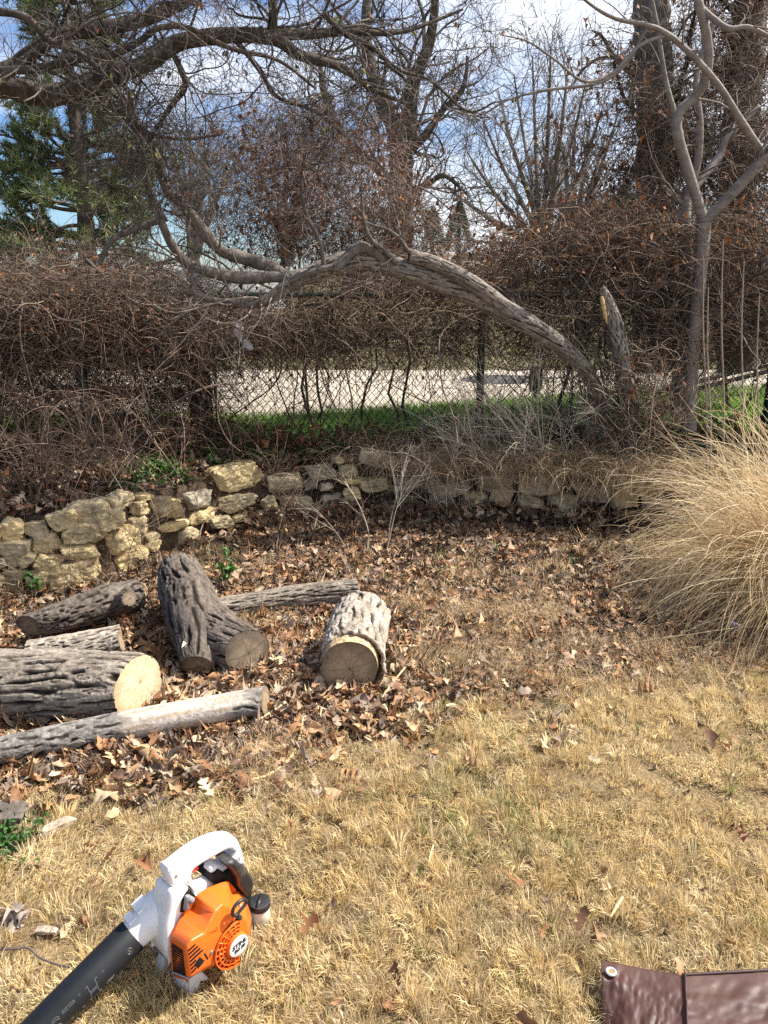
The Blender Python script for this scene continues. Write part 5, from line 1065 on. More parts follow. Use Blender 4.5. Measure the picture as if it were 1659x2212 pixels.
# green seedlings in the leaves
SD = [(488, 1262, 0.12, 24, 'leafy green seedling with a red brown stem behind the forked log'), (80, 1288, 0.11, 16, 'small green sprout at the foot of the wall by the left edge'), (910, 1105, 0.10, 14, 'bright green sprout under the shaded part of the wall'),
      (710, 1130, 0.08, 10, 'small green sprout in the leaves where the wall turns'), (1075, 1205, 0.05, 8, 'tiny green sprout in the middle of the leaf bed'), (950, 1200, 0.05, 8, 'tiny green sprout left of the middle of the leaf bed'), (812, 1135, 0.06, 8, 'tiny green sprout just left of the bright sprout under the wall'), (1240, 1225, 0.05, 8, 'tiny green sprout near the left fringe of the grass clump')]
for (px, py, h, nl, lab) in SD:
    b = gnd(px, py); b[2] = float(gz(b[0], b[1])); root = thing('seedling', b, lab, 'plant', 'green seedlings')
    P = walk(np.repeat(b[None], 3, 0), nrm(np.array([[0, 0, 1.0], [.4, -.2, 1], [-.4, .1, 1]])), np.array([h, h*0.7, h*0.6])*1.5, 8, 0.05, 0.02, rll); G = Geo(); G.tubes(P, 0.0016, 5, (0.16, 0.09, 0.05)); part(G, 'stem', MT['veg'], root)
    G = Geo(); i = rll.integers(0, 3, nl); kk = rll.integers(2, 8, nl); p = P[i, kk]; d = nrm(np.stack([rll.normal(size=nl), rll.normal(size=nl), 0.25 + 0.2*rll.random(nl)], 1)); yv = nrm(np.cross(np.array([0, 0, 1.0]), d)); rot = np.stack([d, yv, np.cross(d, yv)], 1); sz = rll.uniform(0.25, 0.42, nl)*h + 0.012
    scatter(G, SIM[0], p + d*sz[:, None]*0.5, sz, rot, pal(nl, [(0.05, 0.14, 0.025), (0.09, 0.2, 0.04), (0.04, 0.10, 0.025)], rll)); part(G, 'leaves', MT['green'], root)
# weed patch at the left edge of the lawn
b = gnd(2, 1830); root = thing('weed', b, 'low dark green weed patch at the left edge of the lawn', 'plant')
n = 420; p = b + rll.normal(size=(n, 3))*np.array([0.045, 0.05, 0]); p[:, 2] = gz(p[:, 0], p[:, 1]) + rll.random(n)*0.04 + 0.008
G = Geo(); scatter(G, SIM[2], p, rll.uniform(0.012, 0.028, n), rand_rot(n, rll, 0.6), pal(n, [(0.03, 0.10, 0.015), (0.05, 0.15, 0.02), (0.02, 0.06, 0.012)], rll)); o = part(G, 'leaves', MT['green'], root)

# ------------------------------------------------------------------ big pale ornamental grass
ro = np.random.default_rng(505)
cb = np.array([2.2, 3.62, 0.0]); cb[2] = float(gz(cb[0], cb[1]))
root = thing('ornamental_grass', cb, 'large clump of pale straw coloured ornamental grass arching over at the right edge', 'plant')
def grass_clump(M, Lr, el, r, droop, az=None, sp=0.16):
    a = ro.uniform(0, 2*math.pi, M) if az is None else ro.normal(az[0], az[1], M)
    e = np.clip(ro.normal(el[0], el[1], M), 0.1, 1.5)
    p = cb + np.stack([np.cos(a)*sp*ro.random(M)**0.5, np.sin(a)*sp*ro.random(M)**0.5, 0*a], 1)
    d = np.stack([np.cos(a)*np.cos(e), np.sin(a)*np.cos(e), np.sin(e)], 1); d = nrm(d + ro.normal(size=(M, 3))*0.08)
    P = walk(p, d, ro.uniform(Lr[0], Lr[1], M), 15, 0.05, 0.0, ro, droop*ro.uniform(0.4, 1.7, M)[:, None]*np.array([0, 0, 1.0]) if False else droop, 0.75)
    gzv = gz(P[..., 0], P[..., 1]); P[..., 2] = np.maximum(P[..., 2], gzv + 0.006 + 0.03*ro.random((M, 1)))
    return P, ro.uniform(r[0], r[1], M)[:, None]*np.linspace(1, 0.35, 15)[None]
OC = [(0.70, 0.55, 0.33), (0.78, 0.64, 0.41), (0.62, 0.46, 0.25), (0.82, 0.70, 0.50), (0.48, 0.34, 0.18), (0.66, 0.5, 0.28)]
G = Geo()
for a in [(1700, (0.7, 1.25), (1.15, 0.2), (0.0012, 0.0026), 0.14), (900, (0.6, 1.2), (0.9, 0.3), (0.0011, 0.0024), 0.5), (1300, (0.5, 1.15), (0.75, 0.3), (0.0011, 0.0022), 0.30), (1300, (0.4, 1.0), (0.42, 0.25), (0.0011, 0.0021), 0.34)]:
    P, R = grass_clump(*a); G.ribbons(P, R*1.25, pal(len(P), OC, ro, 0.15), ro)
P, R = grass_clump(1100, (0.6, 1.2), (0.6, 0.35), (0.0012, 0.0023), 0.3, az=(math.pi*1.02, 0.6)); G.ribbons(P, R*1.25, pal(len(P), OC, ro, 0.15), ro)
part(G, 'blades', MT['blade'], root)
G = Geo()
for k in range(60):
    i = ro.integers(0, len(P)); b = P[i, -1]; d = nrm(P[i, -1] - P[i, -2]); M = 40
    u = ro.random(M); v = b + d*(u*0.05)[:, None]; dd = nrm(d + ro.normal(size=(M, 3))*0.7); s_ = frame_perp(dd, ro)*0.0006
    G.add(np.stack([v - s_, v + s_, v + dd*0.012], 1).reshape(-1, 3), [np.arange(M*3).reshape(-1, 3)], (0.62, 0.5, 0.33))
part(G, 'seed_heads', MT['blade'], root)

# ------------------------------------------------------------------ loose stalks, twigs, scraps
def stick(name, label, pts, rads, col, k=8, cat='stick', group=None):
    C, Rr = limb(pts, rads, 30); root = thing(name, C[0], label, cat, group); G_ = Geo(); G_.tubes(C[None], Rr[None], k, col, cap=True); o = part(G_, 'stalk', MT['veg'], root); return root
def g3(px, py, z=0.02): return gnd(px, py, z)
stick('dry_stalk', 'long pale dry stalk curving across the leaves in front of the logs', [g3(655, 1548, .05), g3(650, 1580, .035), g3(636, 1625, .03), g3(600, 1662, .03), g3(550, 1684, .03), g3(488, 1692, .02)], [0.0035, 0.005, 0.006, 0.0055, 0.0045, 0.003], (0.55, 0.43, 0.24))
stick('dry_stalk', 'straight pale stalk leaning past the end of the stripped pole', [g3(617, 1517, .06), g3(575, 1545, .05), g3(520, 1580, .03)], [0.005, 0.0045, 0.003], (0.50, 0.39, 0.22))
stick('dry_stalk', 'short straight pale stalk on the leaves right of the round ended log', [g3(880, 1436, .05), g3(852, 1470, .04), g3(824, 1508, .02)], [0.0035, 0.004, 0.003], (0.5, 0.38, 0.22))
stick('dry_stalk', 'thin tan stalk lying on the leaves in front of the thickest log', [g3(135, 1597, .05), g3(200, 1640, .04), g3(300, 1660, .03)], [0.003, 0.0035, 0.002], (0.45, 0.33, 0.19))
stick('twig', 'dark crooked twig in the lawn grass left of the black tube', [g3(-20, 2050, .03), g3(25, 2050, .035), g3(60, 2047, .035), g3(85, 2068, .03), g3(120, 2082, .03), g3(165, 2092, .03)], [0.0035, 0.0035, 0.003, 0.0028, 0.0024, 0.002], (0.12, 0.095, 0.085))
stick('dry_stalk', 'short flat pale stalk sunk in the lawn right of the blower', [g3(1345, 1938, .03), g3(1332, 1958, .03), g3(1318, 1982, .02)], [0.003, 0.0045, 0.002], (0.66, 0.52, 0.3))
stick('dry_stalk', 'small bleached stalk in the middle of the lawn', [g3(936, 1826, .03), g3(930, 1845, .03), g3(925, 1870, .02)], [0.002, 0.003, 0.002], (0.6, 0.47, 0.28))
# strip of bark and old pieces at the left
def slab(name, label, px, py, sx_, sy_, sz_, rz, colr, seed, cat='bark'):
    b = gnd(px, py, 0.02); V = stone_geo((sx_, sy_, sz_), seed)@rotz(rz) + b + [0, 0, sz_*0.35]
    n = fbm(V[:, 0]*60, V[:, 1]*60, V[:, 2]*60, seed, 3)[:, None]
    root = thing(name, b, label, cat); o = mk('piece', V, [ICO4F], MT['log'], None, np.array(colr)*(0.6 + 0.8*n), sharp=35); rebase(o, root)
slab('bark_strip', 'splintered pale strip of bark on the grass at the left', 124, 1790, 0.115, 0.03, 0.022, 0.75, (0.40, 0.31, 0.23), 901)
slab('bark_slab', 'dark slab of bark at the left edge under the leaf pile', 8, 1765, 0.13, 0.09, 0.03, 0.2, (0.12, 0.1, 0.085), 902)
slab('bark_chip', 'striped grey chip of bark left of the black tube', 101, 2012, 0.055, 0.02, 0.012, -0.1, (0.38, 0.32, 0.26), 903)
def one_leaf(name, label, px, py, size, colr, proto, rz=0.0, z=0.04, M=1, cat='leaf'):
    b = gnd(px, py, z); root = thing(name, b, label, cat); G_ = Geo(); rr = np.random.default_rng(int(px*7 + py))
    for q in range(M):
        scatter(G_, proto, (b + rr.normal(size=3)*0.012*(M > 1))[None], np.array([size]), (rand_rot(1, rr, 0.35)), np.array([colr])*rr.uniform(0.8, 1.15))
    part(G_, 'blade', MT['leaf'], root)
one_leaf('crumpled_leaf', 'crumpled pale grey leaf at the left edge beside the black tube', 28, 1966, 0.10, (0.40, 0.33, 0.28), OAK[3], M=3)
one_leaf('oak_leaf', 'large red brown leaf standing in the middle of the lawn', 1108, 1898, 0.085, (0.30, 0.13, 0.06), OAK[1])
one_leaf('oak_leaf', 'small cream leaf lying in the right part of the lawn', 1283, 1640, 0.05, (0.66, 0.55, 0.36), OAK[5])
# scraps of plastic
def rag(name, label, pts, mat, cat):
    P = np.array(pts); root = thing(name, P[0, 0], label, cat); nu, nv = P.shape[:2]
    U, Vn = np.meshgrid(np.linspace(0, 1, 16), np.linspace(0, 1, 10), indexing='ij')
    A = np.stack([np.stack([np.interp(np.linspace(0, 1, 16), np.linspace(0, 1, nu), P[:, j, c]) for c in range(3)], -1) for j in range(nv)], 1)
    B = np.stack([np.stack([np.interp(np.linspace(0, 1, 10), np.linspace(0, 1, nv), A[i, :, c]) for i in range(16)]) for c in range(3)], -1)
    B[..., 1] += 0.03*(fbm(U*6, Vn*5, 0, len(label), 3) - 0.5); B[..., 0] += 0.012*(fbm(U*7, Vn*7, 5, 9, 2) - 0.5)
    i = np.arange(15)[:, None]*10 + np.arange(9)[None]; i = i.ravel()
    o = mk('film', B.reshape(-1, 3), [np.stack([i, i + 1, i + 11, i + 10], 1)], mat, None); rebase(o, root)
MT['bag'] = plain('thin_plastic', (0.42, 0.40, 0.40), 0.35, 0.5, 0.3, 40, 0.15)
MT['white_scrap'] = plain('white_plastic', (0.75, 0.76, 0.80), 0.4, 0.5, 0.1, 60)
Yb = 4.98
rag('plastic_bag', 'torn grey plastic bag scrap snagged in the vines of the hedge', [[at(501, 693, Yb), at(524, 700, Yb)], [at(503, 715, Yb), at(528, 716, Yb)], [at(517, 735, Yb), at(528, 733, Yb)], [at(522, 742, Yb), at(540, 737, Yb)], [at(528, 752, Yb), at(548, 745, Yb)], [at(540, 758, Yb), at(546, 754, Yb)]], MT['bag'], 'plastic bag')
Yw = gnd(1590, 1368)[1]
rag('plastic_scrap', 'small white scrap of plastic under the pale grass clump', [[at(1575, 1340, Yw), at(1588, 1343, Yw)], [at(1580, 1352, Yw - .02), at(1602, 1350, Yw - .02)], [at(1586, 1368, Yw - .03), at(1600, 1360, Yw - .03)]], MT['white_scrap'], 'litter')
one_leaf('white_petal', 'white scrap of dry leaf caught on the forked log', 399, 1392, 0.035, (0.8, 0.77, 0.66), SIM[0], z=0.2)

# ------------------------------------------------------------------ leaf blower
def bpD(x, y, s, s0=0.05):
    """zoomed-photo pixel of the blower -> its own (length, height) at side distance s"""
    r = ray((300 + .2532*x)*.864, (2050 + .2532*y)*.864); C = np.array([0, 0, H])
    q = C + r*(((BO - C)@BS + s - s0)/(r@BS)) - BO
    return -(q@BF), q[2]                                  # local x (rearwards), z
BO = gnd((300 + .2532*710)*.864, (2050 + .2532*1735)*.864)
BS = np.array([.735, -.678, 0]); BS /= np.linalg.norm(BS); BF = np.array([BS[1], -BS[0], 0])
blower = thing('leaf_blower', BO + BS*(-0.05) , 'orange and white petrol leaf blower with a black tube standing on the lawn', 'leaf blower', rz=math.atan2(-BF[1], -BF[0]))
def loc(x, y, s): a, z = bpD(x, y, s); return np.array([a, -s, z])
def dusty(name, c, rough, dust=(0.42, 0.34, 0.23), amt=0.5):
    m = plain(name, c, rough, 0.5, 0.12, 260, 0.05); t = m.node_tree; b = t.nodes['Principled BSDF']; old = b.inputs['Base Color'].links[0].from_socket
    cc = [n for n in t.nodes if n.type == 'TEX_COORD'][0]
    n1 = N(t, 'ShaderNodeTexNoise'); n1.inputs['Scale'].default_value = 26; n1.inputs['Detail'].default_value = 10; n1.inputs['Roughness'].default_value = 0.72; t.links.new(cc.outputs['Object'], n1.inputs['Vector'])
    n2 = N(t, 'ShaderNodeTexNoise'); n2.inputs['Scale'].default_value = 240; n2.inputs['Detail'].default_value = 2; t.links.new(cc.outputs['Object'], n2.inputs['Vector'])
    r1 = N(t, 'ShaderNodeMapRange'); r1.inputs[1].default_value = 0.5; r1.inputs[2].default_value = 0.72; r1.inputs[4].default_value = amt; t.links.new(n1.outputs['Fac'], r1.inputs[0])
    r2_ = N(t, 'ShaderNodeMapRange'); r2_.inputs[1].default_value = 0.70; r2_.inputs[2].default_value = 0.74; r2_.inputs[4].default_value = amt*0.9; t.links.new(n2.outputs['Fac'], r2_.inputs[0])
    mx_ = N(t, 'ShaderNodeMath', operation='MAXIMUM'); t.links.new(r1.outputs[0], mx_.inputs[0]); t.links.new(r2_.outputs[0], mx_.inputs[1])
    mm = N(t, 'ShaderNodeMix', data_type='RGBA'); t.links.new(mx_.outputs[0], mm.inputs['Factor']); t.links.new(old, mm.inputs['A']); mm.inputs['B'].default_value = (*dust, 1); t.links.new(mm.outputs['Result'], b.inputs['Base Color'])
    rm = N(t, 'ShaderNodeMapRange'); rm.inputs[3].default_value = rough; rm.inputs[4].default_value = 0.85; t.links.new(mx_.outputs[0], rm.inputs[0]); t.links.new(rm.outputs[0], b.inputs['Roughness']); return m
MT['orange'] = dusty('orange_plastic', (0.80, 0.135, 0.012), 0.38, (0.35, 0.12, 0.04), 0.45)
MT['white_pl'] = dusty('white_plastic_shell', (0.72, 0.72, 0.72), 0.42, (0.40, 0.36, 0.30), 0.42)
MT['black_pl'] = dusty('black_plastic', (0.017, 0.018, 0.02), 0.42, (0.13, 0.11, 0.085), 0.5)
MT['black_tube'] = noise_mat('black_tube_plastic', [(0.008, 0.009, 0.011), (0.012, 0.013, 0.016), (0.025, 0.026, 0.029)], 14, 0.5, 0.15, 300, 0.0004, pos=[0.35, 0.6, 0.85], spec=0.35)
MT['tank_pl'] = plain('translucent_tank', (0.62, 0.59, 0.50), 0.35, 0.5, 0.05, 100)
MT['grey_print'] = plain('grey_print', (0.20, 0.20, 0.21), 0.6, 0.3)
MT['black_print'] = plain('black_print', (0.02, 0.02, 0.02), 0.5, 0.3)
MT['metal'] = plain('screw_metal', (0.45, 0.44, 0.42), 0.35, 0.5, metal=0.9)
MT['red_sw'] = plain('red_orange_switch', (0.8, 0.07, 0.015), 0.35, 0.5)
MT['grey_line'] = plain('grey_outline', (0.16, 0.165, 0.17), 0.5, 0.4); MT['tan_part'] = plain('tan_rubber', (0.5, 0.32, 0.22), 0.5, 0.4)  # grey for the outlines of the tube lettering
MT['dark_void'] = plain('shade_and_engine_black', (0.012, 0.010, 0.009), 0.8, 0.2)  # black of the engine, and painted shade for slots, recesses and gaps
DG = bpy.context.evaluated_depsgraph_get
def curve_mesh(cu, name, mapf, mat, parent, smooth_ang=40):
    ob = bpy.data.objects.new('tmp', cu); COL.objects.link(ob); dg = DG(); dg.update()
    me = bpy.data.meshes.new_from_object(ob.evaluated_get(dg)); bpy.data.objects.remove(ob)
    n = len(me.vertices); a = np.empty(n*3, np.float32); me.vertices.foreach_get('co', a); a = mapf(a.reshape(-1, 3).astype(float))
    me.vertices.foreach_set('co', a.astype(np.float32).ravel()); me.materials.clear(); me.materials.append(mat); me.name = name
    bm = bmesh.new(); bm.from_mesh(me); bmesh.ops.remove_doubles(bm, verts=bm.verts, dist=1e-5); bm.to_mesh(me); bm.free()
    me.polygons.foreach_set('use_smooth', np.ones(len(me.polygons), bool)); me.set_sharp_from_angle(angle=R_(smooth_ang)); me.update()
    return link(bpy.data.objects.new(name, me), parent)
def smooth_loop(P, n=90):
    P = np.asarray(P, float); m = len(P); t = np.linspace(0, m, n, endpoint=False); i = t.astype(int); u = (t - i)[:, None]
    p0, p1, p2, p3 = P[(i - 1) % m], P[i % m], P[(i + 1) % m], P[(i + 2) % m]
    return 0.5*((2*p1) + (-p0 + p2)*u + (2*p0 - 5*p1 + 4*p2 - p3)*u*u + (-p0 + 3*p1 - 3*p2 + p3)*u**3)
def slab_part(name, outs, s0, s1, bev, mat, parent=None, sref=None, smooth=(), ang=40, res=3):
    """outline(s) traced on the plane s=sref, thickened from s0 to s1 with rounded rims"""
    cu = bpy.data.curves.new(name, 'CURVE'); cu.dimensions = '2D'; cu.fill_mode = 'BOTH'
    cu.extrude = (s1 - s0)/2 - bev; cu.bevel_depth = bev; cu.bevel_resolution = res; cu.offset = -bev
    for q, o in enumerate(outs):
        p = np.array([bpD(x, y, s1 if sref is None else sref) for x, y in o])
        if q in smooth: p = smooth_loop(p)
        sp = cu.splines.new('POLY'); sp.points.add(len(p) - 1); sp.use_cyclic_u = True
        sp.points.foreach_set('co', np.concatenate([p, np.zeros((len(p), 1)), np.ones((len(p), 1))], 1).astype(np.float32).ravel())
    mid = (s0 + s1)/2
    return curve_mesh(cu, name, lambda a: np.stack([a[:, 0], -(mid + a[:, 2]), a[:, 1]], 1), mat, parent or blower, ang)
def cyl(name, p0, p1, r0, r1, mat, parent=None, k=40, rings=None, rim=0.003):
    """capped round body from p0 to p1 with softened rims; rings = [(t, r)] profile"""
    p0, p1 = np.asarray(p0, float), np.asarray(p1, float); ln = np.linalg.norm(p1 - p0); T = (p1 - p0)/ln
    a = nrm(np.cross(T, [0, 0, 1.0]) if abs(T[2]) < 0.9 else np.cross(T, [0, 1.0, 0])); b = np.cross(T, a)
    pr = rings or [(0, 0), (0, r0 - rim), (rim*0.3/ln, r0 - rim*0.3), (rim/ln, r0), (1 - rim/ln, r1), (1 - rim*0.3/ln, r1 - rim*0.3), (1, r1 - rim), (1, 0)]
    th = np.arange(k)*2*math.pi/k; ring = np.cos(th)[:, None]*a + np.sin(th)[:, None]*b
    V = np.concatenate([p0 + T*ln*t + ring*max(r, 1e-5) for t, r in pr]); i = np.arange(len(pr) - 1)[:, None]*k; j = np.arange(k)[None]; j2 = (j + 1) % k
    F_ = np.stack([i + j, i + j2, i + k + j2, i + k + j], -1).reshape(-1, 4)
    return mk(name, V, [F_], mat, parent or blower, sharp=40)
def loft(name, A, B, mat, bev=0.006, parent=None):
    bm = bmesh.new(); va = [bm.verts.new(p) for p in A]; vb = [bm.verts.new(p) for p in B]; n = len(A)
    for i in range(n): bm.faces.new((va[i], va[(i + 1) % n], vb[(i + 1) % n], vb[i]))
    f = bm.faces.new(vb); g_ = bm.faces.new(va[::-1]); bmesh.ops.triangulate(bm, faces=[g_]); bmesh.ops.recalc_face_normals(bm, faces=bm.faces)
    ed = [e for e in bm.edges if len(e.link_faces) == 2 and (all(v in vb for v in e.verts) or (e.verts[0] in va) != (e.verts[1] in va))]
    bmesh.ops.bevel(bm, geom=ed, offset=bev, segments=4, profile=0.5, affect='EDGES', clamp_overlap=True)
    me = bpy.data.meshes.new(name); bm.to_mesh(me); bm.free(); me.materials.append(mat)
    me.polygons.foreach_set('use_smooth', np.ones(len(me.polygons), bool)); me.set_sharp_from_angle(angle=R_(50))
    return link(bpy.data.objects.new(name, me), parent or blower)
def text_part(name, body, size, mapf, mat, parent, shear=0.0, ext=0.0004, bold=0.0, fill=True, bev=0.0, space=1.0):
    cu = bpy.data.curves.new(name, 'FONT'); cu.body = body; cu.size = size; cu.align_x = 'CENTER'; cu.align_y = 'CENTER'; cu.shear = shear; cu.extrude = ext; cu.offset = bold; cu.resolution_u = 4; cu.space_character = space
    if not fill: cu.fill_mode = 'NONE'; cu.bevel_depth = bev; cu.bevel_resolution = 1; cu.extrude = 0
    return curve_mesh(cu, name, mapf, mat, parent)
# fan housing and handle (white)
slab_part('fan_housing', [[(500, 690), (540, 670), (640, 640), (760, 740), (860, 700), (760, 860), (640, 1000), (560, 1080), (495, 1160), (492, 1390), (452, 1340), (430, 1270), (420, 1180), (420, 1060), (450, 900), (470, 760)]], -0.06, 0.012, 0.012, MT['white_pl'], sref=0.0, smooth=(0,))
slab_part('handle', [[(446, 500), (462, 462), (520, 428), (610, 355), (700, 290), (780, 238), (860, 200), (930, 173), (1000, 156), (1060, 148), (1105, 155), (1140, 178), (1162, 220), (1186, 290), (1208, 380), (1226, 470), (1185, 445), (1136, 385), (1098, 400), (1060, 432), (1000, 510), (950, 588), (905, 640), (860, 668), (800, 712), (742, 748), (706, 700), (672, 640), (640, 618), (596, 640), (572, 664), (548, 690), (500, 660), (466, 610)],
                     [(688, 540), (700, 492), (720, 465), (790, 418), (870, 372), (940, 332), (1000, 300), (1040, 284), (1070, 284), (1092, 312), (1080, 350), (1050, 400), (1005, 425), (930, 430), (890, 470), (878, 510), (905, 540), (860, 590), (800, 625), (740, 622), (702, 590)]],
          -0.042, 0.0, 0.011, MT['white_pl'], sref=-0.012, ang=50, res=5)
hd = [o for o in blower.children if o.name.startswith('handle')][0]
q0, q1 = loc(545, 437, -0.02), loc(600, 400, -0.02)
G = Geo(); dxx = nrm(q1 - q0); nn_ = nrm(np.cross(dxx, [0, 1.0, 0])); nn_ = nn_*np.sign(nn_[2]); G.box((q0 + q1)/2 - dxx*0.006 + nn_*0.0, np.stack([dxx, [0, 1, 0], nn_]), (0.0105, 0.008, 0.004)); o = G.build('stop_switch', MT['red_sw'], blower, smooth=False)
G = Geo(); G.box((q0 + q1)/2 - dxx*0.006 - nn_*0.0012, np.stack([dxx, [0, 1, 0], nn_]), (0.0145, 0.0105, 0.004)); G.build('switch_frame', MT['black_pl'], o, smooth=False)
for (x, y) in ((555, 555), (590, 675), (1133, 305)):
    c = loc(x, y, -0.0); cyl('screw', c + [0, 0.002, 0], c + [0, -0.0012, 0], 0.0042, 0.0040, MT['grey_print'], hd, 16, rim=0.0008)
c = loc(730, 470, -0.02); G = Geo(); G.box(c, np.stack([nrm(loc(760, 450, -.02) - c), [0, 1, 0], nrm(np.cross(nrm(loc(760, 450, -.02) - c), [0, 1.0, 0]))]), (0.008, 0.007, 0.006)); G.build('trigger', MT['red_sw'], blower)
c = loc(965, 455, -0.025); G = Geo(); G.box(c, np.stack([nrm(loc(1010, 425, -.025) - c), [0, 1, 0], nrm(np.cross(nrm(loc(1010, 425, -.025) - c), [0, 1.0, 0]))]), (0.013, 0.006, 0.0045)); G.build('throttle_lever', MT['red_sw'], blower)
slab_part('engine_block', [[(905, 540), (960, 480), (1040, 520), (1130, 400), (1210, 470), (1290, 620), (1275, 800), (1250, 930), (1180, 900), (1100, 800), (960, 640), (880, 600)]], -0.055, 0.010, 0.005, MT['dark_void'], sref=0.0)
slab_part('air_filter_cover', [[(1050, 440), (1090, 405), (1140, 395), (1200, 440), (1260, 500), (1310, 570), (1322, 640), (1300, 700), (1272, 758), (1215, 720), (1170, 660), (1150, 560), (1105, 500)]], -0.02, 0.035, 0.010, MT['black_pl'], sref=0.03, ang=60)
# spark plug nook: its shade is painted as a black plate
slab_part('plug_recess_shade', [[(615, 800), (660, 720), (700, 690), (748, 745), (740, 850), (690, 905), (600, 915)]], -0.01, 0.0165, 0.002, MT['dark_void'], sref=0.016)
c0, c1 = loc(655, 880, 0.022), loc(668, 745, 0.022); cyl('plug_boot', c0, c1, 0.0075, 0.0065, MT['grey_print'], k=20)
c0, c1 = loc(672, 770, 0.024), loc(715, 800, 0.026); cyl('plug_boot', c0, c1, 0.007, 0.008, MT['grey_print'], k=20)
# orange engine shroud
PF = [(690, 1565), (652, 1268), (700, 1185), (830, 1122), (880, 1015), (950, 905), (1010, 828), (1085, 850), (1132, 892), (1195, 930), (1252, 985), (1272, 1090), (1240, 1250), (1090, 1397), (880, 1442)]
PB_ = [(508, 1500), (493, 1160), (540, 1085), (600, 955), (735, 865), (752, 740), (862, 672), (1062, 595), (1105, 735), (1160, 702), (1236, 768), (1300, 960), (1292, 1085), (1205, 1270), (900, 1475)]
sF = [0.100, 0.100, 0.100, 0.100, 0.096, 0.092, 0.088, 0.088, 0.09, 0.092, 0.096, 0.1, 0.1, 0.1, 0.1]
fA = [loc(x, y, 0.018) for x, y in PB_]; fB = [loc(x, y, s) for (x, y), s in zip(PF, sF)]
shroud = loft('engine_shroud', fA, fB, MT['orange'], 0.006)
# louvres of the front facet: slot shade put on as thin black bars
def bil(u, v):
    a, b, c, d = fA[0], fB[0], fA[1], fB[1]; return (a*(1 - u) + b*u)*(1 - v) + (c*(1 - u) + d*u)*v
nF = nrm(np.cross(fB[0] - fA[0], fA[1] - fA[0])); nF = nF*(-np.sign(nF[0]))
for k in range(11):
    v = 0.10 + 0.078*k; a, b = bil(0.12, v - 0.03), bil(0.80, v - 0.03); dd = nrm(b - a); up_ = np.cross(dd, nF); up_ *= np.sign(up_[2])
    G = Geo(); G.box((a + b)/2 + nF*0.0006, np.stack([dd, nF, up_]), (np.linalg.norm(b - a)/2, 0.0007, 0.0023)); G.build('louvre_shade', MT['dark_void'], shroud, smooth=False)
def face_poly(name, pts, s, th_, mat, parent):
    return slab_part(name, [pts], s, s + th_, 0.0002, mat, parent, sref=s + th_, res=1)
for k in range(7):  # side face slots: shade laid on as flat black strips
    t = k/6; x0, y0 = 672 + 34*t, 1285 + 215*t; x1, y1 = 742 + 90*min(1, t*1.6), 1222 + 108*t
    if k > 3: x1, y1 = x0 + 55 - 6*(k - 4), y0 - 52 + 4*(k - 4)
    face_poly('louvre_shade', [(x0, y0), (x1, y1), (x1 + 8, y1 + 15), (x0 + 3, y0 + 20)], 0.1, 0.0007, MT['dark_void'], shroud)
face_poly('vent_shade', [(733, 1435), (788, 1352), (838, 1392), (775, 1468)], 0.1, 0.0008, MT['dark_void'], shroud)  # shade inside the vent, painted as a flat black plate
for k in range(3): face_poly('louvre_shade', [(826 + k*14, 1345 + k*20 - 16), (838 + k*14, 1328 + k*20 - 16), (856 + k*10, 1348 + k*18 - 16), (842 + k*12, 1364 + k*18 - 16)], 0.1, 0.0007, MT['dark_void'], shroud)  # short slots, shade painted as small black patches
# recoil starter grille: recess shade painted as a black plate, orange rings and spokes, hub disc with lettering
gc = loc(1150, 1222, 0.104); ox, oz = gc[0], gc[2]
def disc_pt(r, a, s): return np.array([ox + r*math.cos(a), -s, oz + r*math.sin(a)])
def arc_plate(name, r0, r1, a0, a1, s0, s1, mat, parent, n=40, dome=0.0):
    a = np.linspace(a0, a1, n); V = []
    for s_, r_ in ((s1, r0), (s1, r1), (s0, r1), (s0, r0)): V += [disc_pt(r_, q, s_) for q in a]
    i = np.arange(n - 1); F_ = np.concatenate([np.stack([k*n + i, k*n + i + 1, ((k + 1) % 4)*n + i + 1, ((k + 1) % 4)*n + i], 1) for k in range(4)])
    return mk(name, np.array(V), [F_, np.array([[0, n, 2*n, 3*n], [n - 1, 4*n - 1, 3*n - 1, 2*n - 1]])], mat, parent, sharp=30)
A0, A1_ = R_(75), R_(275)                            # local x runs rearwards: the open slots are on the front side
grille = arc_plate('starter_grille', 0.027, 0.060, A0, A1_, 0.098, 0.1012, MT['dark_void'], blower)
for r_ in (0.029, 0.0385, 0.048, 0.0585): arc_plate('rib', r_ - 0.0013, r_ + 0.0013, A0, A1_, 0.099, 0.1065, MT['orange'], grille)
for k in range(13):
    a = A0 + (A1_ - A0)*k/12; e = np.array([math.cos(a), 0, math.sin(a)]); tt_ = np.array([-math.sin(a), 0, math.cos(a)])
    G = Geo(); G.box(disc_pt(0.0435, a, 0.1026), np.stack([e, [0, 1, 0], tt_]), (0.0165, 0.0036, 0.0010)); G.build('rib', MT['orange'], grille, smooth=False)
hub = cyl('hub_disc', disc_pt(0, 0, 0.0985), disc_pt(0, 0, 0.113), 0.0290, 0.0285, MT['orange'], grille, 48, rim=0.002)
badge = cyl('badge', disc_pt(0, 0, 0.112), disc_pt(0, 0, 0.1142), 0.0262, 0.0258, MT['white_pl'], grille, 48, rim=0.0006)
ta = 0.10
def onface(cx, cz, s, ang=0.0):
    ca, sa = math.cos(ang), math.sin(ang)
    return lambda a: np.stack([cx + a[:, 0]*ca - a[:, 1]*sa, -(s + a[:, 2]), cz + a[:, 0]*sa + a[:, 1]*ca], 1)
text_part('lettering', 'STIHL', 0.0155, onface(ox + 0.0005, oz + 0.0055, 0.1146, ta), MT['black_print'], badge, 0.3, bold=0.0006, space=1.05)
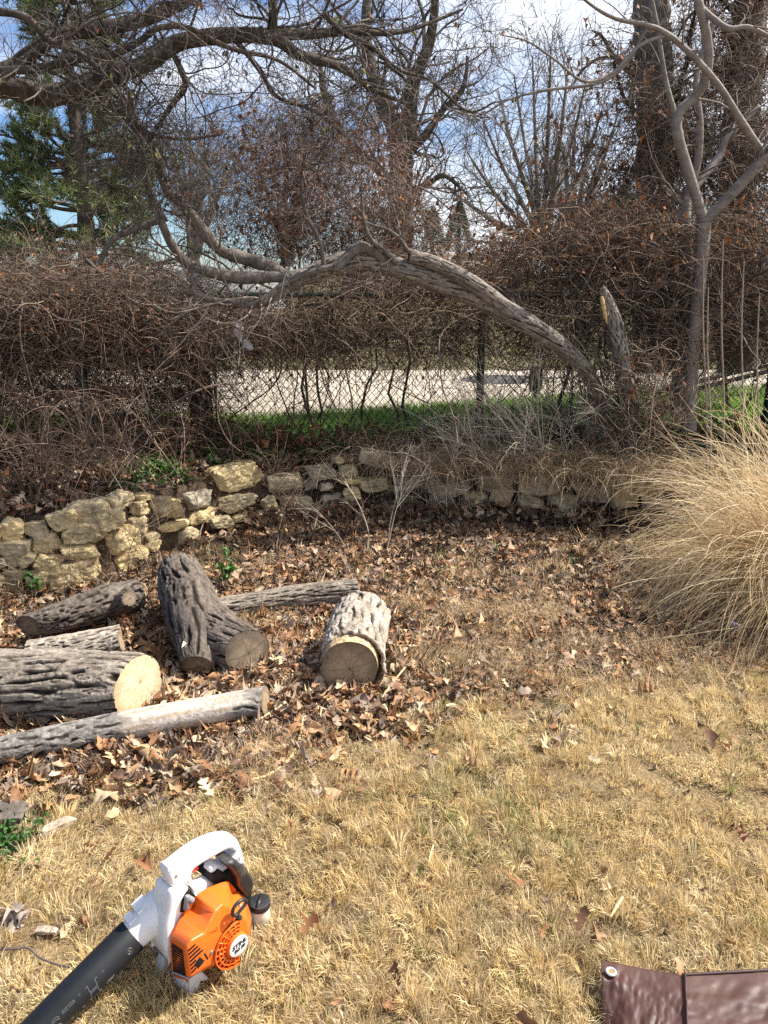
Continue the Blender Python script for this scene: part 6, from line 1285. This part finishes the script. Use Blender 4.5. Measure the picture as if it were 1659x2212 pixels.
text_part('lettering', 'BG 50', 0.0115, onface(ox + 0.0005, oz - 0.0075, 0.1146, ta), MT['black_print'], badge, 0.3, bold=0.0005)
e0, e1 = loc(850, 1135, 0.0985), loc(975, 1060, 0.0985)
text_part('lettering', 'STIHL', 0.013, onface((e0[0] + e1[0])/2, (e0[2] + e1[2])/2, 0.1004, math.atan2(e1[2] - e0[2], e1[0] - e0[0])), MT['orange'], shroud, 0.2, bold=0.0004, ext=0.0006)
c = loc(903, 1308, 0.1); cyl('screw', c + [0, 0.002, 0], c + [0, -0.003, 0], 0.0055, 0.005, MT['metal'], shroud, 18, rim=0.001)
# starter grip
pts = smooth_loop([loc(x, y, 0.112) for x, y in [(1112, 930), (1118, 880), (1160, 820), (1205, 790), (1240, 795), (1238, 830), (1195, 885), (1155, 935), (1130, 945)]], 40)
G = Geo(); pc = np.concatenate([pts, pts[:2]]); G.tubes(pc[None], 0.0042, 10); gr = G.build('starter_grip', MT['black_pl'], blower)
c0, c1 = loc(1178, 862, 0.113), loc(1196, 822, 0.113); cyl('grip_knot', c0, c1, 0.0045, 0.004, MT['tan_part'], gr, 14)
c0, c1 = loc(1190, 940, 0.10), loc(1170, 985, 0.10); cyl('starter_guide', c0, c1, 0.006, 0.007, MT['black_pl'], k=16)
# fuel tank
tb, tt_ = loc(1372, 1050, 0.0), loc(1397, 830, 0.0); tt_[0] = tb[0] = (tb[0] + tt_[0])/2
tank = cyl('fuel_tank', tb, tt_, 0.025, 0.025, MT['tank_pl'], k=40, rings=[(0, 0), (0, 0.016), (0.04, 0.021), (0.12, 0.0245), (0.9, 0.0255), (1, 0.024), (1, 0)])
cap = cyl('fuel_cap', tt_ - [0, 0, 0.003], tt_ + [0, 0, 0.014], 0.0275, 0.0265, MT['black_pl'], k=40, rim=0.002)
G = Geo(); G.box(tt_ + [0, 0, 0.0148], np.stack([nrm(np.array([0.8, 0.6, 0])), nrm(np.array([-0.6, 0.8, 0])), [0, 0, 1]]), (0.021, 0.0035, 0.003)); G.build('cap_grip', MT['black_pl'], cap)
# neck and tube
j = loc(120, 1140, -0.07); inn = loc(470, 800, -0.055); inn2 = loc(330, 930, -0.064)
far = np.array([-0.2646, 0.0846, 0.058]); ax = nrm(far - j)
neck = cyl('outlet_neck', inn, j + ax*0.004, 0.05, 0.036, MT['white_pl'], k=48, rings=[(0, 0), (0, 0.044), (0.35, 0.047), (0.62, 0.040), (0.82, 0.037), (1, 0.0362), (1, 0)])
def bumpbox(name, x, y, s, half, parent, mat):
    c = loc(x, y, s); e = nrm(np.cross(ax, [0, 0, 1.0])); u_ = np.cross(e, ax); u_ *= np.sign(u_[2]); bm = bmesh.new(); bmesh.ops.create_cube(bm, size=2)
    for v in bm.verts: v.co = Vector(c + ax*v.co.x*half[0] + e*v.co.y*half[1] + u_*v.co.z*half[2])
    bmesh.ops.bevel(bm, geom=list(bm.edges), offset=min(half)*0.55, segments=3, profile=0.5, affect='EDGES'); bmesh.ops.recalc_face_normals(bm, faces=bm.faces)
    me = bpy.data.meshes.new(name); bm.to_mesh(me); bm.free(); me.materials.append(mat); me.polygons.foreach_set('use_smooth', np.ones(len(me.polygons), bool)); me.set_sharp_from_angle(angle=R_(40)); link(bpy.data.objects.new(name, me), parent)
bumpbox('latch', 215, 855, -0.075, (0.011, 0.017, 0.008), neck, MT['white_pl']); bumpbox('latch_gap_shade', 262, 905, -0.055, (0.003, 0.009, 0.004), neck, MT['dark_void']); bumpbox('rib', 110, 985, -0.075, (0.006, 0.015, 0.007), neck, MT['white_pl'])  # shade of the gap under the latch is a solid black block
# seam along the neck top
end = j + ax*0.52
tube_ = cyl('blower_tube', j - ax*0.003, end, 0.0392, 0.033, MT['black_tube'], k=64, rings=[(0, 0.0365), (0.0, 0.0385), (0.004, 0.0396), (0.35, 0.038), (1, 0.032), (1, 0.029), (0.97, 0.0285)])
eS = nrm(np.cross(ax, [0, 0, 1.0])); eU = np.cross(eS, ax); eU *= np.sign(eU[2]); eS *= np.sign(-eS[1])
def wrap(t0, phi0, rfun):
    def f(a):
        t = t0 - a[:, 0]; r = rfun(t) + a[:, 2]; ph = phi0 + a[:, 1]/rfun(t)
        return j + ax*t[:, None] + (np.cos(ph)[:, None]*eS + np.sin(ph)[:, None]*eU)*r[:, None]
    return f
rt = lambda t: np.where(t < 0.183, 0.0401 - 0.0088*t, 0.0385 - 0.0178*(t - 0.183))
text_part('lettering', 'STIHL', 0.050, wrap(0.15, 0.10, rt), MT['grey_line'], tube_, 0.25, fill=False, bev=0.0005, space=1.25)
text_part('lettering', 'R', 0.009, wrap(0.022, 0.28, rt), MT['metal'], tube_, 0, fill=False, bev=0.0003)
an = np.linspace(0, 2*math.pi, 30); ringp = wrap(0.022, 0.28, rt)(np.stack([0.0068*np.cos(an), 0.0068*np.sin(an), 0*an], 1)); G = Geo(); G.tubes(ringp[None], 0.0004, 6); G.build('registered_ring', MT['metal'], tube_)
# intake louvres on the white housing and the feet
for k in range(9):
    t = k/8; a = loc(425 - 62*t, 1120 + 105*t, 0.0); b = loc(488, 1165 + 185*t, 0.0125) if False else loc(486 - 10*t, 1160 + 190*t, 0.0)
    a[1] = 0.075 - 0.0; b[1] = -0.008
    a = loc(420 - 60*min(1, t*1.1), 1115 + 150*t, -0.05); b = loc(482, 1165 + 195*t, -0.002); G = Geo(); dd = nrm(b - a)
    G.box((a + b)/2 + [-0.002, 0, 0], np.stack([dd, nrm(np.cross(dd, [0.6, 0, 1.0])), nrm(np.cross(dd, nrm(np.cross(dd, [0.6, 0, 1.0]))))]), (np.linalg.norm(b - a)/2, 0.004, 0.0018)); G.build('intake_slat', MT['grey_print'], blower, smooth=False)
MT['foot_pl'] = plain('light_grey_plastic', (0.52, 0.53, 0.55), 0.5, 0.4, 0.1, 200)
slab_part('foot', [[(672, 1738), (705, 1600), (715, 1560), (800, 1488), (860, 1545), (845, 1570), (775, 1580), (757, 1640), (748, 1725)]], 0.035, 0.062, 0.003, MT['foot_pl'], sref=0.055)
slab_part('foot', [[(400, 1560), (412, 1450), (430, 1345), (500, 1380), (505, 1520), (470, 1585)]], -0.06, -0.035, 0.004, MT['foot_pl'], sref=-0.036)
# base plate with the warning sticker, facing forward
pa, pb, pc_, pd = loc(512, 1612, -0.008), loc(680, 1735, 0.055), loc(692, 1568, 0.075), loc(512, 1500, -0.008)
plate = loft('base_plate', [p + np.array([0.03, 0, 0]) for p in (pa, pb, pc_, pd)], [pa, pb, pc_, pd], MT['foot_pl'], 0.002)
fn = nrm(np.cross(pb - pa, pd - pa)); fn *= -np.sign(fn[0])
def onplate(u0, u1, v0, v1, lift): return [(pa*(1 - u) + pb*u)*(1 - v) + (pd*(1 - u) + pc_*u)*v + fn*lift for u, v in ((u0, v0), (u1, v0), (u1, v1), (u0, v1))]
stk = mk('warning_label', np.array(onplate(0.08, 0.93, 0.10, 0.93, 0.0008)), [[[0, 1, 2, 3]]], MT['white_pl'], blower, smooth=False)
mk('warning_stripe', np.array(onplate(0.08, 0.93, 0.74, 0.92, 0.0013)), [[[0, 1, 2, 3]]], MT['orange'], stk, smooth=False)
for k in range(7):
    v = 0.17 + 0.075*k; mk('print_line', np.array(onplate(0.12, 0.86 - 0.09*(k % 3), v, v + 0.022, 0.0013)), [[[0, 1, 2, 3]]], MT['grey_print'], stk, smooth=False)

# ------------------------------------------------------------------ folded brown tarp
def tarp():
    root = thing('tarp', gnd(1480, 2150), 'folded brown woven plastic tarp with a metal eyelet lying on the lawn', 'tarp')
    m, t, b = base_mat('woven_tarp', 0.48, 0.35); c = N(t, 'ShaderNodeUVMap', uv_map='UVMap')
    mp_ = N(t, 'ShaderNodeMapping'); mp_.inputs['Scale'].default_value = (1, 1, 1); t.links.new(c.outputs[0], mp_.inputs[0])
    ck = N(t, 'ShaderNodeTexBrick'); ck.inputs['Scale'].default_value = 150; ck.inputs['Color1'].default_value = (1, 1, 1, 1); ck.inputs['Color2'].default_value = (0.7, 0.7, 0.7, 1); ck.inputs['Mortar'].default_value = (0, 0, 0, 1); ck.inputs['Mortar Size'].default_value = 0.03; ck.inputs['Brick Width'].default_value = 0.45; ck.inputs['Row Height'].default_value = 0.35
    t.links.new(mp_.outputs[0], ck.inputs['Vector'])
    bp = N(t, 'ShaderNodeBump'); bp.inputs['Strength'].default_value = 0.2; bp.inputs['Distance'].default_value = 0.0006; t.links.new(ck.outputs['Color'], bp.inputs['Height']); t.links.new(bp.outputs[0], b.inputs['Normal'])
    n = N(t, 'ShaderNodeTexNoise'); n.inputs['Scale'].default_value = 9; n.inputs['Detail'].default_value = 6; t.links.new(c.outputs[0], n.inputs['Vector'])
    r = ramp(t, [(0.060, 0.027, 0.022), (0.085, 0.042, 0.034)], [0.35, 0.7]); t.links.new(n.outputs['Fac'], r.inputs[0]); t.links.new(r.outputs[0], b.inputs['Base Color'])
    under = plain('tarp_underside', (0.36, 0.23, 0.17), 0.45, 0.5, 0.2, 120)
    def sheet(name, TL, TR, BL, BR, seed, wr, mat, nx_=90, ny_=70, edge=None):
        U, V = np.meshgrid(np.linspace(0, 1, nx_), np.linspace(0, 1, ny_), indexing='ij')
        P = (TL*(1 - U[..., None]) + TR*U[..., None])*(1 - V[..., None]) + (BL*(1 - U[..., None]) + BR*U[..., None])*V[..., None]
        w = np.abs(fbm(U*5 + seed + V*2.5, V*3.0 - U*1.5, 0, seed, 3) - 0.5)*1.6 - 0.3; w2 = fbm(U*3 + V*7, V*6 - U*6, 0, seed + 3, 3) - 0.5
        P[..., 2] += wr*(w*1.2 + w2*0.8)*(0.3 + 0.7*sm(0, 0.25, V)); 
        if edge is not None: P = edge(P, U, V)
        i = (np.arange(nx_ - 1)[:, None]*ny_ + np.arange(ny_ - 1)[None]).ravel(); uvv = np.stack([P[..., 0], P[..., 1]], -1).reshape(-1, 2)
        o = mk(name, P.reshape(-1, 3), [np.stack([i, i + 1, i + ny_ + 1, i + ny_], 1)], mat, None, uv=uvv); rebase(o, root)
        so = o.modifiers.new('thickness', 'SOLIDIFY'); so.thickness = 0.0015; return P
    z0 = 0.055
    a0, a1, b0, b1 = gnd(1298, 2074, z0), gnd(1480, 2108, z0 + 0.012), gnd(1312, 2330, z0 - 0.02), gnd(1490, 2340, z0 + 0.012)
    def crease(P, U, V): P[..., 2] += 0.012*np.exp(-((1 - U)/0.03)**2) - 0.02*sm(0.3, 0.0, U)*sm(0.1, 0.5, V) + 0.006*np.exp(-((V - 0.20)/0.05)**2)*sm(0.6, 0.1, U); return P
    sheet('front_fold', a0, a1, b0, b1, 5, 0.009, m, edge=crease)
    c0, c1, d0, d1 = gnd(1474, 2108, z0 + 0.004), gnd(1800, 2090, z0 + 0.012), gnd(1486, 2340, z0 + 0.004), gnd(1830, 2340, z0)
    sheet('back_fold', c0, c1, d0, d1, 9, 0.008, m)
    e0, e1, f0, f1 = gnd(1303, 2150, 0.03), gnd(1800, 2150, 0.03), gnd(1330, 2340, 0.012), gnd(1830, 2340, 0.012)
    sheet('under_fold', e0, e1, f0, f1, 12, 0.008, under)
    # hem along the top of the rear fold
    hp = np.linspace(0, 1, 30)[:, None]; G_ = Geo(); G_.tubes((c0*(1 - hp) + c1*hp + [0, 0.002, 0.001])[None], 0.0035, 8); o = G_.build('hem', MT['dark_hem'], None); rebase(o, root)
    ec = gnd(1320, 2099, z0 + 0.009); th = np.linspace(0, 2*math.pi, 33); rgp = ec + np.stack([0.0095*np.cos(th), 0.0095*np.sin(th), 0.003*np.cos(th)*0], 1)
    G_ = Geo(); G_.tubes(rgp[None], 0.0032, 12); o = G_.build('eyelet', MT['eyelet'], None); rebase(o, root)
    o = cyl('eyelet_hole', ec - [0, 0, 0.002], ec + [0, 0, 0.0005], 0.008, 0.008, MT['straw_hole'], None, 24, rim=0.0005); rebase(o, root)
MT['dark_hem'] = plain('tarp_hem', (0.05, 0.024, 0.022), 0.5, 0.4); MT['eyelet'] = plain('eyelet_metal', (0.82, 0.82, 0.85), 0.3, 0.5, metal=0.6); MT['straw_hole'] = plain('straw_in_hole', (0.3, 0.19, 0.07), 0.9, 0.1)
tarp()

# ------------------------------------------------------------------ things beyond and behind the fence
MT['old_board'] = noise_mat('weathered_board', [(0.10, 0.095, 0.088), (0.2, 0.19, 0.175), (0.28, 0.265, 0.245)], 9, 0.9, 0.4, 60, 0.004, stretch=(1, 1, 6))
root = thing('board_stack', at(265, 980, 5.85), 'pile of old grey boards seen through the vines behind the left part of the fence', 'boards')
for (x0, y0, x1, y1, hgt) in ((110, 845, 400, 850, 26), (190, 900, 400, 912, 20), (230, 925, 420, 935, 24), (215, 990, 395, 955, 44)):
    a, b = at(x0, y0, 5.8), at(x1, y1, 6.0); d = b - a; Ln = np.linalg.norm(d); d = d/Ln; n = nrm(np.cross(d, [0, 0, 1.0])); G = Geo(); G.box((a + b)/2, np.stack([d, n, np.cross(n, d)]), (Ln/2, 0.02, hgt/FP*6/2)); o = G.build('board', MT['old_board'], None, smooth=False); rebase(o, root)
root = thing('brick', at(205, 832, 5.8), 'red brick resting on the old grey boards behind the left fence', 'brick')
G = Geo(); G.box(at(205, 833, 5.8), rotz(0.1), (0.055, 0.045, 0.03)); o = G.build('block', plain('red_brick', (0.42, 0.12, 0.08), 0.9, 0.1, 0.3, 120, 0.2), None, smooth=False); rebase(o, root)
root = thing('choked_tree', at(432, 945, 5.7), 'dark reddish vine choked tree stem just behind the thin fence posts on the left', 'tree trunk')
log('x', [at(440, 965, 5.7), at(432, 880, 5.7), at(428, 780, 5.7), at(432, 680, 5.72), at(425, 620, 5.75)], [0.085, 0.075, 0.07, 0.06, 0.045], 261, ((0.02, 0.013, 0.01), (0.075, 0.045, 0.035), (0.13, 0.085, 0.066)), amp=0.012, across=0.025, along=0.15, parent=root, K=60, lump=0.15, part='trunk')
MT['black_metal'] = plain('black_metal', (0.015, 0.016, 0.018), 0.5, 0.4)
root = thing('metal_rail', at(1500, 880, 7.4), 'low black metal rail beside the drive behind the right end of the fence', 'rail')
for dz in (0, 0.05):
    o = tube1([at(1420, 862 - dz*300, 7.4), at(1560, 826 - dz*300, 7.6), at(1900, 745 - dz*300, 8.0)], 0.022, 10).build('bar', MT['black_metal']); rebase(o, root)
for px, Yv in ((1450, 7.44), (1750, 7.82)):
    t = at(px, 850 - (px - 1450)*0.24, Yv); o = tube1([(t[0], t[1], 0.3), t], 0.02, 8).build('post', MT['black_metal']); rebase(o, root)
root = thing('utility_box', at(1158, 870, 7.6), 'dark green utility box on a stub post beyond the fence under the leaning trunk', 'box')
c = at(1157, 818, 7.6); bm = bmesh.new(); bmesh.ops.create_cube(bm, size=2)
for v in bm.verts: v.co = Vector(c) + Vector((v.co.x*0.055, v.co.y*0.05, v.co.z*0.12))
bmesh.ops.bevel(bm, geom=list(bm.edges), offset=0.012, segments=3, affect='EDGES'); me = bpy.data.meshes.new('housing'); bm.to_mesh(me); bm.free(); me.materials.append(MT['green_paint']); o = link(bpy.data.objects.new('housing', me)); rebase(o, root)
o = tube1([(c[0], c[1], 0.36), (c[0], c[1], c[2] - 0.11)], 0.02, 10).build('stub_post', MT['black_metal']); rebase(o, root)
# houses over the hedge
MT['roof_grey'] = noise_mat('grey_shingle', [(0.16, 0.155, 0.15), (0.24, 0.235, 0.225)], 3, 0.95, 0.5, 8, 0.03, stretch=(1, 1, 4))
MT['roof_brown'] = noise_mat('brown_shingle', [(0.17, 0.13, 0.105), (0.25, 0.2, 0.165)], 3, 0.95, 0.5, 8, 0.03, stretch=(1, 1, 4))
MT['siding_w'] = noise_mat('pale_siding', [(0.55, 0.56, 0.58), (0.64, 0.65, 0.67)], 2, 0.7, 0.2, 4, 0.01, stretch=(0.2, 0.2, 14))
MT['siding_b'] = noise_mat('buff_brick', [(0.30, 0.22, 0.17), (0.4, 0.31, 0.25)], 12, 0.9, 0.3, 30, 0.01)
MT['glass'] = plain('dark_window', (0.03, 0.035, 0.045), 0.08, 0.5)
MT['trim_w'] = plain('white_trim', (0.7, 0.7, 0.7), 0.6, 0.3)
def house(name, label, x0, x1, y, dep, eave, ridge, wall_m, roof_m, wins):
    root = thing(name, ((x0 + x1)/2, y, 0.35), label, 'house')
    G_ = Geo(); G_.add([(x0, y, -0.3), (x1, y, -0.3), (x1, y + dep, -0.3), (x0, y + dep, -0.3), (x0, y, eave), (x1, y, eave), (x1, y + dep, eave), (x0, y + dep, eave), (x0, y + dep/2, ridge - 0.12), (x1, y + dep/2, ridge - 0.12)],
        [[[0, 1, 5, 4], [1, 2, 6, 5], [2, 3, 7, 6], [3, 0, 4, 7]], [[5, 6, 9], [7, 4, 8]]]); o = G_.build('wall', wall_m, smooth=False); rebase(o, root)
    ov, th = 0.45, 0.15; sl = (ridge - eave)/(dep/2); G_ = Geo()
    for sg in (0, 1):
        ye = y - ov if sg == 0 else y + dep + ov; ze = eave - ov*sl; yr = y + dep/2
        v = [(x0 - ov, ye, ze), (x1 + ov, ye, ze), (x1 + ov, yr, ridge), (x0 - ov, yr, ridge)]; v += [(a, b, c - th) for a, b, c in v]
        G_.add(v, [[[0, 1, 2, 3], [7, 6, 5, 4], [0, 4, 5, 1], [1, 5, 6, 2], [3, 2, 6, 7], [0, 3, 7, 4]]])
    ro_ = G_.build('roof', roof_m, smooth=False); rebase(ro_, root)
    for (wx, wz, ww, wh) in wins:
        G_ = Geo(); G_.box((wx, y - 0.02, wz), I3, (ww/2 + 0.08, 0.04, wh/2 + 0.08)); o = G_.build('window', MT['trim_w'], smooth=False); rebase(o, root)
        G_ = Geo(); G_.box((wx, y - 0.045, wz), I3, (ww/2, 0.03, wh/2)); p = G_.build('pane', MT['glass'], smooth=False); rebase(p, root); p.parent = o; p.matrix_parent_inverse = Matrix.Identity(4)
    return root, ro_
house('house', 'low pale house with a grey shingle roof behind the pine at the left', at(-260, 600, 27)[0], at(330, 600, 27)[0], 27, 8, 1.15 + 0.35, 2.1, MT['siding_w'], MT['roof_grey'], [(at(60, 600, 27)[0], 0.95, 1.2, 0.8), (at(240, 600, 27)[0], 0.95, 1.2, 0.8)])
house('garage', 'pale blue grey garage seen under the drooping limb left of the leaning trunk', at(415, 600, 22)[0], at(560, 600, 22)[0], 22, 6, 1.22, 1.75, MT['siding_w'], MT['roof_grey'], [])
r_, ro_ = house('house', 'brick house with a brown roof carrying two silver turbine vents', at(740, 560, 40)[0], at(1130, 560, 40)[0], 40, 9, 1.75, 2.65, MT['siding_b'], MT['roof_brown'], [(at(900, 600, 40)[0], 1.0, 1.4, 0.9), (at(1030, 600, 40)[0], 1.0, 1.4, 0.9)])
MT['alu'] = plain('bright_aluminium', (0.78, 0.78, 0.8), 0.4, 0.5, metal=0.3)
for px in (847, 882):
    b = at(px, 548, 44.5); b[2] = 2.55
    o = mk('turbine_vent', b + np.concatenate([np.stack([r*np.cos(np.arange(20)*0.31416), r*np.sin(np.arange(20)*0.31416), np.full(20, z)], 1) for z, r in ((0, .12), (.18, .12), (.2, .2), (.28, .26), (.38, .27), (.46, .22), (.52, .1), (.53, .001))]),
        [np.concatenate([np.stack([q*20 + np.arange(20), q*20 + (np.arange(20) + 1) % 20, (q + 1)*20 + (np.arange(20) + 1) % 20, (q + 1)*20 + np.arange(20)], 1) for q in range(7)])], MT['alu']); rebase(o, r_); o.parent = ro_
